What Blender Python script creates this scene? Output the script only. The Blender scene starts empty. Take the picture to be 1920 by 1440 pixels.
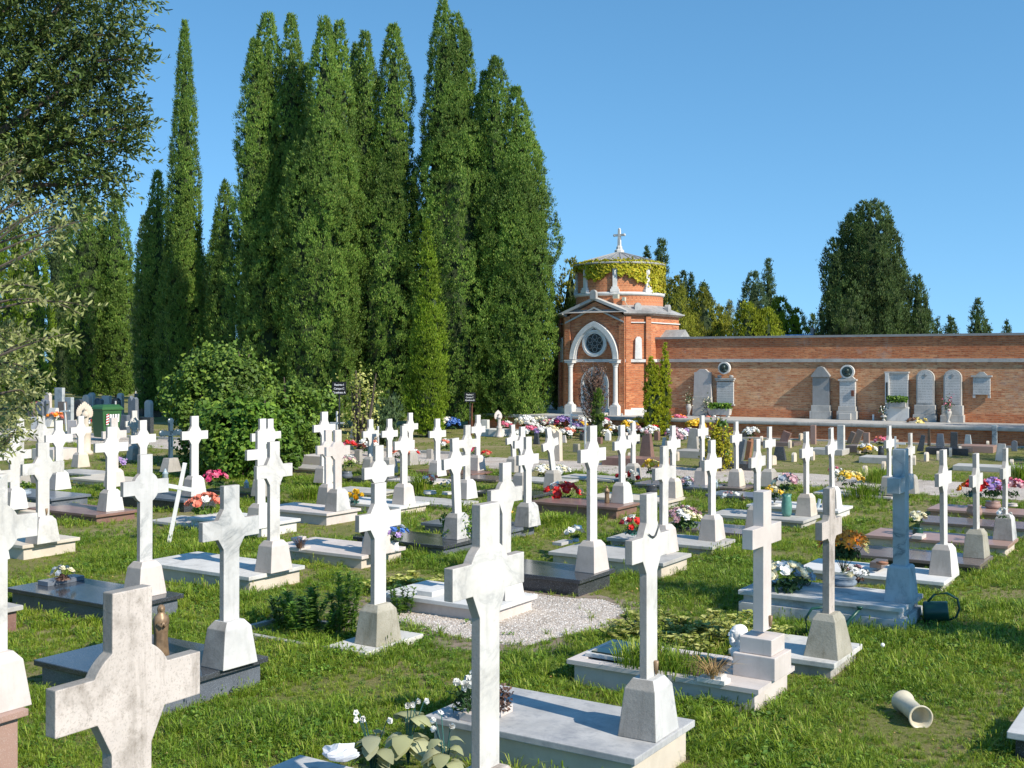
import bpy, bmesh, math, random
import numpy as np
from mathutils import Vector, Matrix, noise
R = math.radians
PI = math.pi
random.seed(11); rng = np.random.default_rng(11)
scn = bpy.context.scene
# ------------------------------------------------------------------ camera
F = 2150.0; HC = 2.6; HOR = 680.0
cam_d = bpy.data.cameras.new('camera'); cam = bpy.data.objects.new('camera', cam_d)
scn.collection.objects.link(cam); scn.camera = cam
cam.location = (0, 0, HC); cam.rotation_euler = (R(90), 0, 0)
cam_d.sensor_width = 36; cam_d.lens = 36*F/1920; cam_d.shift_y = -(720-HOR)/1920
cam_d.clip_end = 3000; cam_d.clip_start = .05
# ------------------------------------------------------------------ light
SUN_AZ = R(-40); SUN_EL = R(37)
sdir = Vector((math.cos(SUN_AZ)*math.cos(SUN_EL), math.sin(SUN_AZ)*math.cos(SUN_EL), math.sin(SUN_EL)))
sl = bpy.data.lights.new('sun', 'SUN'); sl.energy = 4.3; sl.angle = R(.5); sl.color = (1, .92, .80)
so = bpy.data.objects.new('sun', sl); scn.collection.objects.link(so)
so.rotation_euler = sdir.to_track_quat('Z', 'Y').to_euler()
w = bpy.data.worlds.new('World'); scn.world = w; w.use_nodes = True
nt = w.node_tree; bg = nt.nodes['Background']
sky = nt.nodes.new('ShaderNodeTexSky'); sky.sky_type = 'NISHITA'; sky.sun_disc = False
sky.sun_elevation = SUN_EL; sky.sun_rotation = math.atan2(sdir.x, sdir.y)
sky.air_density = 1.1; sky.dust_density = 0; sky.ozone_density = 2.5; sky.altitude = 0
tcw = nt.nodes.new('ShaderNodeTexCoord'); mpw = nt.nodes.new('ShaderNodeMapping'); mpw.inputs['Location'].default_value = (0, 0, .2)
nt.links.new(tcw.outputs['Generated'], mpw.inputs[0]); nt.links.new(mpw.outputs[0], sky.inputs[0])
hsv = nt.nodes.new('ShaderNodeHueSaturation'); hsv.inputs['Saturation'].default_value = 1.2; hsv.inputs['Hue'].default_value = .49; nt.links.new(sky.outputs[0], hsv.inputs['Color'])
nt.links.new(hsv.outputs[0], bg.inputs[0]); bg.inputs[1].default_value = .15
scn.view_settings.view_transform = 'Standard'; scn.view_settings.look = 'None'
scn.view_settings.exposure = 0.55; scn.view_settings.gamma = 1; scn.view_settings.use_curve_mapping = False
scn.cycles.max_bounces = 6; scn.cycles.transparent_max_bounces = 4
scn.cycles.diffuse_bounces = 3; scn.cycles.glossy_bounces = 2
# ------------------------------------------------------------------ frame of the grave rows
TH = R(32.7)
A = Vector((math.cos(TH), -math.sin(TH), 0))     # along a grave, to its foot
B = Vector((math.sin(TH), math.cos(TH), 0))      # along the row
ROT = -TH
def gp(px, py, z=0.0):
    y = F*(HC-z)/(py-HOR)
    return Vector(((px-960)/F*y, y, z))
def gpd(px, y, z=0.0):
    return Vector(((px-960)/F*y, y, z))
def zat(py, y):
    return HC-(py-HOR)/F*y
# ------------------------------------------------------------------ materials
MATS = {}
def newmat(name):
    m = bpy.data.materials.new(name); m.use_nodes = True
    n = m.node_tree.nodes; l = m.node_tree.links
    return m, n, l, n['Principled BSDF']
def ramp(n, l, src, stops):
    r = n.new('ShaderNodeValToRGB'); e = r.color_ramp.elements
    while len(e) < len(stops): e.new(.5)
    for i, (p, c) in enumerate(stops):
        e[i].position = p; e[i].color = (*c, 1) if len(c) == 3 else c
    l.new(src, r.inputs[0]); return r.outputs[0]
def mix(n, l, fac, a, b, mode='MIX'):
    x = n.new('ShaderNodeMix'); x.data_type = 'RGBA'; x.blend_type = mode
    for i, s in ((0, fac), (6, a), (7, b)):
        if hasattr(s, 'links') or hasattr(s, 'is_linked'): l.new(s, x.inputs[i])
        elif i == 0: x.inputs[0].default_value = s
        else: x.inputs[i].default_value = (*s, 1) if len(s) == 3 else s
    return x.outputs[2]
def mth(n, l, op, a, b=None):
    x = n.new('ShaderNodeMath'); x.operation = op
    for i, s in ((0, a), (1, b)):
        if s is None: continue
        if hasattr(s, 'is_linked'): l.new(s, x.inputs[i])
        else: x.inputs[i].default_value = s
    return x.outputs[0]
def ocoord(n, l, scale=1.0, rand=True):
    tc = n.new('ShaderNodeTexCoord'); out = tc.outputs['Object']
    if rand:
        oi = n.new('ShaderNodeObjectInfo')
        v = n.new('ShaderNodeVectorMath'); v.operation = 'MULTIPLY_ADD'
        l.new(oi.outputs['Location'], v.inputs[0]); v.inputs[1].default_value = (3.7, 5.3, 1.9); l.new(out, v.inputs[2])
        out = v.outputs[0]
    if scale != 1:
        s = n.new('ShaderNodeVectorMath'); s.operation = 'SCALE'; l.new(out, s.inputs[0]); s.inputs[3].default_value = scale
        out = s.outputs[0]
    return out
def nz(n, l, vec, scale, detail=4, rough=.6, dist=0, out=0):
    x = n.new('ShaderNodeTexNoise'); x.inputs['Scale'].default_value = scale
    x.inputs['Detail'].default_value = detail; x.inputs['Roughness'].default_value = rough
    x.inputs['Distortion'].default_value = dist
    if vec is not None: l.new(vec, x.inputs['Vector'])
    return x.outputs[out]
def bump(n, l, bsdf, h, strength, dist=.01):
    b = n.new('ShaderNodeBump'); b.inputs['Strength'].default_value = strength; b.inputs['Distance'].default_value = dist
    l.new(h, b.inputs['Height']); l.new(b.outputs[0], bsdf.inputs['Normal'])
def stone(name, c1, c2, vein=None, veinamt=.5, grime=(.12, .115, .09), grimeamt=.4, rough=.6, speck=0, speckc=(.05, .05, .05), bmp=.15, scale=1.0, vscale=2.2):
    m, n, l, p = newmat(name)
    v = ocoord(n, l, scale)
    base = mix(n, l, ramp(n, l, nz(n, l, v, 3.2, 5), [(.35, (0, 0, 0)), (.65, (1, 1, 1))]), c1, c2)
    if vein:
        a = nz(n, l, v, vscale, 7, .62, .9)
        d = mth(n, l, 'ABSOLUTE', mth(n, l, 'SUBTRACT', a, .5))
        f = ramp(n, l, d, [(0, (veinamt,)*3), (.02, (veinamt*.45,)*3), (.07, (0, 0, 0))])
        msk = ramp(n, l, nz(n, l, v, 1.3, 3), [(.42, (0, 0, 0)), (.62, (1, 1, 1))])
        base = mix(n, l, mth(n, l, 'MULTIPLY', f, msk), base, vein)
    if speck:
        s = ramp(n, l, nz(n, l, v, 140, 2, .6), [(.56, (0, 0, 0)), (.68, (speck,)*3)])
        base = mix(n, l, s, base, speckc)
    if grimeamt:
        g = ramp(n, l, nz(n, l, v, 2.6, 8, .72), [(.5, (0, 0, 0)), (.72, (grimeamt,)*3)])
        base = mix(n, l, g, base, grime)
        g2 = ramp(n, l, nz(n, l, v, 26, 6, .75), [(.56, (0, 0, 0)), (.74, (grimeamt*.7,)*3)])
        base = mix(n, l, g2, base, grime)
    if grimeamt > .2:
        sk = n.new('ShaderNodeVectorMath'); sk.operation = 'MULTIPLY'; l.new(v, sk.inputs[0]); sk.inputs[1].default_value = (16, 16, 1.4)
        g3 = ramp(n, l, nz(n, l, sk.outputs[0], 1.0, 5, .65), [(.55, (0, 0, 0)), (.74, (min(.6, grimeamt*.7),)*3)])
        base = mix(n, l, g3, base, grime)
    l.new(base, p.inputs['Base Color']); p.inputs['Roughness'].default_value = rough
    if bmp: bump(n, l, p, nz(n, l, v, 60, 5, .7), bmp, .004)
    MATS[name] = m; return m
W = (.74, .72, .68)
stone('white_marble', (.66, .64, .60), (.56, .54, .50), (.33, .33, .33), .55, grimeamt=.38, grime=(.2, .185, .16), rough=.78)
stone('clean_marble', (.69, .675, .64), (.62, .605, .57), (.42, .42, .42), .45, grimeamt=.22, grime=(.27, .25, .22), rough=.78)
stone('veined_marble', (.60, .59, .57), (.48, .475, .46), (.2, .22, .23), .8, grimeamt=.28, rough=.78)
stone('aged_marble', (.60, .53, .48), (.50, .44, .395), (.25, .24, .22), .3, grimeamt=1.0, grime=(.17, .14, .11), speck=.35, speckc=(.15, .13, .10), rough=.78, bmp=.3)
stone('mossy_stone', (.42, .39, .32), (.30, .28, .22), None, grimeamt=.7, grime=(.13, .11, .06), speck=.4, speckc=(.16, .14, .09), rough=.9, bmp=.8)
stone('pink_stone', (.63, .565, .52), (.55, .49, .45), None, grimeamt=.25, grime=(.25, .21, .17), rough=.7, bmp=.2)
stone('beige_stone', (.64, .57, .47), (.56, .49, .40), None, grimeamt=.22, grime=(.28, .23, .16), rough=.7, bmp=.12)
stone('grey_stone', (.42, .39, .35), (.34, .315, .28), None, grimeamt=.45, grime=(.16, .14, .12), speck=.2, speckc=(.2, .19, .17), rough=.85, bmp=.4)
stone('blue_marble', (.46, .49, .50), (.36, .40, .42), (.10, .13, .15), .9, grimeamt=.3, rough=.78)
stone('dark_granite', (.030, .034, .040), (.055, .06, .068), None, grimeamt=.15, grime=(.12, .12, .12), speck=.7, speckc=(.22, .24, .27), rough=.16, bmp=0)
stone('grey_granite', (.15, .17, .20), (.10, .115, .14), None, grimeamt=.3, grime=(.05, .05, .055), speck=.7, speckc=(.38, .41, .46), rough=.3, bmp=0)
stone('red_granite', (.26, .15, .12), (.18, .10, .085), None, grimeamt=.3, speck=.6, speckc=(.4, .28, .24), rough=.3, bmp=0)
stone('pink_granite', (.40, .25, .20), (.34, .22, .18), None, grimeamt=.2, speck=.7, speckc=(.5, .38, .33), rough=.35, bmp=0)
stone('brown_granite', (.20, .155, .14), (.15, .12, .11), None, grimeamt=.2, speck=.4, speckc=(.3, .25, .23), rough=.22, bmp=0)
stone('travertine', (.66, .58, .48), (.56, .47, .37), None, grimeamt=.4, grime=(.3, .24, .17), rough=.95, bmp=1.0, scale=.6)
stone('limestone', (.50, .48, .445), (.41, .395, .365), None, grimeamt=.65, grime=(.17, .16, .145), rough=.8, bmp=.2, scale=.35)
stone('slate_stone', (.30, .30, .295), (.25, .25, .245), None, grimeamt=.3, rough=.7, bmp=.1)
stone('lead', (.30, .29, .275), (.42, .41, .39), None, grimeamt=.75, grime=(.12, .12, .12), rough=.55, bmp=.1, scale=.5)
stone('rough_shaded_side', (.36, .335, .30), (.26, .24, .215), None, grimeamt=.6, grime=(.11, .10, .085), speck=.4, speckc=(.16, .15, .13), rough=.95, bmp=.7)  # rough weathered stone, colour also darkened to carry the shade of side faces
stone('rough_pink_shaded_side', (.44, .395, .355), (.35, .315, .28), None, grimeamt=.4, grime=(.17, .145, .12), speck=.3, speckc=(.22, .19, .16), rough=.9, bmp=.5)  # pinkish counterpart, side-face shade likewise put into the colour
stone('plaster', (.82, .80, .77), (.76, .74, .71), None, grimeamt=.05, rough=.6, bmp=.05)
def flat(name, c, rough=.6, metal=0, var=.25, scale=9.0, spec=None):
    m, n, l, p = newmat(name)
    f = nz(n, l, ocoord(n, l), scale, 4)
    c2 = tuple(x*(1-var) for x in c)
    l.new(mix(n, l, ramp(n, l, f, [(.35, (0, 0, 0)), (.65, (1, 1, 1))]), c, c2), p.inputs['Base Color'])
    p.inputs['Roughness'].default_value = rough; p.inputs['Metallic'].default_value = metal
    if spec is not None: p.inputs['Specular IOR Level'].default_value = spec
    MATS[name] = m; return m
flat('white_paint', (.78, .77, .74), .5, var=.1)
flat('green_plastic', (.015, .075, .05), .35)
flat('bin_green', (.035, .12, .035), .45, var=.15)
flat('teal_ceramic', (.12, .30, .24), .35)
flat('black_plate', (.02, .02, .022), .4)
flat('letter_white', (.8, .8, .8), .6, var=.02)
flat('rust', (.16, .06, .035), .9)
flat('iron', (.05, .055, .06), .5)
flat('bronze', (.30, .20, .115), .45, metal=.25, var=.45, scale=14)
flat('terracotta', (.35, .16, .09), .8)
flat('cream_plastic', (.62, .56, .42), .45, var=.2)
flat('grey_ceramic', (.30, .36, .42), .5, var=.3)
flat('dark_glass', (.006, .035, .022), .06, var=.1)
flat('window_glass', (.03, .032, .034), .25, var=.4, scale=12)
flat('red_sticker', (.6, .03, .03), .5)
flat('blue_metal', (.055, .10, .14), .35, var=.3)
flat('blue_roof', (.12, .26, .48), .5)
flat('soil', (.16, .115, .075), .95, var=.5, scale=30)
flat('bark', (.13, .10, .075), .95, var=.5, scale=20)
flat('paper', (.75, .75, .78), .7)
flat('clear_plastic', (.45, .55, .6), .15)
FLOW = {'red': (.62, .02, .015), 'darkred': (.30, .012, .02), 'pink': (.68, .16, .25), 'hotpink': (.60, .045, .15), 'coral': (.72, .22, .14),
        'white': (.80, .79, .74), 'cream': (.74, .68, .46), 'yellow': (.78, .50, .03), 'paleyellow': (.75, .62, .22), 'orange': (.92, .30, .015),
        'blue': (.07, .18, .50), 'lilac': (.42, .28, .55), 'mauve': (.50, .30, .32), 'dusty': (.36, .40, .44), 'brownf': (.24, .12, .07)}
for k, c in FLOW.items():
    m, n, l, p = newmat('petal_'+k); g = n.new('ShaderNodeNewGeometry')
    mm = n.new('ShaderNodeMapRange'); l.new(g.outputs['Random Per Island'], mm.inputs[0]); mm.inputs[3].default_value = .7; mm.inputs[4].default_value = 1.12
    l.new(mix(n, l, 1.0, c, mm.outputs[0], 'MULTIPLY'), p.inputs['Base Color']); p.inputs['Roughness'].default_value = .6
    MATS['petal_'+k] = m
def leafmat(name, c1, c2, c3=None, rough=.55, trans=.25, clump=.9, spec=.3):
    m, n, l, p = newmat(name)
    g = n.new('ShaderNodeNewGeometry')
    st = [(0, c1), (.75, c2), (1, c3 or c2)]
    col = ramp(n, l, g.outputs['Random Per Island'], st)
    v = ocoord(n, l, 1, True)
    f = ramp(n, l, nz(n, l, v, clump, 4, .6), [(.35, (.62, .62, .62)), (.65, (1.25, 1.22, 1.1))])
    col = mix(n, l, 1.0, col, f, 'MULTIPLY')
    l.new(col, p.inputs['Base Color']); p.inputs['Roughness'].default_value = rough
    p.inputs['Specular IOR Level'].default_value = spec
    if trans:
        t = n.new('ShaderNodeBsdfTranslucent'); l.new(col, t.inputs[0])
        ms = n.new('ShaderNodeMixShader'); ms.inputs[0].default_value = trans
        l.new(p.outputs[0], ms.inputs[1]); l.new(t.outputs[0], ms.inputs[2]); l.new(ms.outputs[0], n['Material Output'].inputs[0])
    MATS[name] = m; return m
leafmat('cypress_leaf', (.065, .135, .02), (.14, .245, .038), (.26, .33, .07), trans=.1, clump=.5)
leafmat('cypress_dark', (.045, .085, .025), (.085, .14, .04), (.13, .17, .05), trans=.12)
leafmat('thuja_leaf', (.11, .19, .012), (.20, .31, .022), (.27, .35, .035), trans=.2)
leafmat('thuja_yellow', (.22, .29, .012), (.40, .45, .025), (.48, .48, .04), trans=.25)
leafmat('olive_conifer', (.14, .17, .018), (.25, .27, .03), (.34, .33, .05), trans=.15)
leafmat('lime_conifer', (.17, .23, .012), (.31, .36, .022), (.39, .41, .03), trans=.2)
leafmat('bluegreen_leaf', (.055, .10, .045), (.10, .16, .07), None, trans=.1)
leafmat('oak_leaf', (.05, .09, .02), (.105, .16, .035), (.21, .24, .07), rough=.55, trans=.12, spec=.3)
leafmat('silver_leaf', (.14, .17, .05), (.27, .30, .11), (.42, .42, .22), rough=.5, trans=.2)
leafmat('ivy_leaf', (.065, .14, .018), (.13, .25, .03), (.22, .33, .045), trans=.25)
leafmat('bush_dark', (.07, .14, .02), (.14, .235, .034), (.24, .34, .055), trans=.2)
leafmat('vine_leaf', (.26, .26, .012), (.42, .40, .02), (.5, .36, .03), trans=.15)
leafmat('weed_leaf', (.07, .16, .02), (.14, .27, .035), (.25, .36, .06), trans=.25)
leafmat('variegated_leaf', (.26, .31, .06), (.50, .52, .16), (.62, .60, .26), trans=.25)
leafmat('dead_leaf', (.10, .055, .045), (.17, .10, .08), (.24, .16, .12), trans=.05)
leafmat('straw', (.36, .22, .08), (.5, .34, .15), None, trans=.1)
leafmat('pale_cloth_leaf', (.36, .38, .22), (.46, .48, .28), (.55, .56, .38), trans=.3)
leafmat('flower_leaf', (.025, .07, .02), (.05, .12, .035), (.10, .17, .06), trans=.15)
leafmat('teal_leaf', (.02, .09, .09), (.05, .16, .15), None, trans=.1)
def grassmat(name, c1, c2, c3):
    m, n, l, p = newmat(name)
    g = n.new('ShaderNodeNewGeometry'); oi = n.new('ShaderNodeObjectInfo')
    col = ramp(n, l, mth(n, l, 'FRACT', mth(n, l, 'ADD', g.outputs['Random Per Island'], oi.outputs['Random'])), [(0, c1), (.72, c2), (.9, c3), (1, (.28, .25, .09))])
    geo = n.new('ShaderNodeNewGeometry')
    f = ramp(n, l, nz(n, l, geo.outputs['Position'], .55, 4, .6), [(.35, (.72, .80, .7)), (.66, (1.25, 1.12, 1.1))])
    col = mix(n, l, 1.0, col, f, 'MULTIPLY')
    l.new(col, p.inputs['Base Color']); p.inputs['Roughness'].default_value = .5; p.inputs['Specular IOR Level'].default_value = .3
    t = n.new('ShaderNodeBsdfTranslucent'); l.new(col, t.inputs[0])
    ms = n.new('ShaderNodeMixShader'); ms.inputs[0].default_value = .3
    l.new(p.outputs[0], ms.inputs[1]); l.new(t.outputs[0], ms.inputs[2]); l.new(ms.outputs[0], n['Material Output'].inputs[0])
    MATS[name] = m
grassmat('grass_blade', (.125, .215, .016), (.245, .37, .03), (.38, .45, .075))
# ground: turf soil with dry patches
m, n, l, p = newmat('turf')
g = n.new('ShaderNodeNewGeometry'); P = g.outputs['Position']
c = mix(n, l, ramp(n, l, nz(n, l, P, 1.4, 8, .7), [(.38, (0, 0, 0)), (.62, (1, 1, 1))]), (.12, .165, .02), (.22, .21, .06))
c = mix(n, l, ramp(n, l, nz(n, l, P, 38, 6, .8), [(.42, (0, 0, 0)), (.60, (.85, .85, .85))]), c, (.27, .23, .12))
c = mix(n, l, ramp(n, l, nz(n, l, P, 70, 4, .8), [(.52, (0, 0, 0)), (.66, (.8, .8, .8))]), c, (.055, .085, .012))
c = mix(n, l, ramp(n, l, nz(n, l, P, .35, 5, .65), [(.48, (0, 0, 0)), (.64, (.75, .75, .75))]), c, (.33, .26, .16))
l.new(c, p.inputs['Base Color']); p.inputs['Roughness'].default_value = .95; p.inputs['Specular IOR Level'].default_value = .1
bump(n, l, p, nz(n, l, P, 40, 5, .8), .8, .03); MATS['turf'] = m
m, n, l, p = newmat('gravel')
g = n.new('ShaderNodeNewGeometry'); P = g.outputs['Position']
v = n.new('ShaderNodeTexVoronoi'); v.inputs['Scale'].default_value = 55; l.new(P, v.inputs['Vector'])
c = ramp(n, l, v.outputs['Color'], [(0, (.42, .34, .28)), (.5, (.60, .52, .45)), (1, (.74, .68, .61))])
c = mix(n, l, ramp(n, l, nz(n, l, P, 1.1, 6, .7), [(.45, (0, 0, 0)), (.7, (.75, .75, .75))]), c, (.30, .25, .19))
l.new(c, p.inputs['Base Color']); p.inputs['Roughness'].default_value = .9
bump(n, l, p, v.outputs['Distance'], .8, .02); MATS['gravel'] = m
# brick (uses the metre-true UV map of every mesh)
def brick(name, ca, cb, cc, mortar, scale=1.0):
    m, n, l, p = newmat(name)
    uv = n.new('ShaderNodeUVMap'); uv.uv_map = 'UVMap'
    b = n.new('ShaderNodeTexBrick'); l.new(uv.outputs[0], b.inputs['Vector'])
    b.inputs['Scale'].default_value = 1; b.inputs['Brick Width'].default_value = .25; b.inputs['Row Height'].default_value = .07
    b.inputs['Mortar Size'].default_value = .008; b.inputs['Color1'].default_value = (0, 0, 0, 1); b.inputs['Color2'].default_value = (1, 1, 1, 1)
    b.inputs['Mortar'].default_value = (.5, .5, .5, 1); b.inputs['Bias'].default_value = 0
    col = ramp(n, l, b.outputs['Color'], [(0, ca), (.5, cb), (1, cc)])
    s = n.new('ShaderNodeVectorMath'); s.operation = 'MULTIPLY'; l.new(uv.outputs[0], s.inputs[0]); s.inputs[1].default_value = (1.0, 5.0, 1)
    st = ramp(n, l, nz(n, l, s.outputs[0], 2.2, 6, .7), [(.42, (0, 0, 0)), (.60, (1, 1, 1))])
    col = mix(n, l, mth(n, l, 'MULTIPLY', st, .6), col, cc)
    big = ramp(n, l, nz(n, l, uv.outputs[0], .45, 6, .7), [(.40, (0, 0, 0)), (.62, (.8, .8, .8))]); col = mix(n, l, big, col, tuple(x*.8 for x in cb))
    st2 = ramp(n, l, nz(n, l, s.outputs[0], 5.5, 4, .7), [(.53, (0, 0, 0)), (.63, (.8, .8, .8))])
    col = mix(n, l, st2, col, tuple(x*.42 for x in ca))
    st3 = ramp(n, l, nz(n, l, uv.outputs[0], .8, 8, .75), [(.56, (0, 0, 0)), (.70, (.6, .6, .6))])
    col = mix(n, l, st3, col, (.42, .37, .33))
    col = mix(n, l, mth(n, l, 'MULTIPLY', b.outputs['Fac'], .55), col, mortar)
    l.new(col, p.inputs['Base Color']); p.inputs['Roughness'].default_value = .9
    bump(n, l, p, mth(n, l, 'SUBTRACT', nz(n, l, s.outputs[0], 9, 4), b.outputs['Fac']), .5, .012)
    MATS[name] = m
brick('red_brick', (.38, .10, .04), (.57, .175, .065), (.70, .31, .14), (.38, .25, .17))
brick('tan_brick', (.44, .14, .06), (.60, .25, .11), (.74, .46, .25), (.45, .33, .22))
# inscribed stone: faint broken lines of cut lettering
m = stone('inscribed_stone', (.56, .55, .53), (.50, .49, .47), None, grimeamt=.35, rough=.7, scale=.6)
n = m.node_tree.nodes; l = m.node_tree.links; p = n['Principled BSDF']
src = p.inputs['Base Color'].links[0].from_socket
uv = n.new('ShaderNodeUVMap'); uv.uv_map = 'UVMap'
sx = n.new('ShaderNodeSeparateXYZ'); l.new(uv.outputs[0], sx.inputs[0])
row = mth(n, l, 'GREATER_THAN', mth(n, l, 'SINE', mth(n, l, 'MULTIPLY', sx.outputs[1], 70)), .35)
sv = n.new('ShaderNodeVectorMath'); sv.operation = 'MULTIPLY'; l.new(uv.outputs[0], sv.inputs[0]); sv.inputs[1].default_value = (14, 11, 1)
br = mth(n, l, 'GREATER_THAN', nz(n, l, sv.outputs[0], 2.2, 2), .5)
l.new(mix(n, l, mth(n, l, 'MULTIPLY', mth(n, l, 'MULTIPLY', row, br), .45), src, (.16, .16, .16)), p.inputs['Base Color'])
# ------------------------------------------------------------------ mesh building
class MB:
    def __init__(s): s.v = []; s.f = []; s.m = []; s.cur = 0
    def add(s, vs, fs, mi=None):
        o = len(s.v); s.v += [tuple(x) for x in vs]; s.f += [tuple(i+o for i in f) for f in fs]
        s.m += [s.cur if mi is None else mi]*len(fs)
    def box(s, c, d, mi=None, rot=0):
        x, y, z = d[0]/2, d[1]/2, d[2]/2; cs, sn = math.cos(rot), math.sin(rot)
        vs = [(c[0]+i*x*cs-j*y*sn, c[1]+i*x*sn+j*y*cs, c[2]+k*z) for i in (-1, 1) for j in (-1, 1) for k in (-1, 1)]
        s.add(vs, [(0, 1, 3, 2), (4, 6, 7, 5), (0, 4, 5, 1), (2, 3, 7, 6), (0, 2, 6, 4), (1, 5, 7, 3)], mi)
    def rings(s, rs, cap=True, mi=None):   # list of equal-length loops
        n = len(rs[0]); vs = [p for r in rs for p in r]; fs = []
        for k in range(len(rs)-1):
            for i in range(n):
                j = (i+1) % n; fs.append((k*n+i, k*n+j, (k+1)*n+j, (k+1)*n+i))
        if cap: fs += [tuple(range(n))[::-1], tuple((len(rs)-1)*n+i for i in range(n))]
        s.add(vs, fs, mi)
    def frus(s, secs, mi=None):            # (z, halfx, halfy [,cx,cy])
        s.rings([[(q[3] if len(q) > 3 else 0)+i*q[1], (q[4] if len(q) > 4 else 0)+j*q[2], q[0]] for i, j in ((-1, -1), (1, -1), (1, 1), (-1, 1))] for q in secs) if False else s.rings(
            [[((q[3] if len(q) > 3 else 0)+i*q[1], (q[4] if len(q) > 4 else 0)+j*q[2], q[0]) for i, j in ((-1, -1), (1, -1), (1, 1), (-1, 1))] for q in secs], True, mi)
    def lathe(s, prof, n=16, c=(0, 0, 0), mi=None, cap=True):
        s.rings([[(c[0]+r*math.cos(2*PI*i/n), c[1]+r*math.sin(2*PI*i/n), c[2]+z) for i in range(n)] for r, z in prof], cap, mi)
    def prism(s, poly, x0, x1, mi=None):   # poly in (y,z), extruded along x
        s.rings([[(x0, y, z) for y, z in poly], [(x1, y, z) for y, z in poly]], True, mi)
    def prismy(s, poly, y0, y1, mi=None):  # poly in (x,z), extruded along y
        s.rings([[(x, y0, z) for x, z in poly], [(x, y1, z) for x, z in poly]], True, mi)
    def tube(s, pts, r, n=8, mi=None):
        pts = [Vector(p) for p in pts]; rs = r if isinstance(r, (list, tuple)) else [r]*len(pts); loops = []
        for i, p in enumerate(pts):
            t = (pts[min(i+1, len(pts)-1)]-pts[max(i-1, 0)]).normalized()
            u = t.cross(Vector((0, 0, 1))); u = u.normalized() if u.length > .05 else Vector((1, 0, 0)); v = t.cross(u)
            loops.append([tuple(p+(u*math.cos(2*PI*k/n)+v*math.sin(2*PI*k/n))*rs[i]) for k in range(n)])
        s.rings(loops, True, mi)
    def ell(s, c, r, nu=12, nv=8, mi=None, rot=None):
        rs = []
        for j in range(1, nv):
            a = PI*j/nv-PI/2
            rs.append([Vector((r[0]*math.cos(a)*math.cos(2*PI*i/nu), r[1]*math.cos(a)*math.sin(2*PI*i/nu), r[2]*math.sin(a))) for i in range(nu)])
        if rot is not None: rs = [[rot @ q for q in k] for k in rs]
        s.rings([[tuple(q+Vector(c)) for q in k] for k in rs], True, mi)
    def bigarr(s, V, Fq):
        if not getattr(s, 'big', None): s.big = []
        s.big.append((V, Fq))
    def arr(s, V, Fq, mi=None):
        o = len(s.v); s.v += V.tolist(); s.f += (Fq+o).tolist(); s.m += [s.cur if mi is None else mi]*len(Fq)
    def mesh(s, name, mats, smooth=False, uv=True, bevel=0):
        if getattr(s, 'big', None):
            V = np.concatenate([b_[0] for b_ in s.big]); Qs = []; o = 0
            for v_, q_ in s.big: Qs.append(q_+o); o += len(v_)
            Q = np.concatenate(Qs); k = Q.shape[1]; me = bpy.data.meshes.new(name)
            me.vertices.add(len(V)); me.vertices.foreach_set('co', V.ravel().astype(np.float32))
            me.loops.add(Q.size); me.loops.foreach_set('vertex_index', Q.ravel().astype(np.int32))
            me.polygons.add(len(Q)); me.polygons.foreach_set('loop_start', (np.arange(len(Q))*k).astype(np.int32)); me.polygons.foreach_set('loop_total', np.full(len(Q), k, np.int32))
            for mm in mats: me.materials.append(MATS[mm])
            me.update(calc_edges=True); return me
        me = bpy.data.meshes.new(name); me.from_pydata(s.v, [], s.f)
        for mm in mats: me.materials.append(MATS[mm] if isinstance(mm, str) else mm)
        if len(mats) > 1: me.polygons.foreach_set('material_index', s.m)
        bm = bmesh.new(); bm.from_mesh(me)
        if len(s.f) < 4000: bmesh.ops.recalc_face_normals(bm, faces=bm.faces)
        if bevel: bmesh.ops.bevel(bm, geom=[e for e in bm.edges if e.is_manifold and e.calc_face_angle(0) > .4], offset=bevel, segments=2, profile=.6, affect='EDGES', clamp_overlap=True)
        if uv:
            ul = bm.loops.layers.uv.new('UVMap')
            for f in bm.faces:
                nn = f.normal; t = Vector((-nn.y, nn.x, 0))
                if t.length < .35:
                    for lp in f.loops: lp[ul].uv = lp.vert.co.xy
                else:
                    t.normalize()
                    for lp in f.loops: lp[ul].uv = (lp.vert.co.dot(t), lp.vert.co.z)
        bm.to_mesh(me); bm.free()
        if smooth: me.polygons.foreach_set('use_smooth', [True]*len(me.polygons))
        me.update(); return me
def link(name, me, parent=None, loc=(0, 0, 0), rz=0):
    o = bpy.data.objects.new(name, me); scn.collection.objects.link(o)
    o.location = loc; o.rotation_euler = (0, 0, rz)
    if parent is not None: o.parent = parent
    return o
def tag(o, label, cat, group=None, kind=None):
    o['label'] = label; o['category'] = cat
    if group: o['group'] = group
    if kind: o['kind'] = kind
    return o
def thing(name, label, cat, loc, rz=0, group=None, tilt=None):
    o = bpy.data.objects.new(name, None); scn.collection.objects.link(o); o.empty_display_size = .2
    o.location = loc; o.rotation_euler = (tilt[0], tilt[1], rz) if tilt else (0, 0, rz)
    return tag(o, label, cat, group)
def part(name, mb, mats, parent, smooth=False, bevel=0, loc=(0, 0, 0), rz=0):
    me = mb.mesh(name, [mats] if isinstance(mats, str) else mats, smooth, True, bevel) if isinstance(mb, MB) else mb
    return link(name, me, parent, loc, rz)
def struct(name, mb, mats, loc=(0, 0, 0), rz=0):
    o = part(name, mb, mats, None, loc=loc, rz=rz); o['kind'] = 'structure'; return o
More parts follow.
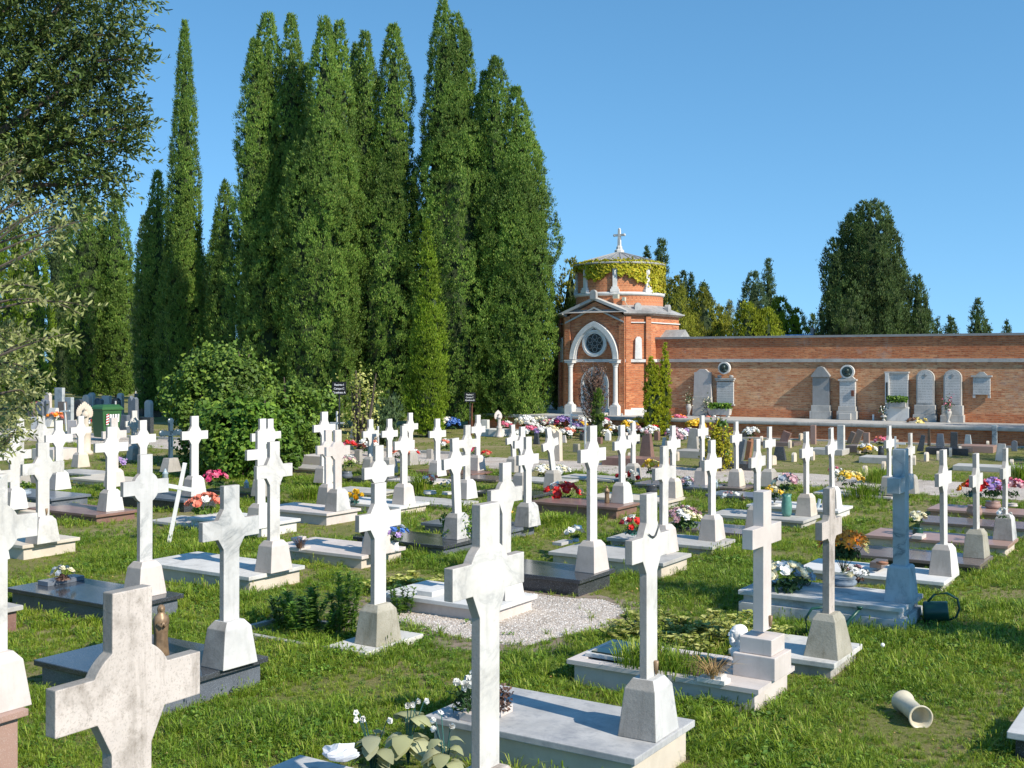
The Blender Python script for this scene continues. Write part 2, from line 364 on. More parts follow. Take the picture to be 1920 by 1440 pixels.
# ------------------------------------------------------------------ ground, path
mb = MB(); mb.add([(-500, -60, 0), (500, -60, 0), (500, 900, 0), (-500, 900, 0)], [(0, 1, 2, 3)])
struct('ground', mb, 'turf')
def to_ab(P): return P[0]*A.x+P[1]*A.y, P[0]*B.x+P[1]*B.y
pA = gp(1280, 876); pB = gp(1280, 900)
b_far = to_ab(pA)[1]; b_near = to_ab(pB)[1]
def ragged_strip(b0, b1, a0, a1, z, step=.5, amp=.22, seed=0):
    mb = MB(); n = int((a1-a0)/step); q = []
    for i in range(n+1):
        a = a0+i*step
        for b, sg in ((b0, 1), (b1, -1)):
            bb = b+amp*noise.noise(Vector((a*.9, b*3+seed, 0)))+.5*amp*noise.noise(Vector((a*2.9, b*3+seed, 7)))
            pt = A*a+B*bb; q.append((pt.x, pt.y, z))
    mb.add(q, [(2*i, 2*i+2, 2*i+3, 2*i+1) for i in range(n)]); return mb
struct('path', ragged_strip(b_near, b_far, -60, 45, .004), 'gravel')
mb = MB()
for i in range(40):   # low stone kerb on the far side of the path at the left
    a = -50+i*1.0
    if a > -19: break
    c = A*(a+.5)+B*(b_far+.1); mb.box((c.x, c.y, .03), (.98, .1, .1), rot=ROT)
struct('kerb', mb, 'limestone')
# gravel bed round the white tomb
pad = [gp(x, y).xy for x, y in ((735, 1128), (900, 1098), (1040, 1120), (1130, 1126), (1178, 1143), (1140, 1172), (1070, 1190), (990, 1212), (880, 1200), (760, 1172), (700, 1150))]
def poly_inside(poly, X, Y):
    ins = np.zeros(X.shape, bool); n = len(poly)
    for i in range(n):
        x1, y1 = poly[i]; x2, y2 = poly[(i+1) % n]
        c = ((y1 > Y) != (y2 > Y)) & (X < (x2-x1)*(Y-y1)/(y2-y1+1e-12)+x1); ins ^= c
    return ins
cx = sum(p.x for p in pad)/len(pad); cy = sum(p.y for p in pad)/len(pad)
edge = []
for i in range(len(pad)):
    for k in range(6):
        q = pad[i].lerp(pad[(i+1) % len(pad)], k/6); f = 1+.09*noise.noise(Vector((q.x*3, q.y*3, 1)))
        edge.append((cx+(q.x-cx)*f, cy+(q.y-cy)*f, .008))
mb = MB(); mb.add([(cx, cy, .008)]+edge, [(0, 1+i, 1+(i+1) % len(edge)) for i in range(len(edge))])
o = struct('gravel_bed', mb, 'gravel')
mb = MB(); e2 = []
for i in range(90):
    q = edge[int(i*len(edge)/90)]; f = 1.28+.35*noise.noise(Vector((q[0]*1.7, q[1]*1.7, 5))); e2.append((cx+(q[0]-cx)*f, cy+(q[1]-cy)*f, .004))
mb.add([(cx, cy, .004)]+e2, [(0, 1+i, 1+(i+1) % 90) for i in range(90)])
m, n, l, p = newmat('bare_earth'); g = n.new('ShaderNodeNewGeometry'); P = g.outputs['Position']
l.new(mix(n, l, ramp(n, l, nz(n, l, P, 9, 7, .75), [(.35, (0, 0, 0)), (.65, (1, 1, 1))]), (.20, .145, .10), (.36, .29, .22)), p.inputs['Base Color']); p.inputs['Roughness'].default_value = .95
bump(n, l, p, nz(n, l, P, 60, 5, .8), .8, .02); MATS['bare_earth'] = m
struct('bare_earth', mb, 'bare_earth')
# loose pebbles on the bed
mb = MB(); ico = [(.9, 0, -.4), (-.4, .85, -.4), (-.4, -.85, -.4), (0, 0, .9)]
xs = rng.uniform(min(p.x for p in pad), max(p.x for p in pad), 20000); ys = rng.uniform(min(p.y for p in pad), max(p.y for p in pad), 20000)
ok = poly_inside([tuple(p) for p in pad], xs, ys); xs = xs[ok][:7000]; ys = ys[ok][:7000]
N = len(xs); base = np.array([(1, 0, 0), (-.3, .9, 0), (-.6, -.7, .1), (.1, 0, .75), (.5, -.8, .2)]); nb = len(base)
ang = rng.uniform(0, 2*PI, N); sc = rng.uniform(.006, .013, N)
V = np.einsum('nij,kj->nki', np.stack([np.stack([np.cos(ang), -np.sin(ang), 0*ang], 1), np.stack([np.sin(ang), np.cos(ang), 0*ang], 1), np.stack([0*ang, 0*ang, 1+0*ang], 1)], 1), base)*sc[:, None, None]
V += np.stack([xs, ys, np.full(N, .009)], 1)[:, None, :]
Fb = np.array([(0, 1, 3), (1, 2, 3), (2, 4, 3), (4, 0, 3)]); Fq = (Fb[None]+nb*np.arange(N)[:, None, None]).reshape(-1, 3)
mb.bigarr(V.reshape(-1, 3), Fq)
m, n, l, p = newmat('pebble'); g = n.new('ShaderNodeNewGeometry')
l.new(ramp(n, l, g.outputs['Random Per Island'], [(0, (.40, .33, .27)), (.5, (.60, .54, .48)), (1, (.78, .75, .71))]), p.inputs['Base Color']); MATS['pebble'] = m
flat('shaded_twig_core', (.035, .06, .015), .95, var=.5, scale=3)  # dark colour of the solid crown core paints shade between leaf clumps
tag(part('pebbles', mb, 'pebble', None), 'pale pinkish gravel spread round the white marble tomb', 'gravel', kind='stuff')
EXCL = []   # rectangles (a0,a1,b0,b1) free of grass
# ------------------------------------------------------------------ crosses
def cross_poly(kind, z0, H, w=.08, L=.29, hb=.075, drop=.34):
    zc = H-drop; pts = []
    def corner(sy, sz, rev):
        r = .165
        if kind == 'plain': q = [(sy*w, zc+sz*hb)]
        elif kind == 'octo': q = [(sy*w, zc+sz*(hb+.085)), (sy*(w+.055), zc+sz*hb)]
        elif kind == 'small': q = [(sy*w, zc+sz*(hb+.04)), (sy*(w+.035), zc+sz*hb)]
        else:
            a0 = math.acos(w/r); a1 = math.asin(hb/r); q = [(sy*r*math.cos(a0+(a1-a0)*k/6), zc+sz*r*math.sin(a0+(a1-a0)*k/6)) for k in range(7)]
        if kind == 'mixed' and sz < 0: q = [(sy*w, zc+sz*(hb+.11)), (sy*(w+.02), zc+sz*(hb+.07)), (sy*(w+.055), zc+sz*hb)]
        return q[::-1] if rev else q
    pts += [(-w, z0), (w, z0)]
    pts += corner(1, -1, False)+[(L, zc-hb), (L, zc+hb)]+corner(1, 1, True)+[(w, H), (-w, H)]
    pts += corner(-1, 1, False)+[(-L, zc+hb), (-L, zc-hb)]+corner(-1, -1, True)
    return pts
CACHE = {}
def cross_mesh(kind, H, mat, t=.05, wf=1.0):
    k = ('c', kind, round(H, 2), mat, t, wf)
    if k not in CACHE:
        mb = MB(); mb.prism(cross_poly(kind, .34, H, .08*wf, .29*wf), -t/2, t/2)
        side = {'pink_stone': 'pink_stone', 'aged_marble': 'rough_shaded_side', 'blue_marble': 'blue_marble'}.get(mat, 'rough_pink_shaded_side')
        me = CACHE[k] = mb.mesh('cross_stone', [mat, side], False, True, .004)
        me.polygons.foreach_set('material_index', [1 if abs(f.normal.x) < .5 else 0 for f in me.polygons])  # edge faces get the darker stone, painting in their shaded look
    return CACHE[k]
def ped_mesh(kind, mat):
    k = ('p', kind, mat)
    if k not in CACHE:
        mb = MB()
        if kind == 'step':
            mb.frus([(0, .17, .17), (.175, .17, .17)]); mb.frus([(.177, .13, .135), (.30, .13, .135)])
        elif kind == 'square':
            mb.frus([(0, .13, .16), (.33, .105, .12), (.352, .09, .105)])
        elif kind == 'wide':
            mb.frus([(0, .15, .19), (.30, .10, .125), (.352, .07, .09)])
        else: mb.frus([(0, .132, .178), (.295, .105, .135), (.352, .072, .088)])
        side = mat if kind == 'step' else {'pink_stone': 'rough_pink_shaded_side', 'beige_stone': 'rough_pink_shaded_side', 'mossy_stone': 'mossy_stone', 'blue_marble': 'blue_marble', 'grey_stone': 'grey_stone', 'aged_marble': 'rough_shaded_side', 'veined_marble': 'rough_shaded_side'}.get(mat, 'rough_pink_shaded_side')
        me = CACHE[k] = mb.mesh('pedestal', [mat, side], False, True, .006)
        me.polygons.foreach_set('material_index', [1 if abs(f.normal.y) > .6 else 0 for f in me.polygons])  # flanks get the darker stone, shade and weathering in one colour
    return CACHE[k]
def cross(px, ytop, ybase, e, kind, mat, pmat, label, lean=0, back=0, t=.05, wf=1.0, pk='taper', T=1.55, Y=None, name='marble_cross', hold=False):
    if Y is None: Y = F*(HC-e)/(ybase-HOR) if ybase else F*(HC-T)/(ytop-HOR)
    Y += .08
    H = zat(ytop, Y)-e
    loc = gpd(px, Y, e)
    if abs(lean) > .01: loc.x += -math.sin(lean)*0
    o = thing(name, label, 'grave cross', loc, ROT+random.uniform(-.035, .035), 'stone crosses in the rows of graves', (random.uniform(-.008, .008), random.uniform(-.008, .008)))
    link('pedestal', ped_mesh(pk, pmat), o)
    s = link('cross', cross_mesh(kind, H, mat, t, wf), o)
    if lean or back:
        s.rotation_euler = (lean, back, 0); s.location = (math.sin(back)*-.34, math.sin(lean)*.34, .34-.34*math.cos(lean))
    if hold:
        hb_ = MB(); hb_.lathe([(.006, 0), (.012, .03), (.018, .085), (.013, .088)], 10, (t/2+.012, .035, .36)); part('flower_holder', hb_, 'bronze', o, True)
    if e < .1: a, b = to_ab(loc); EXCL.append((a-.1, a+.1, b-.12, b+.12))
    return o
def slab(cpx, cpy, e, la, wb, top, body, label, lip=.045, over=.045, foot=0, name='grave_slab', frame=False, soil=None):
    c = gp(cpx, cpy, e); a, b = to_ab(c)
    loc = c-A*(la/2)+B*(wb/2); loc.z = 0
    o = thing(name, label, 'grave slab', loc, ROT+random.uniform(-.008, .008), 'grave slabs in the rows')
    m1 = MB(); zb = e-lip
    if zb > .01:
        m1.box((0, 0, zb/2-.01), (la-2*over, wb-2*over, zb+.02)); part('body', m1, body, o, bevel=.004)
    if foot: 
        m2 = MB(); m2.box((0, 0, foot/2), (la-.01, wb-.01, foot)); part('plinth', m2, body, o, bevel=.006)
    m3 = MB()
    if frame:
        fw = .11
        for (cx_, cy_, dx, dy) in ((0, -wb/2+fw/2, la, fw), (0, wb/2-fw/2, la, fw), (-la/2+fw/2, 0, fw, wb-2*fw-.002), (la/2-.22, 0, .44, wb-2*fw-.002)):
            m3.box((cx_, cy_, e-lip/2), (dx, dy, lip))
        part('rim', m3, top, o)
        m4 = MB(); m4.box((-.15, 0, e-lip/2-.012), (la-.75, wb-2*fw-.01, lip)); part('planting_soil', m4, 'soil', o)
    else:
        m3.box((0, 0, e-lip/2), (la, wb, lip)); part('lid', m3, top, o, bevel=.006)
    EXCL.append((a-la, a, b, b+wb)); return o
G, S = 'white_marble', 'grey_stone'
CR = [
 (237, 1103, None, .55, 'mixed', 'aged_marble', 'aged_marble', 'large pinkish weathered cross at lower left, nearest to the viewer', dict(Y=3.72, t=.05)),
 (-12, 890, None, .45, 'disc', G, 'pink_stone', 'white cross cut by the left edge above a pink granite tomb', dict(Y=7.05)),
 (910, 943, None, .35, 'mixed', 'white_marble', 'aged_marble', 'tall round-shouldered white cross nearest the bottom centre', dict(Y=5.3)),
 (1216, 925, 1380, .26, 'octo', 'white_marble', 'veined_marble', 'white cross with a cracked neck at the foot of the grey-topped tomb', dict(hold=True)),
 (1429, 920, 1268, .2, 'plain', 'pink_stone', 'pink_stone', 'plain smooth cream Latin cross on a two-step base beside the bust', dict(pk='step', t=.085, hold=True)),
 (1553, 914, 1230, .14, 'small', 'aged_marble', 'mossy_stone', 'weathered cross on a mossy base with the watering can behind it', dict(pk='wide', t=.06, wf=.85)),
 (1690, 842, 1128, .25, 'plain', 'blue_marble', 'blue_marble', 'bluish grey marble cross in shade on the two-tier tomb', dict(t=.12, pk='square')),
 (1770, 843, 1078, .12, 'octo', 'clean_marble', 'clean_marble', 'clean white cross just right of the bluish shaded cross', {}),
 (1831, 850, 1045, .13, 'octo', 'white_marble', 'mossy_stone', 'white cross on a brown rough base at the far right', {}),
 (1884, 840, 1012, .15, 'octo', 'white_marble', 'veined_marble', 'rightmost tall white cross with flowers laid at its foot', {}),
 (1667, 798, 928, .1, 'octo', 'clean_marble', 'clean_marble', 'slender white cross behind the bluish cross beside the gravel path', dict(pk='square')),
 (1707, 812, 925, .1, 'small', G, S, 'narrow white cross half hidden behind the bluish cross', {}),
 (1560, 801, 952, .15, 'octo', 'clean_marble', 'clean_marble', 'white cross leaning left behind the weathered edge-on cross', dict(lean=.09)),
 (1512, 809, 967, .12, 'octo', 'clean_marble', 'beige_stone', 'white cross on a beige base beside the teal flower vase', {}),
 (1442, 800, 912, .1, 'small', 'clean_marble', S, 'small white cross behind the vase of dried roses', {}),
 (1420, 823, 993, .12, 'octo', G, 'pink_stone', 'white cross directly behind the plain cream Latin cross', {}),
 (1381, 790, 912, .1, 'octo', 'clean_marble', 'beige_stone', 'bright white cross standing on a beige base by the path, above a brown slab', {}),
 (1335, 825, 1013, .12, 'octo', 'clean_marble', 'pink_stone', 'white cross on a pinkish base over a thin white slab at right centre', {}),
 (1317, 779, 910, .1, 'octo', 'clean_marble', 'pink_stone', 'tallest white cross in front of the yellow shrub near the wall', {}),
 (1262, 798, 933, .15, 'octo', 'clean_marble', 'beige_stone', 'white cross with mauve flowers to its right', {}),
 (1244, 836, None, .2, 'small', 'white_marble', 'pink_stone', 'white cross rising just behind the cross with the cracked neck', {}),
 (1187, 792, 900, .1, 'octo', 'clean_marble', S, 'white cross behind the red tulips', {}),
 (1166, 797, 943, .2, 'octo', 'clean_marble', 'clean_marble', 'white cross on a dark red slab beside a small gilt statuette', dict(lean=.03)),
 (1110, 798, 1072, .2, 'octo', 'clean_marble', 'pink_stone', 'tall white cross on a pinkish base over a dark grey tomb', {}),
 (1037, 800, 915, .1, 'octo', 'clean_marble', S, 'white cross leaning strongly left beside the rough stele', dict(lean=.2)),
 (989, 819, 987, .15, 'octo', 'clean_marble', 'veined_marble', 'white cross on a dark slab left of the red and white bouquet', {}),
 (978, 800, 920, .1, 'octo', 'clean_marble', S, 'thin white cross close behind the cross left of the red bouquet', {}),
 (963, 796, 885, .1, 'octo', 'clean_marble', S, 'far white cross leaning left near the white statue', dict(lean=.1)),
 (946, 867, 1122, .17, 'mixed', 'white_marble', 'clean_marble', 'white cross standing on the white tomb in the gravel bed', {}),
 (895, 778, 882, .1, 'octo', 'clean_marble', 'pink_stone', 'tall far white cross next to the rusty post', {}),
 (875, 797, 935, .1, 'octo', G, 'clean_marble', 'white cross just behind the slightly leaning cross at centre', {}),
 (857, 821, 1010, .15, 'octo', 'clean_marble', 'veined_marble', 'slightly leaning white cross beside a low round bush', dict(lean=.055)),
 (820, 785, 893, .1, 'octo', 'clean_marble', 'clean_marble', 'white cross in front of the light green conical tree', {}),
 (769, 774, 872, .1, 'octo', 'clean_marble', S, 'distant white cross left of the light green conical tree', {}),
 (757, 798, 945, .15, 'octo', 'clean_marble', 'pink_stone', 'white cross on a white slab with orange flowers behind it', {}),
 (730, 786, 887, .1, 'octo', 'clean_marble', S, 'white cross with a dark leafy climber on its shaft', {}),
 (695, 786, 885, .1, 'octo', 'clean_marble', S, 'white cross below the small yellowish rose tree', {}),
 (709, 905, 1207, .06, 'octo', 'clean_marble', 'mossy_stone', 'tall white cross on a rough mossy base in a planted grave', dict(pk='taper')),
 (709, 835, None, .17, 'disc', 'clean_marble', 'pink_stone', 'white cross half hidden behind the tall cross of the planted grave', {}),
 (633, 806, 958, .2, 'disc', 'pink_stone', 'veined_marble', 'cream round-centred cross on a grey base near the sign', {}),
 (616, 806, 945, .12, 'disc', 'pink_stone', 'pink_stone', 'cream round-centred cross immediately left of its twin', {}),
 (607, 772, 905, .12, 'octo', 'clean_marble', 'clean_marble', 'broad white cross behind the two cream crosses', dict(wf=1.15)),
 (513, 828, 1072, .2, 'octo', 'white_marble', 'pink_stone', 'tall white marble cross on a pale slab, in front of the leafy bush', {}),
 (488, 808, 990, .2, 'plain', 'clean_marble', 'clean_marble', 'white cross with squared arms behind the tall cross by the bush', {}),
 (492, 785, None, .1, 'disc', 'clean_marble', S, 'white cross against the leafy bush, left of a similar one', {}),
 (507, 786, None, .1, 'octo', 'clean_marble', S, 'white cross half sunk in the leaves of the bush', dict(T=1.45)),
 (430, 910, 1250, .22, 'octo', 'veined_marble', 'veined_marble', 'grey-veined marble cross on a dark granite tomb, left of centre', {}),
 (364, 780, 930, .25, 'octo', 'clean_marble', 'clean_marble', 'white cross directly left of the leafy bush', {}),
 (271, 852, 1118, .2, 'disc', 'veined_marble', 'pink_stone', 'grey marble cross with a round centre on the polished black tomb', {}),
 (268, 788, None, .15, 'octo', 'clean_marble', 'pink_stone', 'white cross above the round-centred grey cross', {}),
 (252, 770, 862, .08, 'octo', 'clean_marble', S, 'small far white cross by the gravel path, left of the blue crucifix', {}),
 (207, 800, 958, .15, 'octo', 'clean_marble', 'clean_marble', 'broad white cross in front of the green waste bin', dict(wf=1.1)),
 (215, 783, None, .12, 'octo', 'pink_stone', 'pink_stone', 'cream cross peeping out behind the cross by the waste bin', dict(T=1.5)),
 (151, 780, 876, .1, 'octo', 'clean_marble', 'beige_stone', 'white cross in front of the stone angel', {}),
 (111, 789, 918, .2, 'octo', 'clean_marble', 'clean_marble', 'white cross on a speckled grey granite slab at left', {}),
 (77, 780, None, .12, 'octo', 'white_marble', S, 'white cross behind the broad white cross near the left edge', dict(T=1.5)),
 (80, 830, 1018, .2, 'octo', 'white_marble', 'white_marble', 'broad white cross on a tan tomb near the left edge', dict(wf=1.1, hold=True)),
 (37, 782, None, .12, 'octo', G, S, 'white cross just right of the silvery shrub', dict(T=1.5)),
 (27, 815, 955, .15, 'disc', G, 'clean_marble', 'round-centred white cross partly covered by the silvery shrub', dict(wf=1.1)),
 (-18, 843, None, .2, 'octo', G, 'clean_marble', 'white cross of which only one arm shows at the left edge', {}),
]
for (px, yt, yb, e, kd, mt, pm, lb, kw) in CR:
    cross(px, yt, yb, e, kd, mt, pm, lb, **kw)
# ------------------------------------------------------------------ slabs
SL = [
 (1190, 1423, .26, 1.55, .88, 'grey_top', 'beige_stone', 'large tomb with a grey weathered lid and tan sides at bottom centre', {}),
 (1565, 1245, .14, .92, .80, 'white_marble', 'limestone', 'low white slab under the cross with the mossy base', {}),
 (1692, 1141, .25, 1.66, .84, 'veined_marble', 'veined_marble', 'two-tier veined marble tomb carrying bouquets and the bluish cross', dict(foot=.13)),
 (1770, 1092, .12, 1.7, .82, 'clean_marble', 'limestone', 'thin white slab under the clean cross at right', {}),
 (1838, 1060, .13, 1.8, .84, 'brown_granite', 'dark_granite', 'dark brown polished slab under the cross with the rough brown base', {}),
 (1890, 1024, .15, 1.9, .84, 'pink_granite', 'beige_stone', 'pinkish brown slab under the rightmost tall cross', {}),
 (1335, 1026, .12, 1.6, .84, 'limestone', 'limestone', 'pale slab under the cross with the pinkish base, right of centre', {}),
 (1243, 1056, .2, 1.6, .84, 'limestone', 'beige_stone', 'pale grey slab behind the cross with the cracked neck', {}),
 (1087, 1088, .20, 1.5, .84, 'dark_granite', 'dark_granite', 'dark grey tomb beside the gravel bed', {}),
 (1415, 1003, .12, 1.6, .84, 'brown_granite', 'beige_stone', 'brownish slab behind the plain cream cross', {}),
 (1506, 977, .12, 1.6, .84, 'limestone', 'limestone', 'pale slab carrying the teal vase', {}),
 (1572, 958, .15, 1.6, .84, 'clean_marble', 'clean_marble', 'white slab under the left-leaning cross at right', {}),
 (300, 1291, .22, 1.5, 1.1, 'dark_granite', 'grey_granite', 'black granite tomb with speckled sides under the grey-veined cross', {}),
 (225, 1139, .20, 1.85, .80, 'dark_granite', 'grey_granite', 'polished black tomb reflecting the sky at left', {}),
 (468, 1082, .20, 1.85, .90, 'white_marble', 'beige_stone', 'white-topped tan tomb under the tall marble cross by the bush', {}),
 (678, 1043, .17, 1.6, .90, 'pink_stone', 'beige_stone', 'cream tomb with two flower vases, left of centre', {}),
 (833, 1024, .15, 1.6, .84, 'dark_granite', 'grey_granite', 'low black slab under the slightly leaning cross', {}),
 (953, 995, .15, 1.6, .84, 'grey_granite', 'grey_granite', 'grey granite slab left of the red and white bouquet', {}),
 (925, 1141, .17, 1.45, .84, 'clean_marble', 'pink_stone', 'white marble tomb with cream sides in the gravel bed', {}),
 (43, 1023, .20, 1.8, .88, 'beige_stone', 'beige_stone', 'tan tomb under the broad cross near the left edge', {}),
 (-185, 1396, .45, 1.8, .80, 'pink_granite', 'pink_granite', 'pink granite tomb at the lower left edge', {}),
 (-85, 1160, .26, 1.8, .70, 'limestone', 'red_granite', 'reddish tomb with a grey lid at the left edge', {}),
 (180, 966, .15, 1.8, .84, 'red_granite', 'red_granite', 'reddish slab below the broad cross near the bin', {}),
 (95, 935, .2, 1.8, .84, 'grey_granite', 'grey_granite', 'speckled grey granite slab at left, behind the tan tomb', {}),
 (613, 963, .2, 1.5, .84, 'pink_stone', 'pink_stone', 'cream slab under the two round-centred cream crosses', {}),
 (750, 951, .15, 1.6, .84, 'clean_marble', 'beige_stone', 'white slab under the cross with orange flowers behind', {}),
 (885, 889, .1, 1.6, .84, 'red_granite', 'red_granite', 'red granite slab under the tall far cross by the rusty post', {}),
 (1158, 952, .2, 1.7, .84, 'red_granite', 'red_granite', 'dark red slab with the gilt statuette', {}),
 (1248, 941, .15, 1.6, .84, 'beige_stone', 'limestone', 'beige slab behind the dark red slab', {}),
 (1330, 915, .12, 1.7, .84, 'grey_granite', 'grey_granite', 'grey-blue slab in front of the tallest cross near the wall', {}),
 (1392, 916, .1, 1.6, .84, 'brown_granite', 'brown_granite', 'brown slab by the gravel path, right of the grey-blue one', {}),
 (490, 984, .2, 1.6, .84, 'clean_marble', 'clean_marble', 'white slab behind the tall marble cross by the bush', {}),
 (375, 986, .08, 1.2, .7, 'limestone', 'limestone', 'thin grey slab under the coral roses', {}),
 (9999, 0, .35, 1.72, .74, 'veined_marble', 'beige_stone', 'veined marble tomb cut by the bottom edge', {}),
 (345, 938, .22, 1.9, .84, 'grey_granite', 'dark_granite', 'dark slab left of the leafy bush', {}),
 (240, 905, .12, 1.9, .84, 'beige_stone', 'beige_stone', 'tan slab behind the round-centred grey cross', {}),
 (1905, 1392, .2, 1.0, .9, 'veined_marble', 'dark_granite', 'marble slab corner at the lower right edge', {}),
 (1672, 932, .08, 1.5, .8, 'pink_stone', 'limestone', 'low slab under the slender cross beside the path', {}),
]
stone('grey_top', (.50, .49, .475), (.38, .375, .365), (.25, .26, .28), .6, grimeamt=.85, grime=(.22, .23, .25), rough=.78, bmp=.2)
for (x, y, e, la, wb, tm, bmt, lb, kw) in SL:
    if x == 9999:
        q = A*(-2.86)+B*4.15; slab(960+F*q.x/q.y, HOR+F*(HC-e)/q.y, e, la, wb, tm, bmt, lb); continue
    if x == 1905:
        c = gp(1888, 1372, .2); a, b = to_ab(c)   # left corner given
        q = c+A*1.2; y2 = q.y; slab(960+F*q.x/q.y, HOR+F*(HC-.2)/q.y, e, 1.2, .9, tm, bmt, lb); continue
    slab(x, y, e, la, wb, tm, bmt, lb, **kw)
for (x, y, e, la, wb, tm, bmt, lb) in [
 (850, 948, .08, 1.5, .8, 'limestone', 'limestone', 'thin pale slab carrying the two flower dishes'),
 (1050, 905, .07, 1.3, .8, 'limestone', 'limestone', 'thin pale slab left of the path beside the rose balls'),
 (1150, 900, .08, 1.4, .8, 'limestone', 'grey_stone', 'low grey slab by the path behind the red tulips'),
 (470, 925, .12, 1.3, .8, 'dark_granite', 'grey_granite', 'small dark slab below the hot pink carnations'),
 (600, 880, .12, 1.3, .8, 'grey_stone', 'grey_stone', 'low grey slab behind the cream crosses'),
 (1928, 992, .15, 1.6, .8, 'brown_granite', 'beige_stone', 'brown slab at the right edge under the red flowers'),
 (1932, 966, .15, 1.6, .8, 'pink_granite', 'pink_granite', 'pinkish slab at the right edge behind the brown one'),
 (700, 925, .1, 1.2, .75, 'limestone', 'limestone', 'small pale slab beside the yellow lilies'),
 (1000, 930, .1, 1.4, .8, 'dark_granite', 'dark_granite', 'flat dark slab under the thin cross at centre'),
 (930, 900, .08, 1.3, .8, 'brown_granite', 'brown_granite', 'flat brownish slab behind the leaning centre cross'),
 (1455, 935, .1, 1.4, .8, 'grey_granite', 'grey_granite', 'flat grey slab behind the teal vase'),
 (170, 890, .1, 1.5, .8, 'limestone', 'limestone', 'pale slab behind the broad cross near the bin'),
 (60, 960, .12, 1.5, .8, 'beige_stone', 'beige_stone', 'beige slab at left below the leafy plant bowl'),
 (812, 905, .1, 1.3, .8, 'pink_stone', 'beige_stone', 'cream slab in front of the light green conifer')]:
    slab(x, y, e, la, wb, tm, bmt, lb)
# framed tomb of the plain Latin cross
o = slab(1422, 1294, .2, 1.62, .80, 'pink_stone', 'pink_stone', 'open cream stone grave frame with grass growing inside and a glass panel', frame=True, lip=.035)
mb = MB(); mb.box((-.52, .02, .215), (.42, .52, .03)); part('headboard', mb, 'clean_marble', o, bevel=.003)
mb = MB(); mb.box((-.52, .02, .238), (.34, .44, .012)); part('glass_panel', mb, 'dark_glass', o)
# planted grave frame under the tall centre cross
c = gp(685, 1224, .06); a_, b_ = to_ab(c)
o = thing('planted_grave', 'low white stone frame round a grave full of leafy weeds', 'grave frame', (0, 0, 0), 0)
loc = c-A*.85+B*.42; loc.z = 0; o.location = loc; o.rotation_euler = (0, 0, ROT)
mb = MB(); mb.box((.62, 0, .02), (.46, .84, .08)); part('foot_stone', mb, 'white_marble', o, bevel=.005)
mb = MB(); mb.box((-.23, -.38, .012), (1.24, .06, .05)); mb.box((-.23, .38, .012), (1.24, .06, .05)); mb.box((-.85, 0, .012), (.06, .82, .05)); part('rim', mb, 'limestone', o)
EXCL.append((a_-.47, a_, b_, b_+.84))
# ------------------------------------------------------------------ brick wall, platform, chapel
ZP = .62
CC = Vector((4.26, 45.5, 0)); NF = -B
WTH = R(30.5); WD = Vector((math.cos(WTH), -math.sin(WTH), 0)); WN = Vector((-math.sin(WTH), -math.cos(WTH), 0)); WROT = -WTH
W0 = gpd(1211, 43.9, 0)
def wall_s(px):     # distance along the wall of a picture column
    u = (px-960)/F; return (u*W0.y-W0.x)/(WD.x-u*WD.y)
def wallp(px): return W0+WD*wall_s(px)
WL = 34.0
o = thing('brick_wall', 'long brick cemetery wall with stone coping and pale string course', 'wall', W0, WROT)
zt = 3.57
def wbox(x0, x1, y0, y1, z0, z1): mb = MB(); mb.box(((x0+x1)/2, (y0+y1)/2, (z0+z1)/2), (x1-x0, y1-y0, z1-z0)); return mb
part('lower_brickwork', wbox(.02, WL, 0, .42, ZP-.3, 2.62), 'tan_brick', o)
part('upper_brickwork', wbox(.02, WL, .004, .416, 2.74, zt-.08), 'red_brick', o)
part('string_course', wbox(.02, WL, -.05, .44, 2.62, 2.74), 'limestone', o)
part('coping', wbox(.02, WL, -.07, .49, zt-.08, zt), 'slate_stone', o)
part('base_course', wbox(.02, WL, -.035, -.001, ZP, ZP+.28), 'red_brick', o)
# platform
o = thing('brick_platform', 'low brick platform with a pale stone ledge in front of the wall and chapel', 'platform', W0, WROT)
def prof(name, y0, y1, z0, z1, mat, x0=-6.6, bev=0): part(name, wbox(x0, WL, y0, y1, z0, z1), mat, o, bevel=bev)
prof('brick_face', -2.32, -2.0, -.05, ZP-.13, 'red_brick')
prof('stone_ledge', -2.42, 3.9, ZP-.13, ZP, 'limestone', bev=.04)
prof('footing', -2.55, -2.33, -.05, .05, 'limestone')
# chapel
ch = thing('brick_chapel', 'octagonal red brick chapel with a gabled front, ivy-clad drum and stone cross', 'chapel', CC, ROT)
# local frame: x = A (right along the front), y = B (back); front face at y=-2
h, ap = 1.25, 2.0
OCT = [(h, -ap), (ap, -h), (ap, h), (h, ap), (-h, ap), (-ap, h), (-ap, -h), (-h, -ap)]
def octp(g): return [(x*(ap+g)/ap if abs(x) > h+.01 else x*(1+.3*g), y*(ap+g)/ap if abs(y) > h+.01 else y*(1+.3*g)) for x, y in OCT]
def octring(mb, g0, z0, g1, z1, mi=None): mb.rings([[(x, y, z0) for x, y in octp(g0)], [(x, y, z1) for x, y in octp(g1)]], True, mi)
mb = MB()
ze = 4.38
octring(mb, 0, ZP-.05, 0, ze)
